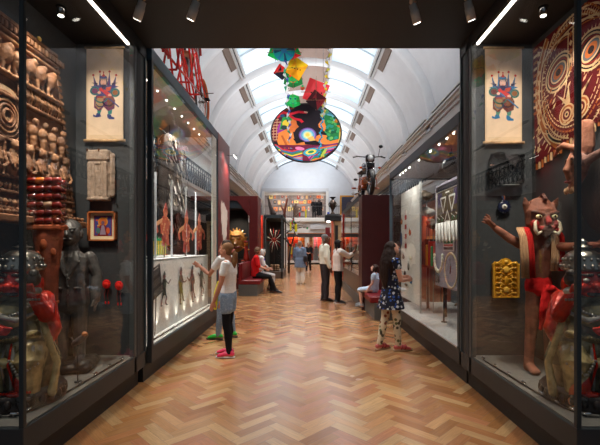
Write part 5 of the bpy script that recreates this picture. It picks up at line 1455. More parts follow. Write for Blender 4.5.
# girl behind, pointing
def yellow_wrap(o, D, S, rr, k):
    b = Blob(); c = srgb(226, 224, 50)
    b.l([S((-.06, .10, .98)), S((-.10, .135, .80)), S((-.10, .15, .55))], [rr((.06, .03)), rr((.075, .035)), rr((.07, .03))], c); b.build('yellow_cloth', 'cloth', o, .008, 1, .01, 14)
person('dark-haired girl pointing at the glass, with yellow cloth and bright green shoes', -1.24, 6.15, 76, 1.52,
       dict(shL=(-.165, .03, 1.385), elL=(-.19, .22, 1.12), wrL=(-.15, .42, 1.26), haL=(0, .85, .45), point=(-1, 0, 0), elR=(.2, .0, 1.1), wrR=(.18, .10, .86), anR=(.18, -.05, .085), knR=(.13, .0, .48), toR=(.24, .10, .035), anL=(-.06, .12, .085), toL=(-.08, .28, .035), knL=(-.07, .08, .49)),
       skin=srgb(176, 118, 94), hair=srgb(52, 38, 34), hairstyle='short', top=dict(c=wht, sleeve=.5, hem=.02, loose=.014, name='tee_shirt'), bottom=dict(kind='trousers', c=srgb(118, 146, 172), mat='denim', loose=.006, cuff=.038), shoes=dict(c=srgb(46, 186, 66), sole=srgb(40, 40, 40)), slim=.88, extra=yellow_wrap)
# girl in floral dress
def sandal(o, D, S, rr, k):
    for q in 'RL':
        m = MB(); an, to = D['an' + q], D['to' + q]
        for t in (.25, .6):
            p_ = an * (1 - t) + to * t; m.ring(S((p_.x, p_.y, to.z + .03 - t * .01)), .040 * k, .007 * k, srgb(150, 24, 44), tuple((to - an).normalized()), 16, 6)
        m.build('sandal_strap', 'satin', o)
person('long-haired girl in a navy floral dress and patterned leggings, looking up at a case', 1.15, 5.5, -68, 1.50,
       dict(head=(0, .04, 1.585), elR=(.20, .05, 1.10), wrR=(.10, .24, 1.10), elL=(-.20, .05, 1.10), wrL=(-.10, .24, 1.12), anR=(.08, .09, .085), toR=(.12, .26, .03), knR=(.085, .06, .49), anL=(-.10, -.14, .085), toL=(-.13, .03, .03), knL=(-.09, -.04, .49)),
       skin=srgb(206, 150, 128), hair=srgb(40, 26, 23), hairstyle='long', look=(-8, 22), top=dict(c=wht, mat='navyfloral', sleeve=.3, hem=.0, loose=.012, name='dress_top'), bottom=dict(kind='skirt', c=wht, mat='navyfloral', len=.62, flare=.085, name='dress_skirt'), shoes=dict(c=srgb(196, 90, 90), sole=srgb(170, 140, 110), kind='sandal'), slim=.88,
       extra=lambda o, D, S, rr, k: (sandal(o, D, S, rr, k), (lambda b: ([b.l([S(D['hi' + q]), S(D['kn' + q]), S(D['kn' + q] * .7 + D['an' + q] * .3 + Vector((0, -.012, 0))), S(D['kn' + q] * .3 + D['an' + q] * .7), S(D['an' + q] + Vector((0, 0, .02)))], [rr(.082), rr(.064), rr(.062), rr(.052), rr(.045)], wht) for q in 'RL'], b.build('patterned_leggings', M['legfloral'], o, .0075, 1)))(Blob())))
# small girl on the bench
person('small girl in a pale blue dress sitting on the dark red bench, looking up', 1.42, 8.45, 62, 1.22,
       dict(head=(0, .0, 1.355), neck=(0, -.02, 1.225), chest=(0, -.03, 1.04), waist=(0, -.02, .86), pelvis=(0, 0, .735), shR=(.15, -.03, 1.16), shL=(-.15, -.03, 1.16), elR=(.19, .0, .92), elL=(-.19, .0, .92), wrR=(.17, .18, .80), wrL=(-.17, .12, .76), hiR=(.085, .02, .72), hiL=(-.085, .02, .72), knR=(.10, .42, .70), knL=(-.10, .42, .70), anR=(.08, .44, .30), anL=(-.10, .36, .28), toR=(.09, .60, .24), toL=(-.12, .52, .22)),
       skin=srgb(212, 166, 150), hair=srgb(54, 38, 34), hairstyle='bob', look=(10, 24), top=dict(c=wht, mat='paleprint', sleeve=.45, hem=.0, name='dress_top'), bottom=dict(kind='lapskirt', c=srgb(176, 206, 232), name='dress_skirt', mat='paleprint'), shoes=dict(c=srgb(150, 158, 166), sole=srgb(60, 60, 64)), slim=.92)
# couple
def belt_bag(o, D, S, rr, k): pass
person('grey-haired man in a white long-sleeved shirt and dark trousers beside the woman with a bag', .47, 10.5, -72, 1.75,
       dict(head=(0, .03, 1.59), elR=(.22, -.05, 1.12), wrR=(.235, .04, .87), anR=(.08, 0, .085)), skin=srgb(112, 74, 60), hair=srgb(132, 132, 134), hairstyle='short', look=(-14, 8), top=dict(c=srgb(232, 234, 222), sleeve=1.93, hem=.02, loose=.02, name='shirt'), bottom=dict(kind='trousers', c=srgb(56, 54, 60), loose=.012, cuff=.055), shoes=dict(c=srgb(30, 30, 34), sole=srgb(24, 24, 24)))
def handbag(o, D, S, rr, k):
    b = Blob(); b.b(S((-.30, -.06, .80)), S((-.17, .16, .98)), srgb(226, 200, 190), .03); b.build('handbag', 'satin', o, .008, 2)
    m = MB(); m.loft([S((-.21, .10, .96)), S((-.20, .09, 1.2)), S((-.05, .03, 1.44)), S((.02, -.09, 1.38)), S((-.19, -.05, .96))], .006 * k, srgb(90, 60, 56), 6); m.build('bag_strap', 'satin', o)
    m = MB(); m.box(S((.07, .50, 1.42)), S((.14, .515, 1.56)), srgb(216, 220, 216), .003); m.box(S((.078, .498, 1.45)), S((.132, .502, 1.50)), srgb(60, 160, 100)); m.build('phone', 'gloss', o)
person('woman in a white top with a pale handbag, holding up a phone at the glass', .78, 10.1, -80, 1.60,
       dict(head=(0, .03, 1.58), shR=(.165, .02, 1.39), elR=(.17, .28, 1.26), wrR=(.13, .44, 1.42), haR=(-.1, .3, .9), elL=(-.21, .05, 1.12), wrL=(-.12, .26, 1.08)), skin=srgb(150, 100, 80), hair=srgb(28, 24, 26), hairstyle='bob', look=(-10, 6), top=dict(c=srgb(234, 226, 222), sleeve=1.3, hem=-.06, loose=.03, name='top'), bottom=dict(kind='trousers', c=srgb(26, 26, 30), loose=.006, cuff=.045), shoes=dict(c=srgb(40, 40, 44), sole=srgb(220, 220, 220)), slim=1.08, extra=handbag)
# woman walking away in blue cardigan
def shoulder_bag(o, D, S, rr, k):
    b = Blob(); b.b(S((.17, -.12, .88)), S((.29, .14, 1.14)), srgb(44, 40, 46), .03); b.build('shoulder_bag', 'satin', o, .01, 2)
    m = MB(); m.loft([S((.23, .08, 1.1)), S((.19, .05, 1.35)), S((.17, -.02, 1.44)), S((.20, -.07, 1.35)), S((.23, -.08, 1.1))], .009 * k, srgb(40, 36, 40), 6); m.build('bag_strap', 'satin', o)
person('woman in a grey-blue long jacket and white trousers walking away with a black shoulder bag', -.26, 15.1, -22, 1.64,
       None, skin=srgb(200, 150, 128), hair=srgb(146, 130, 118), hairstyle='short', look=(-25, 0), top=dict(c=wht, mat='bluecheck', sleeve=1.8, hem=-.26, loose=.03, flare=.04, name='jacket'), bottom=dict(kind='trousers', c=srgb(224, 224, 220), loose=.03, cuff=.07), shoes=dict(c=srgb(40, 40, 44), sole=srgb(210, 210, 210)), vox=.011, extra=shoulder_bag, slim=1.08)
person('distant person in black clothes reading something in their hands', .08, 22.6, 170, 1.66,
       dict(elR=(.2, .06, 1.12), wrR=(.06, .26, 1.12), elL=(-.2, .06, 1.12), wrL=(-.08, .26, 1.10), anL=(-.1, -.15, .1), anR=(.09, .1, .085), toR=(.1, .26, .03), toL=(-.1, .0, .03)), skin=srgb(200, 150, 130), hair=srgb(170, 140, 120), hairstyle='short', look=(0, -18), top=dict(c=srgb(26, 26, 30), sleeve=1.4, hem=-.1, loose=.03), bottom=dict(kind='trousers', c=srgb(30, 30, 34), loose=.01), shoes=dict(c=srgb(120, 80, 60)), vox=.013)
# seated pair
seat = dict(head=(0, .07, 1.33), neck=(0, .02, 1.20), chest=(0, .0, 1.02), waist=(0, -.02, .82), pelvis=(0, .0, .60), shR=(.175, .02, 1.14), shL=(-.175, .02, 1.14), elR=(.22, .08, .88), elL=(-.22, .08, .88), wrR=(.12, .30, .78), wrL=(-.12, .30, .78),
            hiR=(.09, .02, .58), hiL=(-.09, .02, .58), knR=(.10, .46, .52), knL=(-.10, .46, .50), anR=(.09, .62, .10), anL=(-.09, .52, .10), toR=(.10, .80, .04), toL=(-.10, .70, .04))
def xbag(o, D, S, rr, k):
    m = MB(); m.loft([S((-.19, .02, 1.12)), S((-.14, -.13, 1.0)), S((.1, -.14, .80)), S((.16, -.06, .66))], .008 * k, srgb(30, 28, 30), 6); m.build('bag_strap', 'satin', o)
person('woman in a red top and black trousers sitting on the bench with legs stretched out', -1.58, 12.3, -84, 1.64, seat, skin=srgb(206, 156, 136), hair=srgb(120, 92, 72), hairstyle='curly', look=(15, -10), top=dict(c=srgb(206, 28, 32), sleeve=1.1, hem=-.05, loose=.03), bottom=dict(kind='trousers', c=srgb(30, 30, 34), loose=.014), shoes=dict(c=srgb(34, 36, 46), sole=srgb(30, 30, 34)), vox=.010, extra=xbag, slim=1.1)
seat2 = dict(seat); seat2.update(head=(.04, .10, 1.30), anR=(.09, .40, .10), toR=(.10, .58, .04), anL=(-.09, .34, .10), toL=(-.10, .52, .04))
person('white-haired person in white floral clothes sitting beyond the woman in red', -1.52, 12.95, -70, 1.60, seat2, skin=srgb(210, 166, 150), hair=srgb(206, 200, 196), hairstyle='curly', look=(35, -14), top=dict(c=wht, mat='whitefloral', sleeve=1.5, hem=-.05, loose=.03), bottom=dict(kind='trousers', c=srgb(196, 194, 196), loose=.02), shoes=dict(c=srgb(40, 38, 44), sole=srgb(30, 30, 34)), vox=.010, slim=1.05)
# two dark visitors on the far balcony
person('visitor in dark clothes leaning on the far balcony rail, on the left of the pair', wx(314.3), YW + .9, 176, 1.70, dict(elR=(.22, .08, 1.14), wrR=(.1, .26, 1.08)), skin=srgb(120, 90, 80), hair=srgb(30, 26, 24), top=dict(c=srgb(26, 26, 30), sleeve=1.9, hem=-.1, loose=.03), bottom=dict(kind='trousers', c=srgb(26, 26, 30)), vox=.016, z=wz(218))
person('visitor in a long dark coat on the far balcony, right of the pair', wx(319.5), YW + .9, 184, 1.66, None, skin=srgb(90, 66, 60), hair=srgb(24, 22, 24), hairstyle='bob', top=dict(c=srgb(24, 24, 28), sleeve=1.9, hem=-.3, loose=.05, flare=.06), bottom=dict(kind='skirt', c=srgb(24, 24, 28), len=1.4, flare=.12), vox=.016, z=wz(218))

# ================================================================== LONG CASE EXHIBITS
# four flat shadow puppets pinned to the white panel (u runs away from the camera)
XP = -1.797
def puppet(y, z0, h, label, cols, pose):
    o = empty('shadow_puppet', label, 'puppet', (XP, y, z0), 0, 'leather puppets on the lit white panel')
    k = h
    body, trim, skin_ = cols
    m = MB()
    def pr(pts, c, t=.004, t0=.0): m.prism([(a * k * 1.75, b_ * k) for a, b_ in pts], (.012, 0, 0), (0, 1, 0), (0, 0, 1), t, c, t0)
    pr([(-.07, .50), (.07, .50), (.10, .66), (.07, .80), (-.07, .80), (-.09, .66)], body); pr([(-.06, .60), (.06, .60), (.05, .68), (-.05, .68)], trim, .003, .004)
    pr([(-.10, .30), (.09, .28), (.07, .52), (-.07, .52)], trim); pr([(-.03, .30), (.03, .30), (.02, .52), (-.02, .52)], body, .003, .004)
    m.build('torso', 'satin', o)
    m = MB(); pr([(.02, .80), (.05, .84), (.065, .87), (.05, .90), (.05, .94), (0, .96), (-.05, .94), (-.055, .86), (-.02, .80)], skin_); pr([(-.055, .92), (.055, .93), (.03, 1.0), (-.01, 1.05), (-.04, 1.0)], trim, .003, .004); m.build('head', 'satin', o)
    for pts in pose['arms']:
        m = MB()
        for i in range(len(pts) - 1):
            a, b_ = Vector(pts[i]), Vector(pts[i + 1]); d = (b_ - a).normalized(); n_ = Vector((-d.y, d.x)) * .022
            pr([tuple(a - n_), tuple(b_ - n_ * .7), tuple(b_ + n_ * .7), tuple(a + n_)], body if i == 0 else skin_, .003, .002)
        e = Vector(pts[-1]); pr([(e.x - .02, e.y - .01), (e.x + .03, e.y), (e.x + .02, e.y + .03), (e.x - .02, e.y + .02)], skin_, .003, .003)
        m.build('arm', 'satin', o)
    for pts in pose['legs']:
        m = MB()
        for i in range(len(pts) - 1):
            a, b_ = Vector(pts[i]), Vector(pts[i + 1]); d = (b_ - a).normalized(); n_ = Vector((-d.y, d.x)) * .03
            pr([tuple(a - n_), tuple(b_ - n_ * .6), tuple(b_ + n_ * .6), tuple(a + n_)], body if i == 0 else skin_, .003, .001)
        e = Vector(pts[-1]); pr([(e.x - .02, e.y - .02), (e.x + .07, e.y - .03), (e.x + .05, e.y + .01), (e.x - .02, e.y + .02)], trim, .003, .002)
        m.build('leg', 'satin', o)
dk = srgb(40, 44, 46)
puppet(5.00, .70, .40, 'puppet with a red head and raised arm, nearest the text board on the white panel', (dk, srgb(70, 80, 78), srgb(120, 70, 70)), dict(arms=[[(-.06, .75), (-.14, .62), (-.10, .5)], [(.06, .75), (.2, .62), (.3, .72)]], legs=[[(-.04, .36), (-.12, .18), (-.16, .0)], [(.04, .36), (.12, .2), (.06, .06), (.1, -.02)]]))
puppet(5.66, .62, .50, 'puppet in brown with one arm held out, second from the text board', (srgb(96, 70, 58), srgb(60, 50, 50), srgb(126, 60, 50)), dict(arms=[[(-.05, .75), (-.09, .6), (-.07, .48)], [(.06, .73), (.14, .58), (.26, .60)]], legs=[[(-.03, .32), (-.02, .16), (-.04, .0)], [(.04, .32), (.1, .18), (.12, .06)]]))
puppet(6.22, .58, .53, 'puppet in a dark red robe with one arm out, third from the text board', (srgb(110, 50, 50), srgb(56, 60, 66), srgb(130, 80, 60)), dict(arms=[[(-.05, .76), (-.18, .62), (-.28, .72)], [(.06, .75), (.12, .6), (.1, .5)]], legs=[[(-.03, .32), (.0, .16), (.02, -.02)], [(.04, .32), (.1, .2), (.14, .08)]]))
puppet(6.76, .60, .52, 'puppet in a green and dark coat, closest to the pointing girl', (srgb(50, 70, 56), srgb(54, 48, 50), srgb(130, 74, 54)), dict(arms=[[(-.05, .76), (-.14, .66), (-.22, .74)], [(.06, .75), (.16, .5), (.2, .36)]], legs=[[(-.03, .32), (.0, .16), (.03, .0)], [(.04, .32), (.14, .2), (.12, .06)]]))
# tilted text board at the near end
o = empty('text_board', 'black tilted board of small grey text at the near end of the white panel', 'sign', (-1.73, 4.60, .90), math.radians(0))
m = MB(); m.T = Matrix.Rotation(math.radians(14), 4, 'X')
m.box((0, -.15, -.05), (.012, .15, .30), srgb(34, 34, 36), .002); m.build('board', 'satin', o)
p = Paint((.0125, 0, 0), (0, 1, 0), (0, 0, 1)); p.mb.T = m.T
for k, (z0, n) in enumerate(((.20, 5), (.09, 5), (-.02, 5))):
    for i in range(n):
        x = -.125
        while x < .10:
            w_ = R.uniform(.015, .04); p.rect(x, z0 + i * .016, min(x + w_, .125), z0 + i * .016 + .007, srgb(150, 150, 150)); x += w_ + .008
p.rect(-.125, .283, .05, .292, srgb(220, 220, 220)); p.mb.build('printed_text', 'paper', o)
m = MB(); m.tube((-.02, 0, -.5), (-.004, 0, 0), .006, DARK); m.build('stand', 'black', o)
# rod puppets in orange and red on poles above the panel
def rodpup(px, d, z0, z1, label, seed):
    rr_ = random.Random(seed)
    X0 = (px - VX) / F * d
    o = empty('rod_puppet', label, 'puppet', (X0, d, 1.28), 0, 'orange and red rod puppets')
    b0, t0 = z0 - 1.28, z1 - 1.28; h = t0 - b0
    oc_ = [srgb(198, 92, 64), srgb(214, 120, 80), srgb(170, 60, 50), srgb(222, 160, 110)]
    m = MB(); m.tube((-.01, 0, 0), (-.01, 0, t0 - .1 * h), .007, srgb(110, 80, 60), 6); m.build('rod', 'wood', o)
    m = MB()
    def pr(pts, c, t0_): m.prism([(a * h * 1.7, b0 + b_ * h) for a, b_ in pts], (0, 0, 0), (0, 1, 0), (0, 0, 1), .005, c, t0_)
    pr([(-.16, .30), (.14, .28), (.18, .5), (.10, .70), (-.08, .70), (-.18, .5)], oc_[0], 0)
    pr([(-.14, .05), (-.02, .0), (.05, .30), (-.10, .32)], oc_[2], 0); pr([(.04, .02), (.16, .06), (.12, .32), (.0, .3)], oc_[0], .001)
    for k in range(26):
        a, b_ = rr_.uniform(-.14, .14), rr_.uniform(.1, .68); pr([(a - .02, b_), (a, b_ + .03), (a + .02, b_), (a, b_ - .03)], rr_.choice(oc_), .006)
    m.build('body', 'satin', o)
    m = MB(); pr([(-.05, .70), (.05, .70), (.10, .82), (.06, .90), (.02, 1.0), (-.03, .92), (-.07, .82)], oc_[1], .001); pr([(-.06, .86), (.08, .88), (.0, 1.02)], oc_[2], .006); m.build('head', 'satin', o)
    for s in (-1, 1):
        m = MB(); pr([(s * .10, .66), (s * .30, .56), (s * .34, .44), (s * .26, .48), (s * .12, .56)], oc_[1 if s > 0 else 3], .002); pr([(s * .30, .48), (s * .36, .44), (s * .30, .30), (s * .26, .34)], oc_[0], .003); m.build('arm', 'satin', o)
rodpup(165, 5.35, 1.42, 2.0, 'orange rod puppet with spread sleeves, nearest of the three above the white panel', 1)
rodpup(186, 6.2, 1.32, 1.98, 'red-orange rod puppet in the middle of the three above the white panel', 2)
rodpup(199, 6.95, 1.35, 2.0, 'tall red-orange rod puppet beside the frosted edge of the left case', 3)

# hanging costumes of tattered strips (upper part of the case)
def costume(x, y, z0, z1, w_, dpt, cols, n, label, seed):
    o = empty('hanging_costume', label, 'costume', (x, y, z0))
    rr_ = random.Random(seed); H_ = z1 - z0
    m = MB(); m.tube((0, -w_ * .5, H_ + .01), (0, w_ * .5, H_ + .01), .01, DARK); m.tube((0, 0, H_), (0, 0, 3.42 - z0), .004, DARK); m.build('hanger', 'black', o)
    b = Blob(); c0 = cols[0]
    b.l([(0, 0, H_ * .02), (0, 0, H_ * .4), (0, 0, H_ * .7), (0, 0, H_ * .96)], [(w_ * .42, dpt * .8), (w_ * .36, dpt), (w_ * .40, dpt), (w_ * .25, dpt * .7)], c0, lat=(0, 1, 0)); b.build('lining', 'cloth', o, .02, 1, .03, 9)
    m = MB()
    for k in range(n):
        a = rr_.uniform(-.5, .5) * w_; z = rr_.uniform(.03, .97) * H_; s_ = rr_.choice((-1, 1)); x_ = s_ * dpt * rr_.uniform(.75, 1.1)
        L_ = rr_.uniform(.05, .12); wd = rr_.uniform(.012, .03); t = rr_.uniform(-.04, .04)
        m.add([(x_, a - wd, z), (x_, a + wd, z), (x_ + s_ * .02, a + wd + t, z - L_), (x_ + s_ * .03, a + t, z - L_ * 1.25), (x_ + s_ * .02, a - wd + t, z - L_)], [(0, 1, 2, 3, 4)], rr_.choice(cols))
    m.build('strips', 'cloth', o)
grey = [srgb(86, 78, 74), srgb(130, 118, 108), srgb(70, 62, 62), srgb(170, 156, 140), srgb(104, 84, 70), srgb(196, 190, 182)]
costume(-2.25, 6.55, 2.05, 3.22, .95, .14, grey, 420, 'tall grey brown costume of tattered strips hanging in the left case', 5)
costume(-2.0, 4.52, 2.35, 3.05, .3, .10, [srgb(120, 100, 84), srgb(150, 130, 110), srgb(90, 72, 60), srgb(196, 182, 164), srgb(150, 96, 60)], 160, 'narrow brown tattered costume hanging at the near end of the left case', 6)
costume(-2.35, 7.0, 1.5, 2.1, .3, .10, [srgb(60, 54, 54), srgb(90, 76, 66), srgb(120, 110, 100)], 90, 'short dark tattered garment under the tall grey costume', 8)

# masks and figures on the back shelf of the left case
m = MB(); m.box((-2.72, 4.3, 1.0), (-2.3, 7.2, 1.04), srgb(70, 60, 54)); m.box((-2.72, 4.3, .4), (-2.66, 7.2, 1.0), srgb(48, 44, 42)); tag(m.build('back_shelf', 'matte'), 'dark shelf along the back of the left case carrying painted masks', 'shelf')
def mask(x, y, z, s, cols, label, group='painted masks on the back shelf of the left case', face=1, seed=0, name='painted_mask'):
    o = empty(name, label, 'mask', (x, y, z), 0, group)
    rr_ = random.Random(seed); c0, c1, c2 = cols
    b = Blob()
    b.e((0, 0, .5 * s), (.16 * s, .26 * s, .36 * s), c0); b.l([(face * .14 * s, 0, .56 * s), (face * .22 * s, 0, .42 * s)], [.035 * s, .055 * s], c0, n=8)
    for q in (-1, 1):
        b.e((face * .13 * s, q * .10 * s, .60 * s), (.05 * s, .06 * s, .045 * s), c1); b.e((0, q * .27 * s, .5 * s), (.05 * s, .05 * s, .12 * s), c2); b.l([(face * .12 * s, q * .03 * s, .70 * s), (face * .12 * s, q * .17 * s, .72 * s)], [.03 * s, .02 * s], c2, n=8)
    b.l([(face * .14 * s, -.09 * s, .30 * s), (face * .17 * s, 0, .28 * s), (face * .14 * s, .09 * s, .30 * s)], [.03 * s, .04 * s, .03 * s], c1, n=8)
    for k in range(7):
        a = math.pi * (k + .5) / 7; b.l([(0, .2 * s * math.cos(a), .5 * s + .3 * s * math.sin(a)), (0, .34 * s * math.cos(a), .5 * s + .5 * s * math.sin(a))], [.05 * s, .012 * s], rr_.choice((c1, c2)), n=8)
    b.build('face', 'gloss', o, .012 * max(1, s), 1)
    m_ = MB()
    for q in (-1, 1): m_.ell((face * .175 * s, q * .10 * s, .60 * s), (.015 * s, .022 * s, .022 * s), srgb(20, 16, 14), 8, 6)
    m_.build('pupils', 'gloss', o)
    m_ = MB(); m_.tube((0, 0, 0), (0, 0, .2 * s), .01, DARK); m_.lathe((0, 0, 0), [(0, 0), (.06 * s, 0), (.06 * s, .01), (0, .012)], DARK, 14); m_.build('stand', 'black', o)
Y_, R_, G_, Tn = srgb(212, 156, 50), srgb(170, 44, 36), srgb(40, 120, 70), srgb(196, 150, 110)
specs = [(4.5, (R_, Y_, G_), 'red face mask with yellow rays nearest the near end of the back shelf'), (4.92, (Tn, R_, Y_), 'tan face mask with red features beside the red mask on the back shelf'), (5.34, (Y_, R_, srgb(40, 36, 36)), 'yellow face mask with dark rays on the back shelf behind the first rod puppet'), (5.76, (G_, Y_, R_), 'green face mask with yellow rays on the back shelf'), (6.2, (srgb(60, 50, 46), Y_, R_), 'dark brown face mask with yellow features on the back shelf'), (6.62, (srgb(200, 96, 40), srgb(230, 200, 150), G_), 'orange face mask with pale features on the back shelf'), (7.0, (srgb(120, 80, 50), R_, Y_), 'brown face mask at the far end of the back shelf')]
for i, (y, c, lab) in enumerate(specs): mask(-2.48, y, 1.042, .58, c, lab, seed=i)
for i, (y, z, c, c2) in enumerate(((4.75, 2.0, srgb(214, 200, 176), srgb(60, 40, 34)), (5.2, 1.95, srgb(206, 120, 60), srgb(120, 30, 30)))):
    o = empty('wall_picture', ['pale framed picture hanging high at the back of the left case', 'orange framed picture hanging at the back of the left case beside the pale one'][i], 'picture', (-2.71, y, z - .15))
    m = MB(); m.box((0, -.12, 0), (.02, .12, .3), c2, .004); m.build('frame', 'wood', o); m = MB(); m.box((.015, -.10, .02), (.024, .10, .28), c); m.ell((.02, 0, .15), (.01, .05, .08), c2, 10, 8); m.build('picture_sheet', 'paper', o)
m = MB(); pts = []
m.prism([(-.32, 0), (.30, .02), (.32, .22), (.1, .26), (-.1, .24), (-.3, .27)], (0, 0, 0), (0, 1, 0), (0, 0, 1), .03, srgb(20, 132, 84))
for k in range(7): m.box((.03, -.28 + k * .085, .02), (.04, -.25 + k * .085, .22), srgb(230, 190, 60))
q = m.build('green_textile', 'cloth'); q.location = (-2.2, 5.85, 1.29); tag(q, 'bright green textile with yellow stripes just above the white panel', 'textile')
m = MB(); m.box((-2.45, 5.4, 1.275), (-1.95, 7.0, 1.285), srgb(200, 198, 194)); tag(m.build('display_ledge', 'matte'), 'white ledge behind the top edge of the lit white panel', 'shelf')

# ---------------------------------------------------------------- right case exhibits (u runs towards the camera)
def rp(px, X): return X * F / (px - VX)      # depth of a point of the plane x = X seen at px
# beadwork apron
o = empty('beadwork_apron', 'dark hide apron with white beaded bands, triangles and looped fringe on the lilac board', 'textile', (1.845, 5.23, 1.58))
hide = srgb(96, 84, 62); bw = srgb(228, 226, 218); bk_ = srgb(34, 30, 40)
m = MB(); m.box((-.008, -.44, 0), (.006, .44, .64), hide, .002); m.box((-.012, -.46, .60), (.008, .46, .68), bk_, .004); m.build('hide', 'cloth', o)
p = Paint((-.0085, 0, 0), (0, -1, 0), (0, 0, 1), .0002)
p.rect(-.40, .38, -.22, .58, srgb(60, 44, 84)); p.rect(.22, .38, .40, .58, srgb(60, 44, 84))
for q in (-.43, .43): p.stroke([(q, 0), (q, .62)], .035, bw)
p.stroke([(-.44, .61), (.44, .61)], .03, bw); p.stroke([(-.30, .30), (.30, .30)], .02, bk_)
p.stroke([(-.27, .50), (-.06, .50), (-.16, .30), (-.27, .50)], .024, bw); p.stroke([(.27, .50), (.06, .50), (.16, .30), (.27, .50)], .024, bw)
p.stroke([(0, .16), (0, .58)], .02, bk_); p.stroke([(-.07, .56), (.07, .56)], .02, bw); p.stroke([(-.1, .18), (0, .32), (.1, .18), (-.1, .18)], .02, bw)
for q in (-.36, -.2, .2, .36): p.stroke([(q - .06, .27), (q + .06, .22)], .014, bw); p.stroke([(q - .06, .22), (q + .06, .27)], .014, bk_)
for q in (-.34, -.19, .19, .34): p.stroke([(q - .03, .19), (q, .23), (q + .03, .19)], .012, srgb(30, 140, 90))
p.mb.build('beaded_pattern', 'satin', o)
for i in range(7):
    m = MB(); u = -.39 + i * .13; m.loft([(-.012, -(u - .042), .17), (-.016, -(u - .042), -.03), (-.016, -u, -.09), (-.016, -(u + .042), -.03), (-.012, -(u + .042), .17)], .013, bw, 6); m.build('fringe_loop', 'satin', o)
# round black pot figure
o = empty('round_vessel', 'big round black vessel with a small topknot hanging in the long right case', 'vessel', (1.88, 5.2, 2.37))
b = Blob(); b.e((0, 0, .11), (.12, .12, .115), srgb(40, 32, 28)); b.e((-.02, -.02, .225), (.05, .05, .025), srgb(120, 90, 70)); b.e((-.02, -.02, .25), (.025, .025, .03), srgb(40, 32, 28)); b.build('vessel', 'lacquer_black', o, .006, 1)
m = MB(); m.tube((0, 0, .2), (0, 0, .33), .004, DARK); m.build('hanging_wire', 'black', o)
# framed beaded card
o = empty('beaded_card', 'small card of white, green and red beaded bands above the necklaces', 'textile', (1.845, 5.2, 1.385))
m = MB(); m.box((-.01, -.20, -.02), (.004, .20, .17), srgb(196, 190, 196)); m.build('card', 'paper', o)
p = Paint((-.0105, 0, 0), (0, -1, 0), (0, 0, 1))
p.rect(-.17, .12, .17, .155, srgb(228, 224, 216)); p.rect(-.17, .08, .17, .112, srgb(24, 110, 60)); p.rect(-.17, .045, .17, .07, srgb(190, 40, 40)); p.rect(-.17, .0, .17, .035, bk_)
for i in range(12): p.rect(-.165 + i * .028, .125, -.15 + i * .028, .15, bk_)
p.mb.build('bead_bands', 'satin', o)
# necklaces
def necklace(y, z, ry, rz, r, label, n, a0, a1, col, seed):
    o = empty('shell_necklace', label, 'necklace', (1.838, y, z)); rr_ = random.Random(seed)
    m = MB()
    for k in range(n):
        a = math.radians(a0 + (a1 - a0) * k / (n - 1)); m.ell((-.01, -ry * math.cos(a), rz * math.sin(a)), (r * .7, r, r * 1.1), tuple(c * rr_.uniform(.85, 1.05) for c in col), 8, 6)
    m.build('beads', 'satin', o)
    m = MB(); m.loft([(-.004, -ry * math.cos(math.radians(a0 + (a1 - a0) * k / 24)), rz * math.sin(math.radians(a0 + (a1 - a0) * k / 24))) for k in range(25)], .003, srgb(90, 70, 50), 5); m.build('string', 'matte', o)
    return o
necklace(5.57, 1.27, .17, .19, .026, 'thick pale curved tooth collar on the left side of the lilac board', 16, 170, 370, srgb(226, 214, 196), 2)
necklace(5.09, 1.12, .22, .22, .015, 'large oval necklace of pale shell discs on the right side of the lilac board', 44, 0, 352, srgb(216, 192, 160), 3)
m = MB(); m.tube((-.01, 0, 0), (-.01, .02, -.10), .009, srgb(110, 30, 34), 8); m.tube((-.01, 0, 0), (-.01, -.01, .12), .003, DARK, 5); q = m.build('red_pendant', 'satin'); q.location = (1.838, 5.09, 1.18); tag(q, 'small dark red pendant hanging inside the large oval necklace', 'pendant')
o = empty('label_card', 'small black label card low on the lilac board', 'label', (1.843, 5.66, .92)); m = MB(); m.box((-.008, -.07, 0), (0, .07, .17), srgb(38, 40, 42)); m.build('card', 'matte', o); p = Paint((-.0085, 0, 0), (0, -1, 0), (0, 0, 1))
for i in range(7): p.rect(-.055, .02 + i * .019, R.uniform(.0, .055), .027 + i * .019, srgb(150, 150, 150))
p.mb.build('printed_text', 'paper', o)
# ornaments on the white board
XB = 1.775
o = empty('red_white_band', 'tall narrow beaded strap in red and white on the pale grey board', 'textile', (XB - .003, rp(406, XB), 1.40))
m = MB()
for k in range(8): m.box((-.01, -.05, k * .085), (0, .05, k * .085 + .08), (srgb(176, 60, 56) if k % 2 == 0 else srgb(232, 228, 222)), .003)
m.box((-.012, -.01, 0), (-.008, .01, .68), srgb(120, 60, 60)); m.build('strap', 'cloth', o)
items = [(402.2, 222, .03, .05, srgb(150, 90, 60), 'small brown ornament'), (401.8, 240, .03, .12, srgb(70, 84, 110), 'slim blue hanging ornament'), (410.5, 233, .035, .05, srgb(170, 80, 40), 'round orange brown ornament'), (404, 257, .035, .04, srgb(110, 60, 50), 'small reddish ornament'), (411, 258, .055, .03, srgb(214, 200, 170), 'pale shell ornament'), (409, 267, .025, .06, srgb(50, 56, 60), 'dark upright ornament'), (405.5, 273.5, .02, .04, srgb(80, 50, 44), 'small dark brown ornament'), (411.5, 281, .045, .05, srgb(80, 130, 176), 'blue and red fish-shaped ornament'), (406.5, 285, .09, .025, srgb(44, 44, 46), 'long black ornament near the lower edge')]
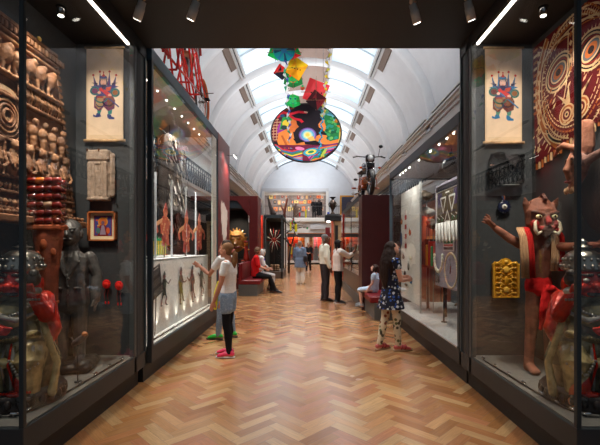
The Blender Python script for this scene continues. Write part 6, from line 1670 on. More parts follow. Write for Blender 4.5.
for (px, py, ry, rz, c, lab) in items:
    d = rp(px, XB); z = EYE - (py - VY) / F * d
    b = Blob(); b.e((0, 0, 0), (.02, ry, rz), c); b.e((0, ry * .5, rz * .9), (.012, ry * .4, rz * .4), c); b.e((0, -ry * .5, rz * .7), (.012, ry * .35, rz * .4), tuple(q * .7 for q in c)); b.l([(-.005, 0, rz), (-.002, 0, rz * 1.7)], [.006, .004], c, n=6)
    q = b.build('small_ornament', 'gloss', None, .006, 1); q.location = (XB - .012, d, z); tag(q, lab + ' pinned to the pale grey board', 'ornament', 'ornaments on the pale grey board')
# small white figures and books at the back of the right case
for i, (y, c1_, c2_, lab) in enumerate(((5.35, srgb(230, 228, 224), srgb(214, 60, 80), 'white and pink doll figure on the deck of the right case'), (4.85, srgb(230, 228, 224), srgb(30, 30, 30), 'black and white doll figure with red details on the deck of the right case'), (5.75, srgb(190, 180, 160), srgb(120, 100, 80), 'small pale figure at the back of the deck in the right case'))):
    o = empty('doll_figure', lab, 'figure', (2.25, y, .37))
    b = Blob(); b.l([(0, 0, .02), (0, 0, .16), (0, 0, .30)], [.09, .06, .05], c1_); b.e((0, 0, .38), (.05, .05, .06), c1_); b.l([(0, .04, .27), (-.08, .10, .20)], [.025, .018], c2_); b.l([(0, -.04, .27), (-.08, -.10, .2)], [.025, .018], c2_); b.e((0, 0, .43), (.05, .05, .03), c2_); b.e((-.06, 0, .12), (.03, .05, .05), c2_); b.build('figure', 'gloss', o, .007, 1)
bookc = [(srgb(40, 40, 44), .30), (srgb(46, 44, 46), .33), (srgb(226, 178, 40), .26), (srgb(180, 36, 32), .3), (srgb(46, 140, 80), .24), (srgb(170, 50, 44), .28)]
bl = ['black', 'tall black', 'yellow', 'red', 'green', 'dull red']
m = MB(); m.box((1.92, 5.95, 1.09), (2.18, 6.95, 1.12), srgb(120, 60, 44)); m.box((2.06, 6.0, .37), (2.10, 6.05, 1.09), srgb(90, 50, 40)); m.box((2.06, 6.85, .37), (2.10, 6.9, 1.09), srgb(90, 50, 40)); tag(m.build('case_shelf', 'matte'), 'brown shelf holding coloured folders at the back of the right case', 'shelf')
for i, ((c, h_), nme) in enumerate(zip(bookc, bl)):
    m = MB(); m.box((-.10, -.045, 0), (.10, .045, h_ * 1.3), c, .006); m.box((-.094, -.036, .006), (.103, .036, h_ * 1.3 - .006), srgb(220, 214, 204)); q = m.build('folder', 'satin'); q.location = (2.05, 6.8 - i * .13, 1.12); tag(q, nme + ' folder standing on the brown shelf at the back of the right case', 'folder', 'folders on the brown shelf')
for i, (y, z, c) in enumerate(((6.75, 2.28, srgb(150, 136, 120)), (6.55, 1.98, srgb(200, 196, 188)), (6.4, 1.78, srgb(120, 106, 96)))):
    b = Blob(); b.e((0, 0, 0), (.10, .15, .07), c); b.e((-.05, 0, .05), (.07, .10, .05), c); b.l([(-.05, -.12, -.02), (0, 0, -.05), (-.05, .14, -.02)], [.02, .03, .02], tuple(q * .6 for q in c)); q = b.build('brimmed_hat', 'cloth', None, .01, 1); q.location = (2.02 if i != 1 else 2.0, y, z); tag(q, ['brown grey hat on a rod, farthest of the three in the right case', 'pale hat on a rod, middle of the three in the right case', 'dark tan hat on a rod, nearest of the three in the right case'][i], 'hat', 'hats in the right case')
    m = MB(); m.tube((0, 0, -z + .37), (0, 0, 0), .007, STEEL, 6); m.build('hat_stand', 'satin', q)
# warm timber wall and lamp behind the right case
m = MB(); m.box((3.2, 5.0, 0), (3.3, 14.0, 2.6), srgb(150, 76, 48)); m.box((3.18, 5.0, 2.3), (3.2, 14, 2.4), srgb(196, 140, 100)); 
for k in range(9): m.box((3.18, 5.5 + k, 0), (3.2, 5.56 + k, 2.3), srgb(90, 44, 34))
struct(m.build('wall_timber_right', 'redboard'))
light('aisle_lamp', 'SPOT', (2.95, 8.2, 2.5), 60, (3.2, 8.4, 1.2), (1, .72, .5), .05, 110, .8); light('aisle_lamp', 'SPOT', (2.95, 10.5, 2.5), 60, (3.2, 10.6, 1.2), (1, .72, .5), .05, 110, .8)
m = MB(); m.ell((0, 0, 0), (.07, .07, .07), (1, 1, 1), 12, 8); q = m.build('globe_lamp', 'lamp'); q.location = (3.11, 9.2, 1.88); tag(q, 'small glowing round lamp against the timber wall behind the right case', 'lamp')
for i, (y, c) in enumerate(((7.6, srgb(206, 96, 60)), (8.8, srgb(190, 60, 44)), (10.2, srgb(214, 150, 90)), (11.4, srgb(60, 110, 80)))):
    m = MB(); m.box((-.02, -.3, -.4), (0, .3, .4), c, .004); m.box((-.025, -.22, -.3), (-.018, .22, .3), tuple(q * .6 for q in c)); q = m.build('wall_textile', 'cloth'); q.location = (3.178, y, 1.3); tag(q, ['orange', 'dark red', 'tan', 'green'][i] + ' textile panel on the timber wall behind the right case', 'textile', 'textiles on the timber wall')
# items in the glazed bronze case
for i, (y, z, c) in enumerate(((10.2, 1.75, srgb(230, 190, 30)), (10.9, 1.6, srgb(200, 40, 36)), (11.3, 1.9, srgb(220, 130, 40)), (12.2, 1.7, srgb(60, 56, 54)), (12.8, 1.5, srgb(214, 206, 190)))):
    mask(1.75, y, z - .5, .55, (c, srgb(60, 40, 36), srgb(170, 60, 40)), ['yellow', 'scarlet', 'orange', 'charcoal', 'cream'][i] + ' mask on a stand in the glass case the couple looks at', 'masks in the couple\'s case', -1, i + 20)
m = MB(); m.box((1.55, 9.75, .72), (2.2, 13.8, .74), srgb(80, 60, 50))
for y in (10.2, 10.9, 11.3, 12.2, 12.8): m.box((1.65, y - .12, .72), (1.85, y + .12, 1.0 + (.25 if y != 12.8 else 0)), srgb(90, 64, 52), .01)
tag(m.build('display_shelf', 'matte'), 'brown stepped display shelf under the masks in the couple\'s glass case', 'shelf')

# gold mask in the red frame case and neighbours
mask(-2.62, 13.85, 1.0, 1.15, (srgb(200, 146, 70), srgb(176, 120, 60), srgb(222, 190, 140)), 'huge round golden tan mask in the dark lined red frame', None, 1, 40).parent if False else None
o = empty('giant_mask', 'huge round golden tan mask inside the dark lined red frame', 'mask', (-2.42, 13.75, 1.0))
b = Blob(); gt = srgb(196, 144, 72); gt2 = srgb(150, 96, 48)
b.e((0, 0, .62), (.30, .16, .38), gt); b.e((0, -.1, .60), (.24, .12, .30), gt); b.l([(0, -.18, .68), (0, -.27, .52)], [.04, .06], gt2)
for s in (-1, 1): b.e((s * .11, -.19, .70), (.07, .04, .05), gt2); b.e((s * .29, 0, .6), (.06, .06, .14), gt); b.l([(s * .03, -.2, .80), (s * .18, -.17, .82)], [.03, .02], gt2)
b.l([(-.12, -.19, .42), (0, -.23, .39), (.12, -.19, .42)], [.03, .04, .03], srgb(120, 50, 40))
for k in range(11):
    a = math.pi * k / 10; b.l([(.28 * math.cos(a), 0, .62 + .34 * math.sin(a)), (.38 * math.cos(a), 0, .62 + .46 * math.sin(a))], [.06, .02], gt if k % 2 else gt2, n=8)
b.build('mask_face', 'gloss', o, .014, 1, .01, 12)
m = MB(); m.lathe((0, 0, 0), [(0, 0), (.12, 0), (.05, .04), (.03, .3)], DARK, 14); m.build('stand', 'black', o)
for i, (x, z, c, c2) in enumerate(((-2.05, 1.0, srgb(170, 50, 40), srgb(214, 130, 50)), (-2.85, 1.0, srgb(120, 90, 60), srgb(220, 206, 180)), (-2.15, .36, srgb(210, 90, 60), srgb(230, 228, 224)), (-2.6, .36, srgb(70, 50, 46), srgb(206, 60, 110)))):
    o = empty('small_figurine', ['red and orange figurine beside the giant golden mask', 'tan and cream figurine left of the giant golden mask', 'orange and white figurine on the lower shelf of the red frame', 'dark figurine with pink sash on the lower shelf of the red frame'][i], 'figurine', (x, 13.5, z))
    b = Blob(); b.l([(0, 0, .02), (0, 0, .25), (0, 0, .42)], [.1, .07, .06], c); b.e((0, 0, .52), (.07, .07, .08), c2); b.l([(0, 0, .36), (.15, -.05, .3)], [.03, .02], c2); b.l([(0, 0, .36), (-.15, -.05, .42)], [.03, .02], c2); b.e((0, 0, .6), (.09, .09, .03), c); b.build('figure', 'gloss', o, .012, 1)
# shield
o = empty('feathered_shield', 'red and white feathered shield in the dark steel case', 'shield', (-1.5, 18.3, 1.75))
m = MB(); m.lathe((0, 0, 0), [(0, 0), (.12, 0), (.10, -.03), (0, -.05)], srgb(150, 60, 50), 16, 'y')
for k in range(16):
    a = k * math.pi / 8 + .1; L_ = .36 + .06 * (k % 3)
    m.loft([(.1 * math.cos(a), -.01, .1 * math.sin(a)), (L_ * .6 * math.cos(a), -.03, L_ * .6 * math.sin(a) * 1.25), (L_ * .8 * math.cos(a), -.01, L_ * math.sin(a) * 1.25)], [(.03, .01), (.05, .012), (.008, .006)], (srgb(224, 214, 200) if k % 2 else srgb(150, 40, 36)), 6, (0, 1, 0))
m.build('feathers', 'cloth', o)
m = MB(); m.tube((0, .02, 0), (0, .02, -1.45), .012, DARK); m.build('stand', 'black', o)
b = Blob()
for k in range(9): b.e(((k % 3) * .14 - .14, 0, (k // 3) * .1 + .06), (.09, .12, .06), srgb(150, 118, 92))
q = b.build('carved_stone_block', 'stone', None, .015, 1); q.location = (-1.5, 18.6, .3); tag(q, 'pale brown block of rounded stones at the foot of the feathered shield', 'stone')
for i, z in enumerate((.9, 1.4, 1.9, 2.3)):
    pass

# ================================================================== HIGH EXHIBITS
# red cycle rickshaw on top of the left case
RD = srgb(206, 26, 20)
o = empty('cycle_rickshaw', 'bright red cycle rickshaw standing on top of the left long case', 'vehicle', (-1.82, 5.9, 3.52))
def wheel(name, y, z, r, fender=None):
    w_ = MB(); w_.ring((0, y, z), r, .018, srgb(34, 30, 30), (1, 0, 0), 32, 8); w_.ring((0, y, z), r - .022, .009, srgb(170, 170, 170), (1, 0, 0), 32, 6); w_.build('tyre', 'satin', o)
    m = MB(); m.tube((-.05, y, z), (.05, y, z), .022, STEEL, 10)
    for k in range(18):
        a = k * math.pi / 9; m.tube((.03 * (1 if k % 2 else -1), y, z), (0, y + (r - .025) * math.cos(a), z + (r - .025) * math.sin(a)), .0025, STEEL, 4)
    m.build('spokes', 'chrome', o)
    if fender:
        m = MB(); pts = [(0, y + (r + .035) * math.cos(t), z + (r + .035) * math.sin(t)) for t in [math.radians(fender[0] + (fender[1] - fender[0]) * i / 14) for i in range(15)]]
        m.loft(pts, (.045, .008), fender[2], 8); m.build('mudguard', 'satin', o)
wheel('rear', 1.0, .40, .35, (-35, 95, srgb(184, 90, 40)))
wheel('front', .42, 1.05, .40, (10, 170, srgb(150, 30, 24)))
m = MB()
rt = .016
for s in (-.09, .09):
    for (a, b_) in (((s, -1.5, .25), (s, .95, .40)), ((s, -1.5, .9), (s, .35, .95)), ((s, -1.5, 1.3), (s, .2, 1.35)), ((s, .95, .40), (s, .35, .95)), ((s, -.6, .25), (s, -.2, 1.3)), ((s, -.2, .3), (s, -.6, 1.3)), ((s, .2, .35), (s, -.1, .95)), ((s, .2, 1.35), (s, .42, 1.05)), ((s, -1.1, .25), (s, -.7, .9)), ((s, -.9, .25), (s, -1.3, .9)), ((s, .5, .37), (s, .1, .93)), ((s, -.6, .9), (s, -.25, 1.32)), ((s, 0, .93), (s, -.3, 1.32)), ((s, .65, .38), (s, .35, .9)), ((s, 0, .35), (s, .3, .9))): m.tube(a, b_, rt, RD, 8)
for y, z in ((-1.2, .25), (-.6, .25), (0, .33), (.6, .38), (-.6, .9), (0, .93), (-.6, 1.3), (-1.2, .9), (.2, 1.35)): m.tube((-.09, y, z), (.09, y, z), rt, RD, 8)
m.build('frame', 'gloss', o)
m = MB(); m.loft([(.02, .02, .78), (.02, .20, .80), (.02, .42, .78)], [(.07, .03), (.075, .035), (.05, .02)], srgb(150, 90, 50), 12, round_ends=True); m.tube((.02, .2, .77), (.02, .2, .5), .014, STEEL); m.build('saddle', 'satin', o)
m = MB(); m.lathe((.10, .62, .42), [(0, 0), (.09, 0), (.09, .008), (0, .01)], srgb(60, 20, 20), 20, 'x'); m.tube((.1, .62, .42), (.13, .74, .36), .01, STEEL); m.box((.12, .70, .34), (.2, .80, .365), srgb(40, 40, 40), .004); m.tube((.1, .62, .42), (.07, 1.0, .40), .006, STEEL); m.build('crank', 'chrome', o)
m = MB(); m.box((-.3, -1.6, .95), (.12, -.3, 1.0), RD, .01); m.box((-.3, -1.6, 1.0), (-.26, -.3, 1.5), srgb(180, 30, 24), .01); m.build('passenger_seat', 'gloss', o)
m = MB(); m.tube((0, 1.0, .40), (.11, 1.0, .40), .012, STEEL); m.tube((.0, 1.2, .62), (.14, 1.28, .66), .008, STEEL); m.build('lamp_bracket', 'chrome', o)

# motorbike on the dark red block
o = empty('motorbike', 'small dark blue and orange motorbike seen from the front on the dark red wall block', 'motorbike', (1.47, 9.22, 2.602), math.radians(3))
def mt(nm, f, mat='satin'): m = MB(); f(m); m.build(nm, mat, o)
tyre, chrome, blue_, orange_ = srgb(26, 26, 28), srgb(190, 190, 195), srgb(34, 44, 84), srgb(206, 108, 66)
fy = -.0   # the front wheel is nearest the camera
def mwheel(y, nm):
    def f(m): m.ring((0, y, .29), .25, .045, tyre, (1, 0, 0), 30, 10)
    mt('tyre', f)
    def g(m):
        m.ring((0, y, .29), .205, .012, chrome, (1, 0, 0), 28, 6); m.tube((-.06, y, .29), (.06, y, .29), .035, chrome, 12)
        for k in range(12): a = k * math.pi / 6; m.tube((0, y, .29), (0, y + .2 * math.cos(a), .29 + .2 * math.sin(a)), .004, chrome, 4)
    mt('wheel', g, 'chrome')
mwheel(0, 'front'); mwheel(1.15, 'rear')
mt('fork', lambda m: [m.tube((s * .075, 0, .29), (s * .075, .16, .90), .019, chrome, 10) for s in (-1, 1)], 'chrome')
mt('mudguard', lambda m: m.loft([(0, .26 * math.cos(t) - .0, .29 + .31 * math.sin(t)) for t in [math.radians(a) for a in range(20, 170, 12)]], (.06, .01), srgb(40, 40, 46), 8))
mt('headlamp', lambda m: (m.box((-.10, .02, .80), (.10, .14, .96), srgb(36, 38, 44), .02), m.lathe((0, .02, .87), [(0, -.012), (.07, -.008), (.075, .01), (0, .01)], srgb(206, 212, 216), 18, 'y')))
mt('number_plate', lambda m: m.box((-.09, -.01, .66), (.09, .005, .76), srgb(30, 30, 32), .004))
mt('handlebar', lambda m: (m.loft([(-.38, .22, .93), (-.28, .20, .95), (-.10, .18, .93), (.10, .18, .93), (.28, .20, .95), (.38, .22, .93)], .013, srgb(40, 40, 42), 8), m.tube((-.38, .22, .93), (-.28, .2, .95), .02, srgb(20, 20, 20)), m.tube((.38, .22, .93), (.28, .2, .95), .02, srgb(20, 20, 20)), m.tube((-.30, .14, .92), (-.40, .16, .94), .006, chrome), m.tube((.30, .14, .92), (.40, .16, .94), .006, chrome)))
def mirror(s, h):
    mt('mirror', lambda m: (m.loft([(s * .22, .19, .95), (s * .25, .19, h - .05), (s * .27, .18, h)], .006, srgb(30, 30, 32), 6), m.ell((s * .275, .17, h + .02), (.05, .018, .04), srgb(30, 30, 34), 14, 8)))
mirror(1, 1.16)
for s in (-1, 1): mt('indicator', lambda m: (m.tube((s * .09, .08, .66), (s * .20, .08, .66), .008, chrome), m.ell((s * .22, .07, .66), (.035, .03, .025), srgb(236, 96, 40), 12, 8)), 'gloss')
mt('fuel_tank', lambda m: m.loft([(0, .26, .72), (0, .42, .76), (0, .66, .70)], [(.11, .09), (.14, .11), (.08, .06)], blue_, 14, round_ends=True), 'gloss')
mt('seat', lambda m: m.loft([(0, .64, .70), (0, .95, .70), (0, 1.25, .74)], [(.09, .04), (.12, .045), (.10, .035)], srgb(24, 24, 26), 12, round_ends=True))
mt('engine', lambda m: (m.box((-.13, .38, .22), (.13, .72, .48), orange_, .03), m.lathe((0, .42, .40), [(0, -.1), (.1, -.1), (.1, .02), (0, .02)], srgb(150, 110, 90), 16, 'y'), m.box((-.2, .46, .2), (.2, .58, .32), srgb(176, 110, 80), .02)), 'metal')
mt('frame', lambda m: (m.tube((0, .2, .84), (0, .38, .22), .02, srgb(30, 30, 32)), m.tube((0, .38, .2), (0, 1.15, .29), .018, srgb(30, 30, 32)), m.tube((0, .25, .8), (0, 1.2, .66), .02, srgb(30, 30, 32)), m.tube((-.07, 1.15, .29), (-.07, 1.0, .66), .016, chrome), m.tube((.07, 1.15, .29), (.07, 1.0, .66), .016, chrome)))
mt('exhaust', lambda m: m.loft([(-.10, .4, .3), (-.17, .5, .14), (-.19, .9, .16), (-.2, 1.3, .22)], [.02, .02, .03, .035], chrome, 10), 'chrome')
mt('footrests', lambda m: (m.tube((-.34, .62, .26), (.34, .62, .26), .012, chrome), m.tube((-.34, .62, .26), (-.24, .62, .26), .022, srgb(190, 110, 90)), m.tube((.34, .62, .26), (.24, .62, .26), .022, srgb(190, 110, 90)), m.ell((-.30, .3, .42), (.05, .04, .03), srgb(30, 30, 32), 10, 8), m.tube((-.30, .32, .42), (-.1, .38, .44), .008, chrome)))
mt('crash_bars', lambda m: [m.loft([(0, .3, .5), (s * .2, .3, .45), (s * .22, .34, .25), (0, .4, .2)], .011, srgb(200, 110, 86), 8) for s in (-1, 1)])

# round painted banner
TB = math.radians(52)
bc = Vector((-.02, 10.2, EYE + (VY - 132) / F * 10.2))
Un = Vector((1, 0, 0)); Vn = Vector((0, -math.sin(TB) * 0 - math.sin(math.radians(22)), math.cos(math.radians(22))))
Vn = Vector((0, math.sin(math.radians(-21)) * -1, math.cos(math.radians(21))))   # top leans away
RB_ = .895
o = empty('round_banner', 'great round painted banner of two figures reaching to a glowing orb, hung below the vault', 'banner', bc)
Wn = Un.cross(Vn)  # towards the camera
rim = MB()
rim.ring((0, 0, 0), RB_, .022, srgb(24, 22, 26), tuple(Wn), 64, 8); rim.build('rim', 'satin', o)
base = MB(); base.prism([(RB_ * math.cos(2 * math.pi * k / 64), RB_ * math.sin(2 * math.pi * k / 64)) for k in range(64)], (0, 0, 0), Un, Vn, .01, srgb(34, 28, 36), -.005); base.build('disc', 'paper', o)
p = Paint(Wn * .006, Un, Vn, .0002)
def clip(pts, r=RB_ - .02):
    out = []
    for a, b_ in pts:
        L_ = math.hypot(a, b_)
        out.append((a, b_) if L_ < r else (a * r / L_, b_ * r / L_))
    return out
FS = [1.0, 0.0]
def PP(pts, c):
    pts = [(a * FS[0], b_ * FS[0] + FS[1]) for a, b_ in pts]
    dense = []
    for i in range(len(pts)):
        a, b_ = pts[i], pts[(i + 1) % len(pts)]
        for t in range(4): dense.append((a[0] + (b_[0] - a[0]) * t / 4, a[1] + (b_[1] - a[1]) * t / 4))
    p.poly(clip(dense), c)
def PE(x, y, rx_, ry_, c, rot=0):
    x, y, rx_, ry_ = x * FS[0], y * FS[0] + FS[1], rx_ * FS[0], ry_ * FS[0]
    p.poly(clip([(x + rx_ * math.cos(t) * math.cos(math.radians(rot)) - ry_ * math.sin(t) * math.sin(math.radians(rot)), y + rx_ * math.cos(t) * math.sin(math.radians(rot)) + ry_ * math.sin(t) * math.cos(math.radians(rot))) for t in [2 * math.pi * k / 24 for k in range(24)]]), c)
# brick sides
PP([(-.88, .5), (-.45, .6), (-.5, -.3), (-.85, -.3), (-1, 0)], srgb(110, 30, 44)); 
for i in range(9):
    PP([(-.9, .48 - i * .09), (-.56, .50 - i * .09), (-.56, .475 - i * .09), (-.9, .455 - i * .09)], srgb(196, 150, 120))
for i in range(4): PP([(-.84 + i * .08, .5), (-.825 + i * .08, .5), (-.825 + i * .08, -.25), (-.84 + i * .08, -.25)], srgb(196, 150, 120))
PP([(.55, .6), (.95, .45), (.95, -.35), (.6, -.42), (.5, 0)], srgb(226, 142, 40)); 
for i in range(10): PP([(.55, .5 - i * .09), (.92, .48 - i * .09), (.92, .468 - i * .09), (.55, .488 - i * .09)], srgb(110, 60, 24))
for i in range(5): PP([(.60 + i * .07, .45), (.61 + i * .07, .45), (.61 + i * .07, -.4), (.60 + i * .07, -.4)], srgb(110, 60, 24))
PP([(.62, -.05), (.93, -.0), (.85, -.35), (.62, -.4)], srgb(214, 190, 90))
PP([(.35, .75), (.7, .6), (.72, .4), (.5, .35), (.4, .55)], srgb(60, 130, 160)); PP([(.55, .55), (.82, .5), (.7, .3), (.5, .3)], srgb(110, 180, 200))
PE(-.62, .05, .12, .24, srgb(150, 50, 150)); PE(-.52, .42, .2, .14, srgb(70, 30, 50))
# red serpent ribbons top left
for pts in ([(-.75, .45), (-.6, .6), (-.4, .55), (-.2, .62), (.0, .60)], [(-.45, .5), (-.3, .4), (-.15, .36), (-.1, .3)]): p.stroke(clip(pts), .075, srgb(214, 40, 60))
p.stroke([(-.05, .62), (.03, .6)], .04, srgb(226, 200, 170)); PE(-.62, .5, .06, .05, srgb(30, 80, 120)); PE(-.5, .7, .2, .03, srgb(120, 60, 40), 10)
# left figure: head, back, arms
FS[:] = [1.18, -.06]
org = srgb(226, 132, 62)
PP([(-.60, .02), (-.42, .12), (-.30, .1), (-.26, -.1), (-.22, -.25), (.0, -.2), (.16, -.1), (.22, -.16), (.12, -.3), (-.1, -.36), (-.35, -.42), (-.55, -.38), (-.62, -.2)], org)
PP([(-.5, .28), (-.32, .40), (-.22, .34), (-.2, .24), (-.16, .18), (-.22, .12), (-.26, .04), (-.4, .06), (-.5, .14)], srgb(206, 110, 56)); PP([(-.58, .1), (-.52, .42), (-.38, .46), (-.3, .36), (-.38, .3), (-.42, .12)], srgb(40, 150, 70)); PE(-.44, .26, .08, .1, srgb(220, 190, 60)); PE(-.48, .16, .07, .06, srgb(40, 60, 60)); PE(-.38, .34, .05, .04, srgb(40, 60, 60))
PP([(-.4, -.4), (-.55, -.05), (-.5, -.05), (-.36, -.36)], srgb(180, 90, 44))
# right figure
PP([(.26, .24), (.34, .36), (.46, .36), (.46, .1), (.38, .06), (.34, .12), (.28, .16)], org); PP([(.12, -.12), (.3, -.02), (.5, -.06), (.7, -.14), (.66, -.26), (.4, -.28), (.2, -.24)], org)
PP([(.40, .5), (.56, .46), (.60, .3), (.72, .12), (.70, -.14), (.5, -.2), (.42, 0), (.44, .14), (.40, .3)], srgb(34, 120, 66))
for i in range(26): PE(R.uniform(.42, .70), R.uniform(-.15, .45), .045, .035, R.choice([srgb(60, 160, 90), srgb(24, 90, 60), srgb(110, 180, 90), srgb(40, 140, 120)]), R.uniform(0, 180))
PE(.42, .58, .08, .06, srgb(90, 160, 110)); PE(.30, .66, .08, .05, srgb(60, 90, 90)); PE(.36, .5, .06, .04, srgb(150, 190, 160))
# orb
for r_, c in ((.19, srgb(110, 80, 160)), (.165, srgb(150, 130, 200)), (.14, srgb(90, 170, 210)), (.11, srgb(150, 210, 210)), (.08, srgb(232, 220, 150)), (.045, srgb(240, 200, 90))): PE(.03, -.04, r_, r_, c)
PP([(.02, -.12), (.14, -.06), (.2, -.18), (.1, -.22)], srgb(226, 180, 100)); PP([(-.04, -.22), (.2, -.18), (.3, -.24), (.2, -.3), (-.02, -.28)], srgb(24, 20, 28)); PP([(-.28, -.14), (-.2, -.12), (-.02, -.2), (-.2, -.26)], srgb(24, 20, 28))
# coloured cloth waves at the bottom
def arcp(r, a0, a1, n=24): return [(r * math.cos(math.radians(a0 + (a1 - a0) * k / n)), r * math.sin(math.radians(a0 + (a1 - a0) * k / n))) for k in range(n + 1)]
p.poly(arcp(.872, 208, 332), srgb(110, 30, 60))
for i, c in enumerate((srgb(40, 120, 170), srgb(214, 60, 70), srgb(50, 140, 80), srgb(232, 200, 60), srgb(120, 50, 110), srgb(230, 120, 60), srgb(90, 170, 200))):
    p.stroke(arcp(.852 - i * .036, 214 + i * 3, 262 - i * 2), .03, c); p.stroke(arcp(.852 - i * .036, 272 + i * 2, 328 - i * 3), .03, (srgb(226, 90, 140), srgb(232, 200, 60), srgb(70, 60, 140), srgb(50, 140, 80), srgb(214, 60, 70), srgb(40, 150, 190), srgb(230, 150, 60))[i])
FS[:] = [1.0, -.16]
wave = [srgb(214, 60, 70), srgb(40, 120, 170), srgb(50, 140, 80), srgb(232, 200, 60), srgb(120, 50, 110), srgb(230, 120, 60), srgb(90, 170, 200), srgb(226, 90, 140), srgb(70, 60, 140)]
PP([(-.84, -.24), (-.5, -.36), (-.1, -.36), (.25, -.3), (.8, -.2), (.6, -.7), (0, -.95), (-.6, -.7)], srgb(110, 30, 60))
for i in range(11):
    y0_ = -.50 - i * .045
    p.stroke(clip([(-.86 + i * .05, y0_ + .06), (-.6, y0_ - .04), (-.35, y0_ - .1), (-.1, y0_ - .02)]), .034, wave[i % 9])
    p.stroke(clip([(.0 + i * .02, y0_ - .16), (.2, y0_ + .02), (.45, y0_ + .06), (.84 - i * .05, y0_ + .12)]), .034, wave[(i + 4) % 9])
PE(.12, -.46, .2, .11, srgb(50, 160, 190), 15); PE(.12, -.46, .14, .07, srgb(236, 214, 90), 15); PE(.12, -.46, .08, .04, srgb(40, 130, 90), 15); PE(-.16, -.36, .12, .05, srgb(240, 120, 170), -10); PE(.36, -.5, .05, .16, srgb(40, 120, 60), -30); PE(.44, -.48, .035, .15, srgb(180, 200, 80), -30)
p.mb.build('painting', 'paper', o)
m = MB()
for s in (-.45, .45):
    a = Vector((s, 0, 0)) + Vn * (math.sqrt(RB_ ** 2 - s * s)); m.tube(a, a + Vector((0, .0, 8.1 - bc.z - a.z)), .004, STEEL, 5)
m.build('hanging_wires', 'chrome', o)

# kites with ribbon tails
def kite(px, py, d, kind, cols, size, label, rot=0):
    q = at(px, py, d)
    o = empty('kite', label, 'kite', q, 0, 'painted kites under the vault')
    tl = math.radians(38)
    V_ = Vector((0, math.sin(tl) * -1, math.cos(tl))); U_ = Vector((1, 0, 0))
    p = Paint((0, 0, 0), U_, V_, .002); m = MB()
    cr, sr = math.cos(math.radians(rot)), math.sin(math.radians(rot))
    def rt_(pts): return [((a * cr - b_ * sr) * size, (a * sr + b_ * cr) * size) for a, b_ in pts]
    if kind == 'diamond':
        out = rt_([(0, -1), (1, 0), (0, 1), (-1, 0)])
        m.prism(out, (0, 0, 0), U_, V_, .006, cols[0], -.006)
        p.poly(rt_([(0, -1), (1, 0), (0, 0)]), cols[1]); p.poly(rt_([(0, -1), (-1, 0), (0, 0)]), cols[2]); p.poly(rt_([(-.35, .2), (.1, .65), (.1, .2)]), cols[1])
        for k in range(4): p.ellipse(rt_([(-.3 + k * .2, .1 - k * .1)])[0], .05 * size, .05 * size, srgb(20, 20, 20), 8)
    elif kind == 'disc':
        out = [(size * math.cos(2 * math.pi * k / 24), size * math.sin(2 * math.pi * k / 24)) for k in range(24)]
        m.prism(out, (0, 0, 0), U_, V_, .006, cols[0], -.006)
        for k in range(8):
            a = k * math.pi / 4; p.poly([(0, 0), (size * .9 * math.cos(a), size * .9 * math.sin(a)), (size * .9 * math.cos(a + .3), size * .9 * math.sin(a + .3))], cols[1 + k % 2])
        p.ellipse((0, 0), size * .25, size * .25, cols[2], 14)
    else:
        out = rt_([(-1, -.5), (0, -.9), (1, -.5), (.8, .6), (0, .9), (-.8, .6)])
        m.prism(out, (0, 0, 0), U_, V_, .006, cols[0], -.006); p.poly(rt_([(-.5, -.4), (.5, -.4), (.4, .5), (-.4, .5)]), cols[1]); p.ellipse((-.3 * size, .3 * size), .12 * size, .12 * size, cols[2], 10); p.ellipse((.3 * size, .3 * size), .12 * size, .12 * size, cols[2], 10); p.stroke(rt_([(-.3, -.2), (0, -.35), (.3, -.2)]), .06 * size, cols[2])
    m.build('sail', 'paper', o); p.mb.build('painted_pattern', 'paper', o)
    m = MB(); m.tube(V_ * -size, V_ * size, .006, srgb(120, 90, 60), 5); m.tube(U_ * -size, U_ * size, .006, srgb(120, 90, 60), 5); m.tube((0, 0, 0), (0, .02, 8.15 - q.z), .002, STEEL, 4); m.build('spars', 'wood', o)
Gk, Rk, Yk, Bk, Kk, Tk = srgb(30, 190, 90), srgb(226, 44, 50), srgb(236, 196, 30), srgb(40, 110, 160), srgb(34, 34, 52), srgb(20, 140, 150)
kite(284, 50, 7.2, 'disc', (Tk, srgb(20, 70, 100), Bk), .20, 'round teal kite with radiating panels at the top of the kite row')
kite(275, 52.5, 7.3, 'diamond', (Gk, Rk, Gk), .15, 'green and red diamond kite left of the round teal kite', 20)
kite(294, 52.5, 7.25, 'diamond', (Gk, Rk, srgb(240, 90, 60)), .14, 'green and scarlet diamond kite right of the round teal kite', -20)
kite(296, 68, 8.0, 'diamond', (Yk, srgb(240, 170, 30), srgb(226, 150, 20)), .25, 'yellow diamond kite in the middle of the kite row', 12)
kite(281, 72, 8.1, 'diamond', (Rk, Kk, Kk), .16, 'navy and red diamond kite left of the yellow kite', 10)
kite(293, 79, 8.15, 'other', (srgb(30, 120, 60), Gk, Rk), .2, 'dark green kite under the yellow kite')
kite(316, 92, 9.0, 'diamond', (srgb(240, 70, 80), srgb(240, 80, 90), srgb(236, 60, 70)), .34, 'large coral red diamond kite above the round banner', 24)
kite(316, 100, 8.5, 'diamond', (srgb(60, 20, 28), srgb(110, 30, 40), srgb(30, 16, 24)), .22, 'dark maroon diamond kite below the coral red kite', 8)
kite(293, 101, 9.0, 'other', (Gk, srgb(50, 214, 120), srgb(40, 60, 120)), .17, 'small bright green face kite above the round banner')
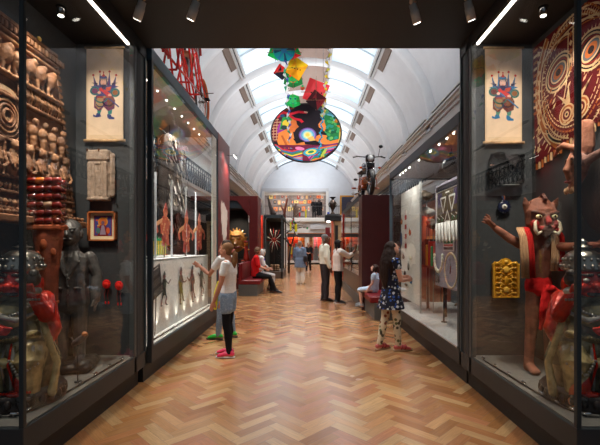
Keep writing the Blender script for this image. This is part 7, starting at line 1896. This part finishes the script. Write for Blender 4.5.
for i, (px, py) in enumerate(((299, 67.5), (300, 78), (302.5, 88))):
    q = at(px, py, 8.2 + i * .25); o = empty('paper_lantern', ['topmost small red and green ball between the kites', 'middle small red ball between the kites', 'lowest small orange ball above the coral red kite'][i], 'ornament', q, 0, 'small balls between the kites')
    m = MB(); m.ell((0, 0, 0), (.05, .05, .05), [Rk, srgb(220, 80, 60), srgb(226, 100, 60)][i], 12, 8); m.ell((0, -.02, .02), (.035, .035, .035), [Gk, Yk, Gk][i], 10, 8); m.build('ball', 'gloss', o); m = MB(); m.tube((0, 0, 0), (0, .01, 8.2 - q.z), .002, STEEL, 4); m.build('cord', 'matte', o)
for i, (p0, p1, d0, d1, cs, lab) in enumerate((((285, 60), (290, 143), 7.3, 9.4, [srgb(70, 90, 170), srgb(210, 214, 226), srgb(60, 160, 120), srgb(230, 232, 236)], 'blue and white ribbon tail hanging down in front of the left side of the banner'), ((329, 50), (323, 118), 7.2, 9.3, [srgb(222, 226, 232), srgb(214, 210, 90), srgb(200, 206, 216), srgb(226, 200, 60)], 'white and yellow ribbon tail hanging down towards the right side of the banner'), ((323, 110), (319, 158), 9.2, 9.6, [srgb(60, 180, 220), srgb(40, 150, 200)], 'sky blue ribbon hanging over the right side of the banner'))):
    o = empty('ribbon_tail', lab, 'ribbon', at(*p0, d0), 0)
    a, b_ = Vector((0, 0, 0)), at(*p1, d1) - at(*p0, d0); n_ = 22; m = MB()
    for k in range(n_):
        u0, u1 = a.lerp(b_, k / n_), a.lerp(b_, (k + 1) / n_); off = .035 * math.sin(k * 1.7)
        m.loft([u0 + Vector((off, 0, 0)), u1 + Vector((.035 * math.sin((k + 1) * 1.7), 0, 0))], (.030, .006), cs[k % len(cs)], 6)
    m.build('ribbon', 'cloth', o); m = MB(); m.tube((0, 0, 0), (0, 0, 8.2 - at(*p0, d0).z), .002, STEEL, 4); m.build('cord', 'matte', o)

# ================================================================== FAR END
rl = empty('balcony_railing', 'thin dark metal railing in front of the far upper gallery', 'railing', (0, YW - .05, wz(218)))
m = MB(); m.box((-4, 0, .96), (4, .04, 1.0), srgb(60, 52, 50)); m.box((-4, 0, .1), (4, .03, .13), srgb(60, 52, 50)); m.build('handrail', 'satin', rl)
m = MB()
for k in range(54): m.box((-4 + k * .15, .01, .1), (-3.985 + k * .15, .025, .97), srgb(60, 52, 50))
m.build('balusters', 'satin', rl)
# pictures and panels on the far upper wall
rf = random.Random(5)
ORD = ['first', 'second', 'third', 'fourth', 'fifth', 'sixth', 'seventh', 'eighth', 'ninth', 'tenth', 'eleventh', 'twelfth', 'thirteenth', 'fourteenth']
pal = [srgb(206, 110, 60), srgb(186, 146, 116), srgb(130, 112, 106), srgb(160, 62, 44), srgb(206, 180, 110), srgb(110, 100, 98), srgb(180, 168, 158), srgb(84, 74, 72), srgb(216, 126, 74)]
names = ['orange', 'tan', 'taupe', 'brick red', 'pale yellow', 'grey brown', 'beige', 'dark umber', 'bright orange']
i = 0
for zrow, cnt in ((wz(196.5), 14), (wz(202.5), 13), (wz(209.5), 12)):
    for k in range(cnt):
        x = wx(266) + (wx(326) - wx(266)) * (k + .5) / cnt; ci = rf.randrange(9); hw = rf.uniform(.09, .2); hh = rf.uniform(.1, .26)
        m = MB(); m.box((-hw, -.05, -hh), (hw, 0, hh), tuple(c * .5 for c in pal[ci]), .01); m.box((-hw + .03, -.06, -hh + .03), (hw - .03, -.045, hh - .03), pal[ci]); m.ell((0, -.055, 0), (hw * .4, .02, hh * .5), pal[(ci + 3) % 9], 8, 6)
        q = m.build('framed_picture', 'matte'); q.location = (x + rf.uniform(-.04, .04), YW + 2.19, zrow + .25 + rf.uniform(-.05, .05)); tag(q, 'small %s picture, %s in the %s row of the far upper gallery' % (names[ci], ORD[k], ['top', 'middle', 'bottom'][(0 if cnt == 14 else 1 if cnt == 13 else 2)]), 'picture', 'pictures in the far upper gallery'); i += 1
# gold framed picture and urn on the right of the opening
o = empty('gold_framed_picture', 'large dark picture in a gold frame on the upper end wall', 'picture', (wx(349), YW - .01, wz(207)))
m = MB(); m.box((-.75, -.08, -.95), (.75, 0, .95), srgb(214, 150, 50), .03); m.build('frame', 'gloss', o); m = MB(); m.box((-.62, -.09, -.82), (.62, -.075, .82), srgb(80, 80, 96)); m.ell((.0, -.08, 0), (.3, .02, .5), srgb(110, 100, 100), 12, 8); m.build('canvas', 'paper', o)
def tower():
    d = 20.0; x = (334 - VX) / F * d
    c = empty('display_tower', 'slim display tower with a black slab top beyond the couple', 'display case', (x, d, 0))
    m = MB(); m.box((-.45, -.1, 2.72), (.4, .6, 3.02), srgb(28, 28, 32), .02); m.box((-.35, 0, 3.02), (.3, .5, 3.08), srgb(60, 58, 60)); m.build('top', 'satin', c)
    m = MB(); m.box((.02, .0, 0), (.38, .5, 2.72), srgb(196, 168, 130), .01); m.box((.05, -.02, .3), (.2, .0, 2.5), srgb(34, 30, 28)); m.build('column', 'matte', c)
    m = MB(); m.box((-.42, 0, 0), (-.2, .4, 2.4), srgb(120, 26, 36), .01); m.build('red_panel', 'redboard', c)
    m = MB(); m.box((-.36, -.06, 2.66), (-.20, .1, 2.72), (1, 1, 1)); m.build('lamp_panel', 'lamp', c)
    m = MB(); m.box((-.12, -.02, 0), (-.02, .4, 2.72), srgb(226, 120, 90), .01); m.build('orange_panel', 'redboard', c)
    o = empty('figured_urn', 'tall dark urn with a wide dish top standing on the display tower', 'urn', (x - .05, d + .25, 3.081))
    m = MB(); m.lathe((0, 0, 0), [(0, 0), (.12, 0), (.10, .06), (.05, .12), (.06, .2), (.16, .40), (.17, .55), (.12, .68), (.06, .74), (.06, .78)], srgb(96, 84, 78), 20); m.build('body', 'metal', o)
    m = MB(); m.lathe((0, 0, .78), [(0, 0), (.06, 0), (.16, .06), (.17, .08), (0, .07)], srgb(50, 44, 42), 20); m.build('dish', 'metal', o)
    m = MB(); m.loft([(-.15, 0, .6), (-.22, 0, .5), (-.15, 0, .35)], .016, srgb(70, 60, 56), 6); m.loft([(.15, 0, .6), (.22, 0, .5), (.15, 0, .35)], .016, srgb(70, 60, 56), 6); m.build('handles', 'metal', o)
    m = MB(); m.box((-.06, -.06, 0), (.06, .06, .10), srgb(60, 90, 190), .01); q = m.build('blue_box', 'satin'); q.location = (x - .27, d + .2, 3.081); tag(q, 'small blue box beside the urn on the display tower', 'box')
tower()
# sculptures on the balcony edge and on the dark steel case
def statuette(px, y, z, h, c, label, kind=0):
    o = empty('wooden_sculpture', label, 'sculpture', ((px - VX) / F * y, y, z))
    b = Blob()
    if kind == 0:   # leaning club
        b.l([(-.16 * h, 0, h), (-.06 * h, 0, .6 * h), (.12 * h, 0, .15 * h), (.2 * h, 0, .02 * h)], [.03 * h, .08 * h, .16 * h, .05 * h], c); b.l([(0, 0, 0), (0, 0, .4 * h)], [.04 * h, .04 * h], c)
    elif kind == 1: # forked branch figure
        b.l([(0, 0, 0), (.0, 0, .45 * h), (.06 * h, 0, .7 * h), (.12 * h, 0, h)], [.06 * h, .06 * h, .045 * h, .05 * h], c); b.l([(0, 0, .45 * h), (-.12 * h, 0, .6 * h), (-.15 * h, 0, .72 * h)], [.05 * h, .04 * h, .02 * h], c)
    else:
        b.l([(0, 0, 0), (0, 0, .4 * h), (0, 0, .75 * h)], [(.2 * h, .12 * h), (.16 * h, .1 * h), (.18 * h, .1 * h)], c); b.e((0, 0, .9 * h), (.09 * h, .09 * h, .11 * h), c); b.l([(0, 0, .7 * h), (.25 * h, 0, .75 * h)], [.05 * h, .03 * h], c)
    b.build('carving', 'lacquer_black', o, .02, 1)
    m = MB(); m.lathe((0, 0, 0), [(0, 0), (.14 * h, 0), (.14 * h, .03), (0, .03)], DARK, 12); m.build('base', 'black', o)
statuette(271, 19.5, 2.88, .95, srgb(60, 44, 40), 'dark leaning club-shaped carving on top of the steel case', 0)
statuette(284.5, 31.5, 3.45, 1.75, srgb(120, 56, 36), 'red-brown forked carving before the far balcony', 1)
statuette(296, YW + .9, wz(218), 1.35, srgb(110, 84, 68), 'brown standing carving behind the far balcony rail', 2)
m = MB(); m.box((wx(284.5) - .3, 31.3, 0), (wx(284.5) + .3, 31.7, 3.45), srgb(226, 226, 226), .02); tag(m.build('tall_plinth', 'plaster'), 'tall white plinth under the red-brown forked carving', 'plinth')
# lower far displays
far = [(264, 271, srgb(226, 120, 70), 'warm orange'), (272, 279, srgb(230, 170, 130), 'peach'), (281, 284.5, srgb(232, 150, 90), 'pale orange'), (285.5, 292, srgb(206, 70, 34), 'vermilion'), (293, 298, srgb(220, 60, 30), 'bright red'), (299, 304.5, srgb(226, 130, 60), 'amber'), (309.5, 313, srgb(226, 190, 150), 'sand'), (314, 317, srgb(214, 110, 130), 'pink'), (318, 322, srgb(206, 60, 60), 'crimson'), (323, 328, srgb(150, 44, 44), 'maroon'), (329, 334, srgb(226, 140, 90), 'apricot'), (335, 341, srgb(190, 80, 44), 'rust'), (342, 350, srgb(220, 130, 70), 'burnt orange')]
for (a, b_, c, nm) in far:
    h0, h1 = rf.uniform(wz(259), wz(254)), rf.uniform(wz(238), wz(234.5)); w_ = (wx(b_) - wx(a))
    o = empty('hung_textile', nm + ' textile hanging in the lit display under the far balcony', 'textile', ((wx(a) + wx(b_)) / 2, YW + rf.uniform(.5, 1.5), h0), 0, 'textiles under the far balcony')
    m = MB(); H_ = h1 - h0; n_ = 8
    for k in range(n_):
        x0_, x1_ = -w_ / 2 + w_ * k / n_, -w_ / 2 + w_ * (k + 1) / n_; dy = .03 * (1 if k % 2 else -1)
        m.box((x0_, -.01 + dy, 0), (x1_, .02 + dy, H_), c if k % 3 else tuple(q * .8 for q in c))
    for k in range(5): m.box((-w_ / 2, -.05, H_ * (.1 + .18 * k)), (w_ / 2, -.04, H_ * (.13 + .18 * k)), tuple(min(1, q * 1.3 + .05) if k % 2 else q * .4 for q in c))
    m.build('cloth', 'cloth', o); m = MB(); m.tube((-w_ / 2, 0, H_), (w_ / 2, 0, H_), .02, DARK); m.build('rail', 'black', o)
for k, px in enumerate((268, 275, 282, 289, 296, 302, 311, 316, 321, 327, 333, 339)):
    c = [srgb(70, 44, 36), srgb(130, 50, 44), srgb(56, 54, 56), srgb(160, 110, 80), srgb(150, 144, 138), srgb(96, 60, 44), srgb(150, 60, 44), srgb(120, 120, 120), srgb(180, 140, 104), srgb(214, 200, 176), srgb(90, 66, 50), srgb(70, 76, 84)][k]
    o = empty('display_figure', ['dark brown', 'dull red', 'charcoal', 'light brown', 'stone grey', 'cocoa', 'brick', 'ash', 'tan', 'cream', 'umber', 'slate'][k] + ' costume figure, %s along the far lower display from its left end' % ['first', 'second', 'third', 'fourth', 'fifth', 'sixth', 'seventh', 'eighth', 'ninth', 'tenth', 'eleventh', 'last'][k], 'mannequin', (wx(px), YW + .35, .32), 0, 'costume figures under the far balcony')
    b = Blob(); h_ = rf.uniform(1.1, 1.5); b.l([(0, 0, 0), (0, 0, h_ * .4), (0, 0, h_ * .78)], [(.2, .14), (.16, .12), (.2, .12)], c); b.e((0, 0, h_ * .9), (.1, .1, .13), tuple(q * .7 for q in c)); b.l([(-.18, 0, h_ * .72), (-.26, 0, h_ * .4)], [.06, .04], c); b.l([(.18, 0, h_ * .72), (.26, 0, h_ * .4)], [.06, .04], c); b.build('figure', 'cloth', o, .025, 1)
c = empty('display_case', 'long low lit display with a white front ledge under the far balcony', 'display case', (0, 0, 0))
m = MB(); m.box((-4.2, YW - .1, 0), (4.2, YW + 1.9, .12), srgb(40, 40, 44)); m.box((-4.2, YW - .15, .12), (4.2, YW + 1.9, .30), srgb(226, 226, 226)); m.build('plinth', 'matte', c)
m = MB(); m.box((-4.2, YW - .12, wz(233) - .35), (4.2, YW - .06, wz(233)), srgb(70, 60, 58)); m.box((-4.2, YW - .14, wz(233) - .06), (4.2, YW - .12, wz(233)), srgb(190, 120, 70)); m.build('fascia', 'matte', c)
for px in (280, 293, 316, 331):
    m = MB(); m.box((wx(px) - .025, YW - .1, .3), (wx(px) + .025, YW - .06, wz(233) - .35), srgb(60, 48, 44)); m.build('mullion', 'black', c)
# bare tree with ribbons
o = empty('ribbon_tree', 'bare dark tree hung with yellow, red and green ribbons beyond the bench', 'tree', (-1.0, 22.0, 0))
rt2 = random.Random(21); m = MB(); tips = []
def grow(p0, d, L_, r, lvl):
    p1 = p0 + d * L_; mid = (p0 + p1) / 2 + Vector((rt2.uniform(-.05, .05), rt2.uniform(-.05, .05), 0)) * L_
    m.loft([p0, mid, p1], [r, r * .85, r * .65], srgb(56, 42, 40), 6); 
    if lvl >= 4 or L_ < .12: tips.append(p1); return
    for k in range(3 if lvl < 3 else 2):
        a = rt2.uniform(0, 6.28); sp = rt2.uniform(.5, 1.05)
        nd = (d * math.cos(sp) + Vector((math.cos(a), math.sin(a) * .6, rt2.uniform(-.5, .12))) * math.sin(sp)).normalized(); grow(p1, nd, L_ * rt2.uniform(.58, .78), r * .62, lvl + 1)
    tips.append(p1)
grow(Vector((0, 0, 0)), Vector((.08, 0, 1)).normalized(), 1.45, .07, 0)
m.build('branches', 'wood', o)
sel = [t for t in tips if t.z > 1.3]
rt2.shuffle(sel)
for k, t in enumerate(sel[:26]):
    c_, L_ = [(srgb(232, 222, 50), .42), (srgb(40, 170, 100), .12), (srgb(200, 40, 44), .22), (srgb(236, 236, 232), .14)][(0 if k < 6 else k % 4)]
    m = MB(); m.box((t.x - .05 * (1.4 if k < 6 else .8), t.y - .005, t.z - L_), (t.x + .05 * (1.4 if k < 6 else .8), t.y + .005, t.z), c_); m.build('ribbon', 'cloth', o)
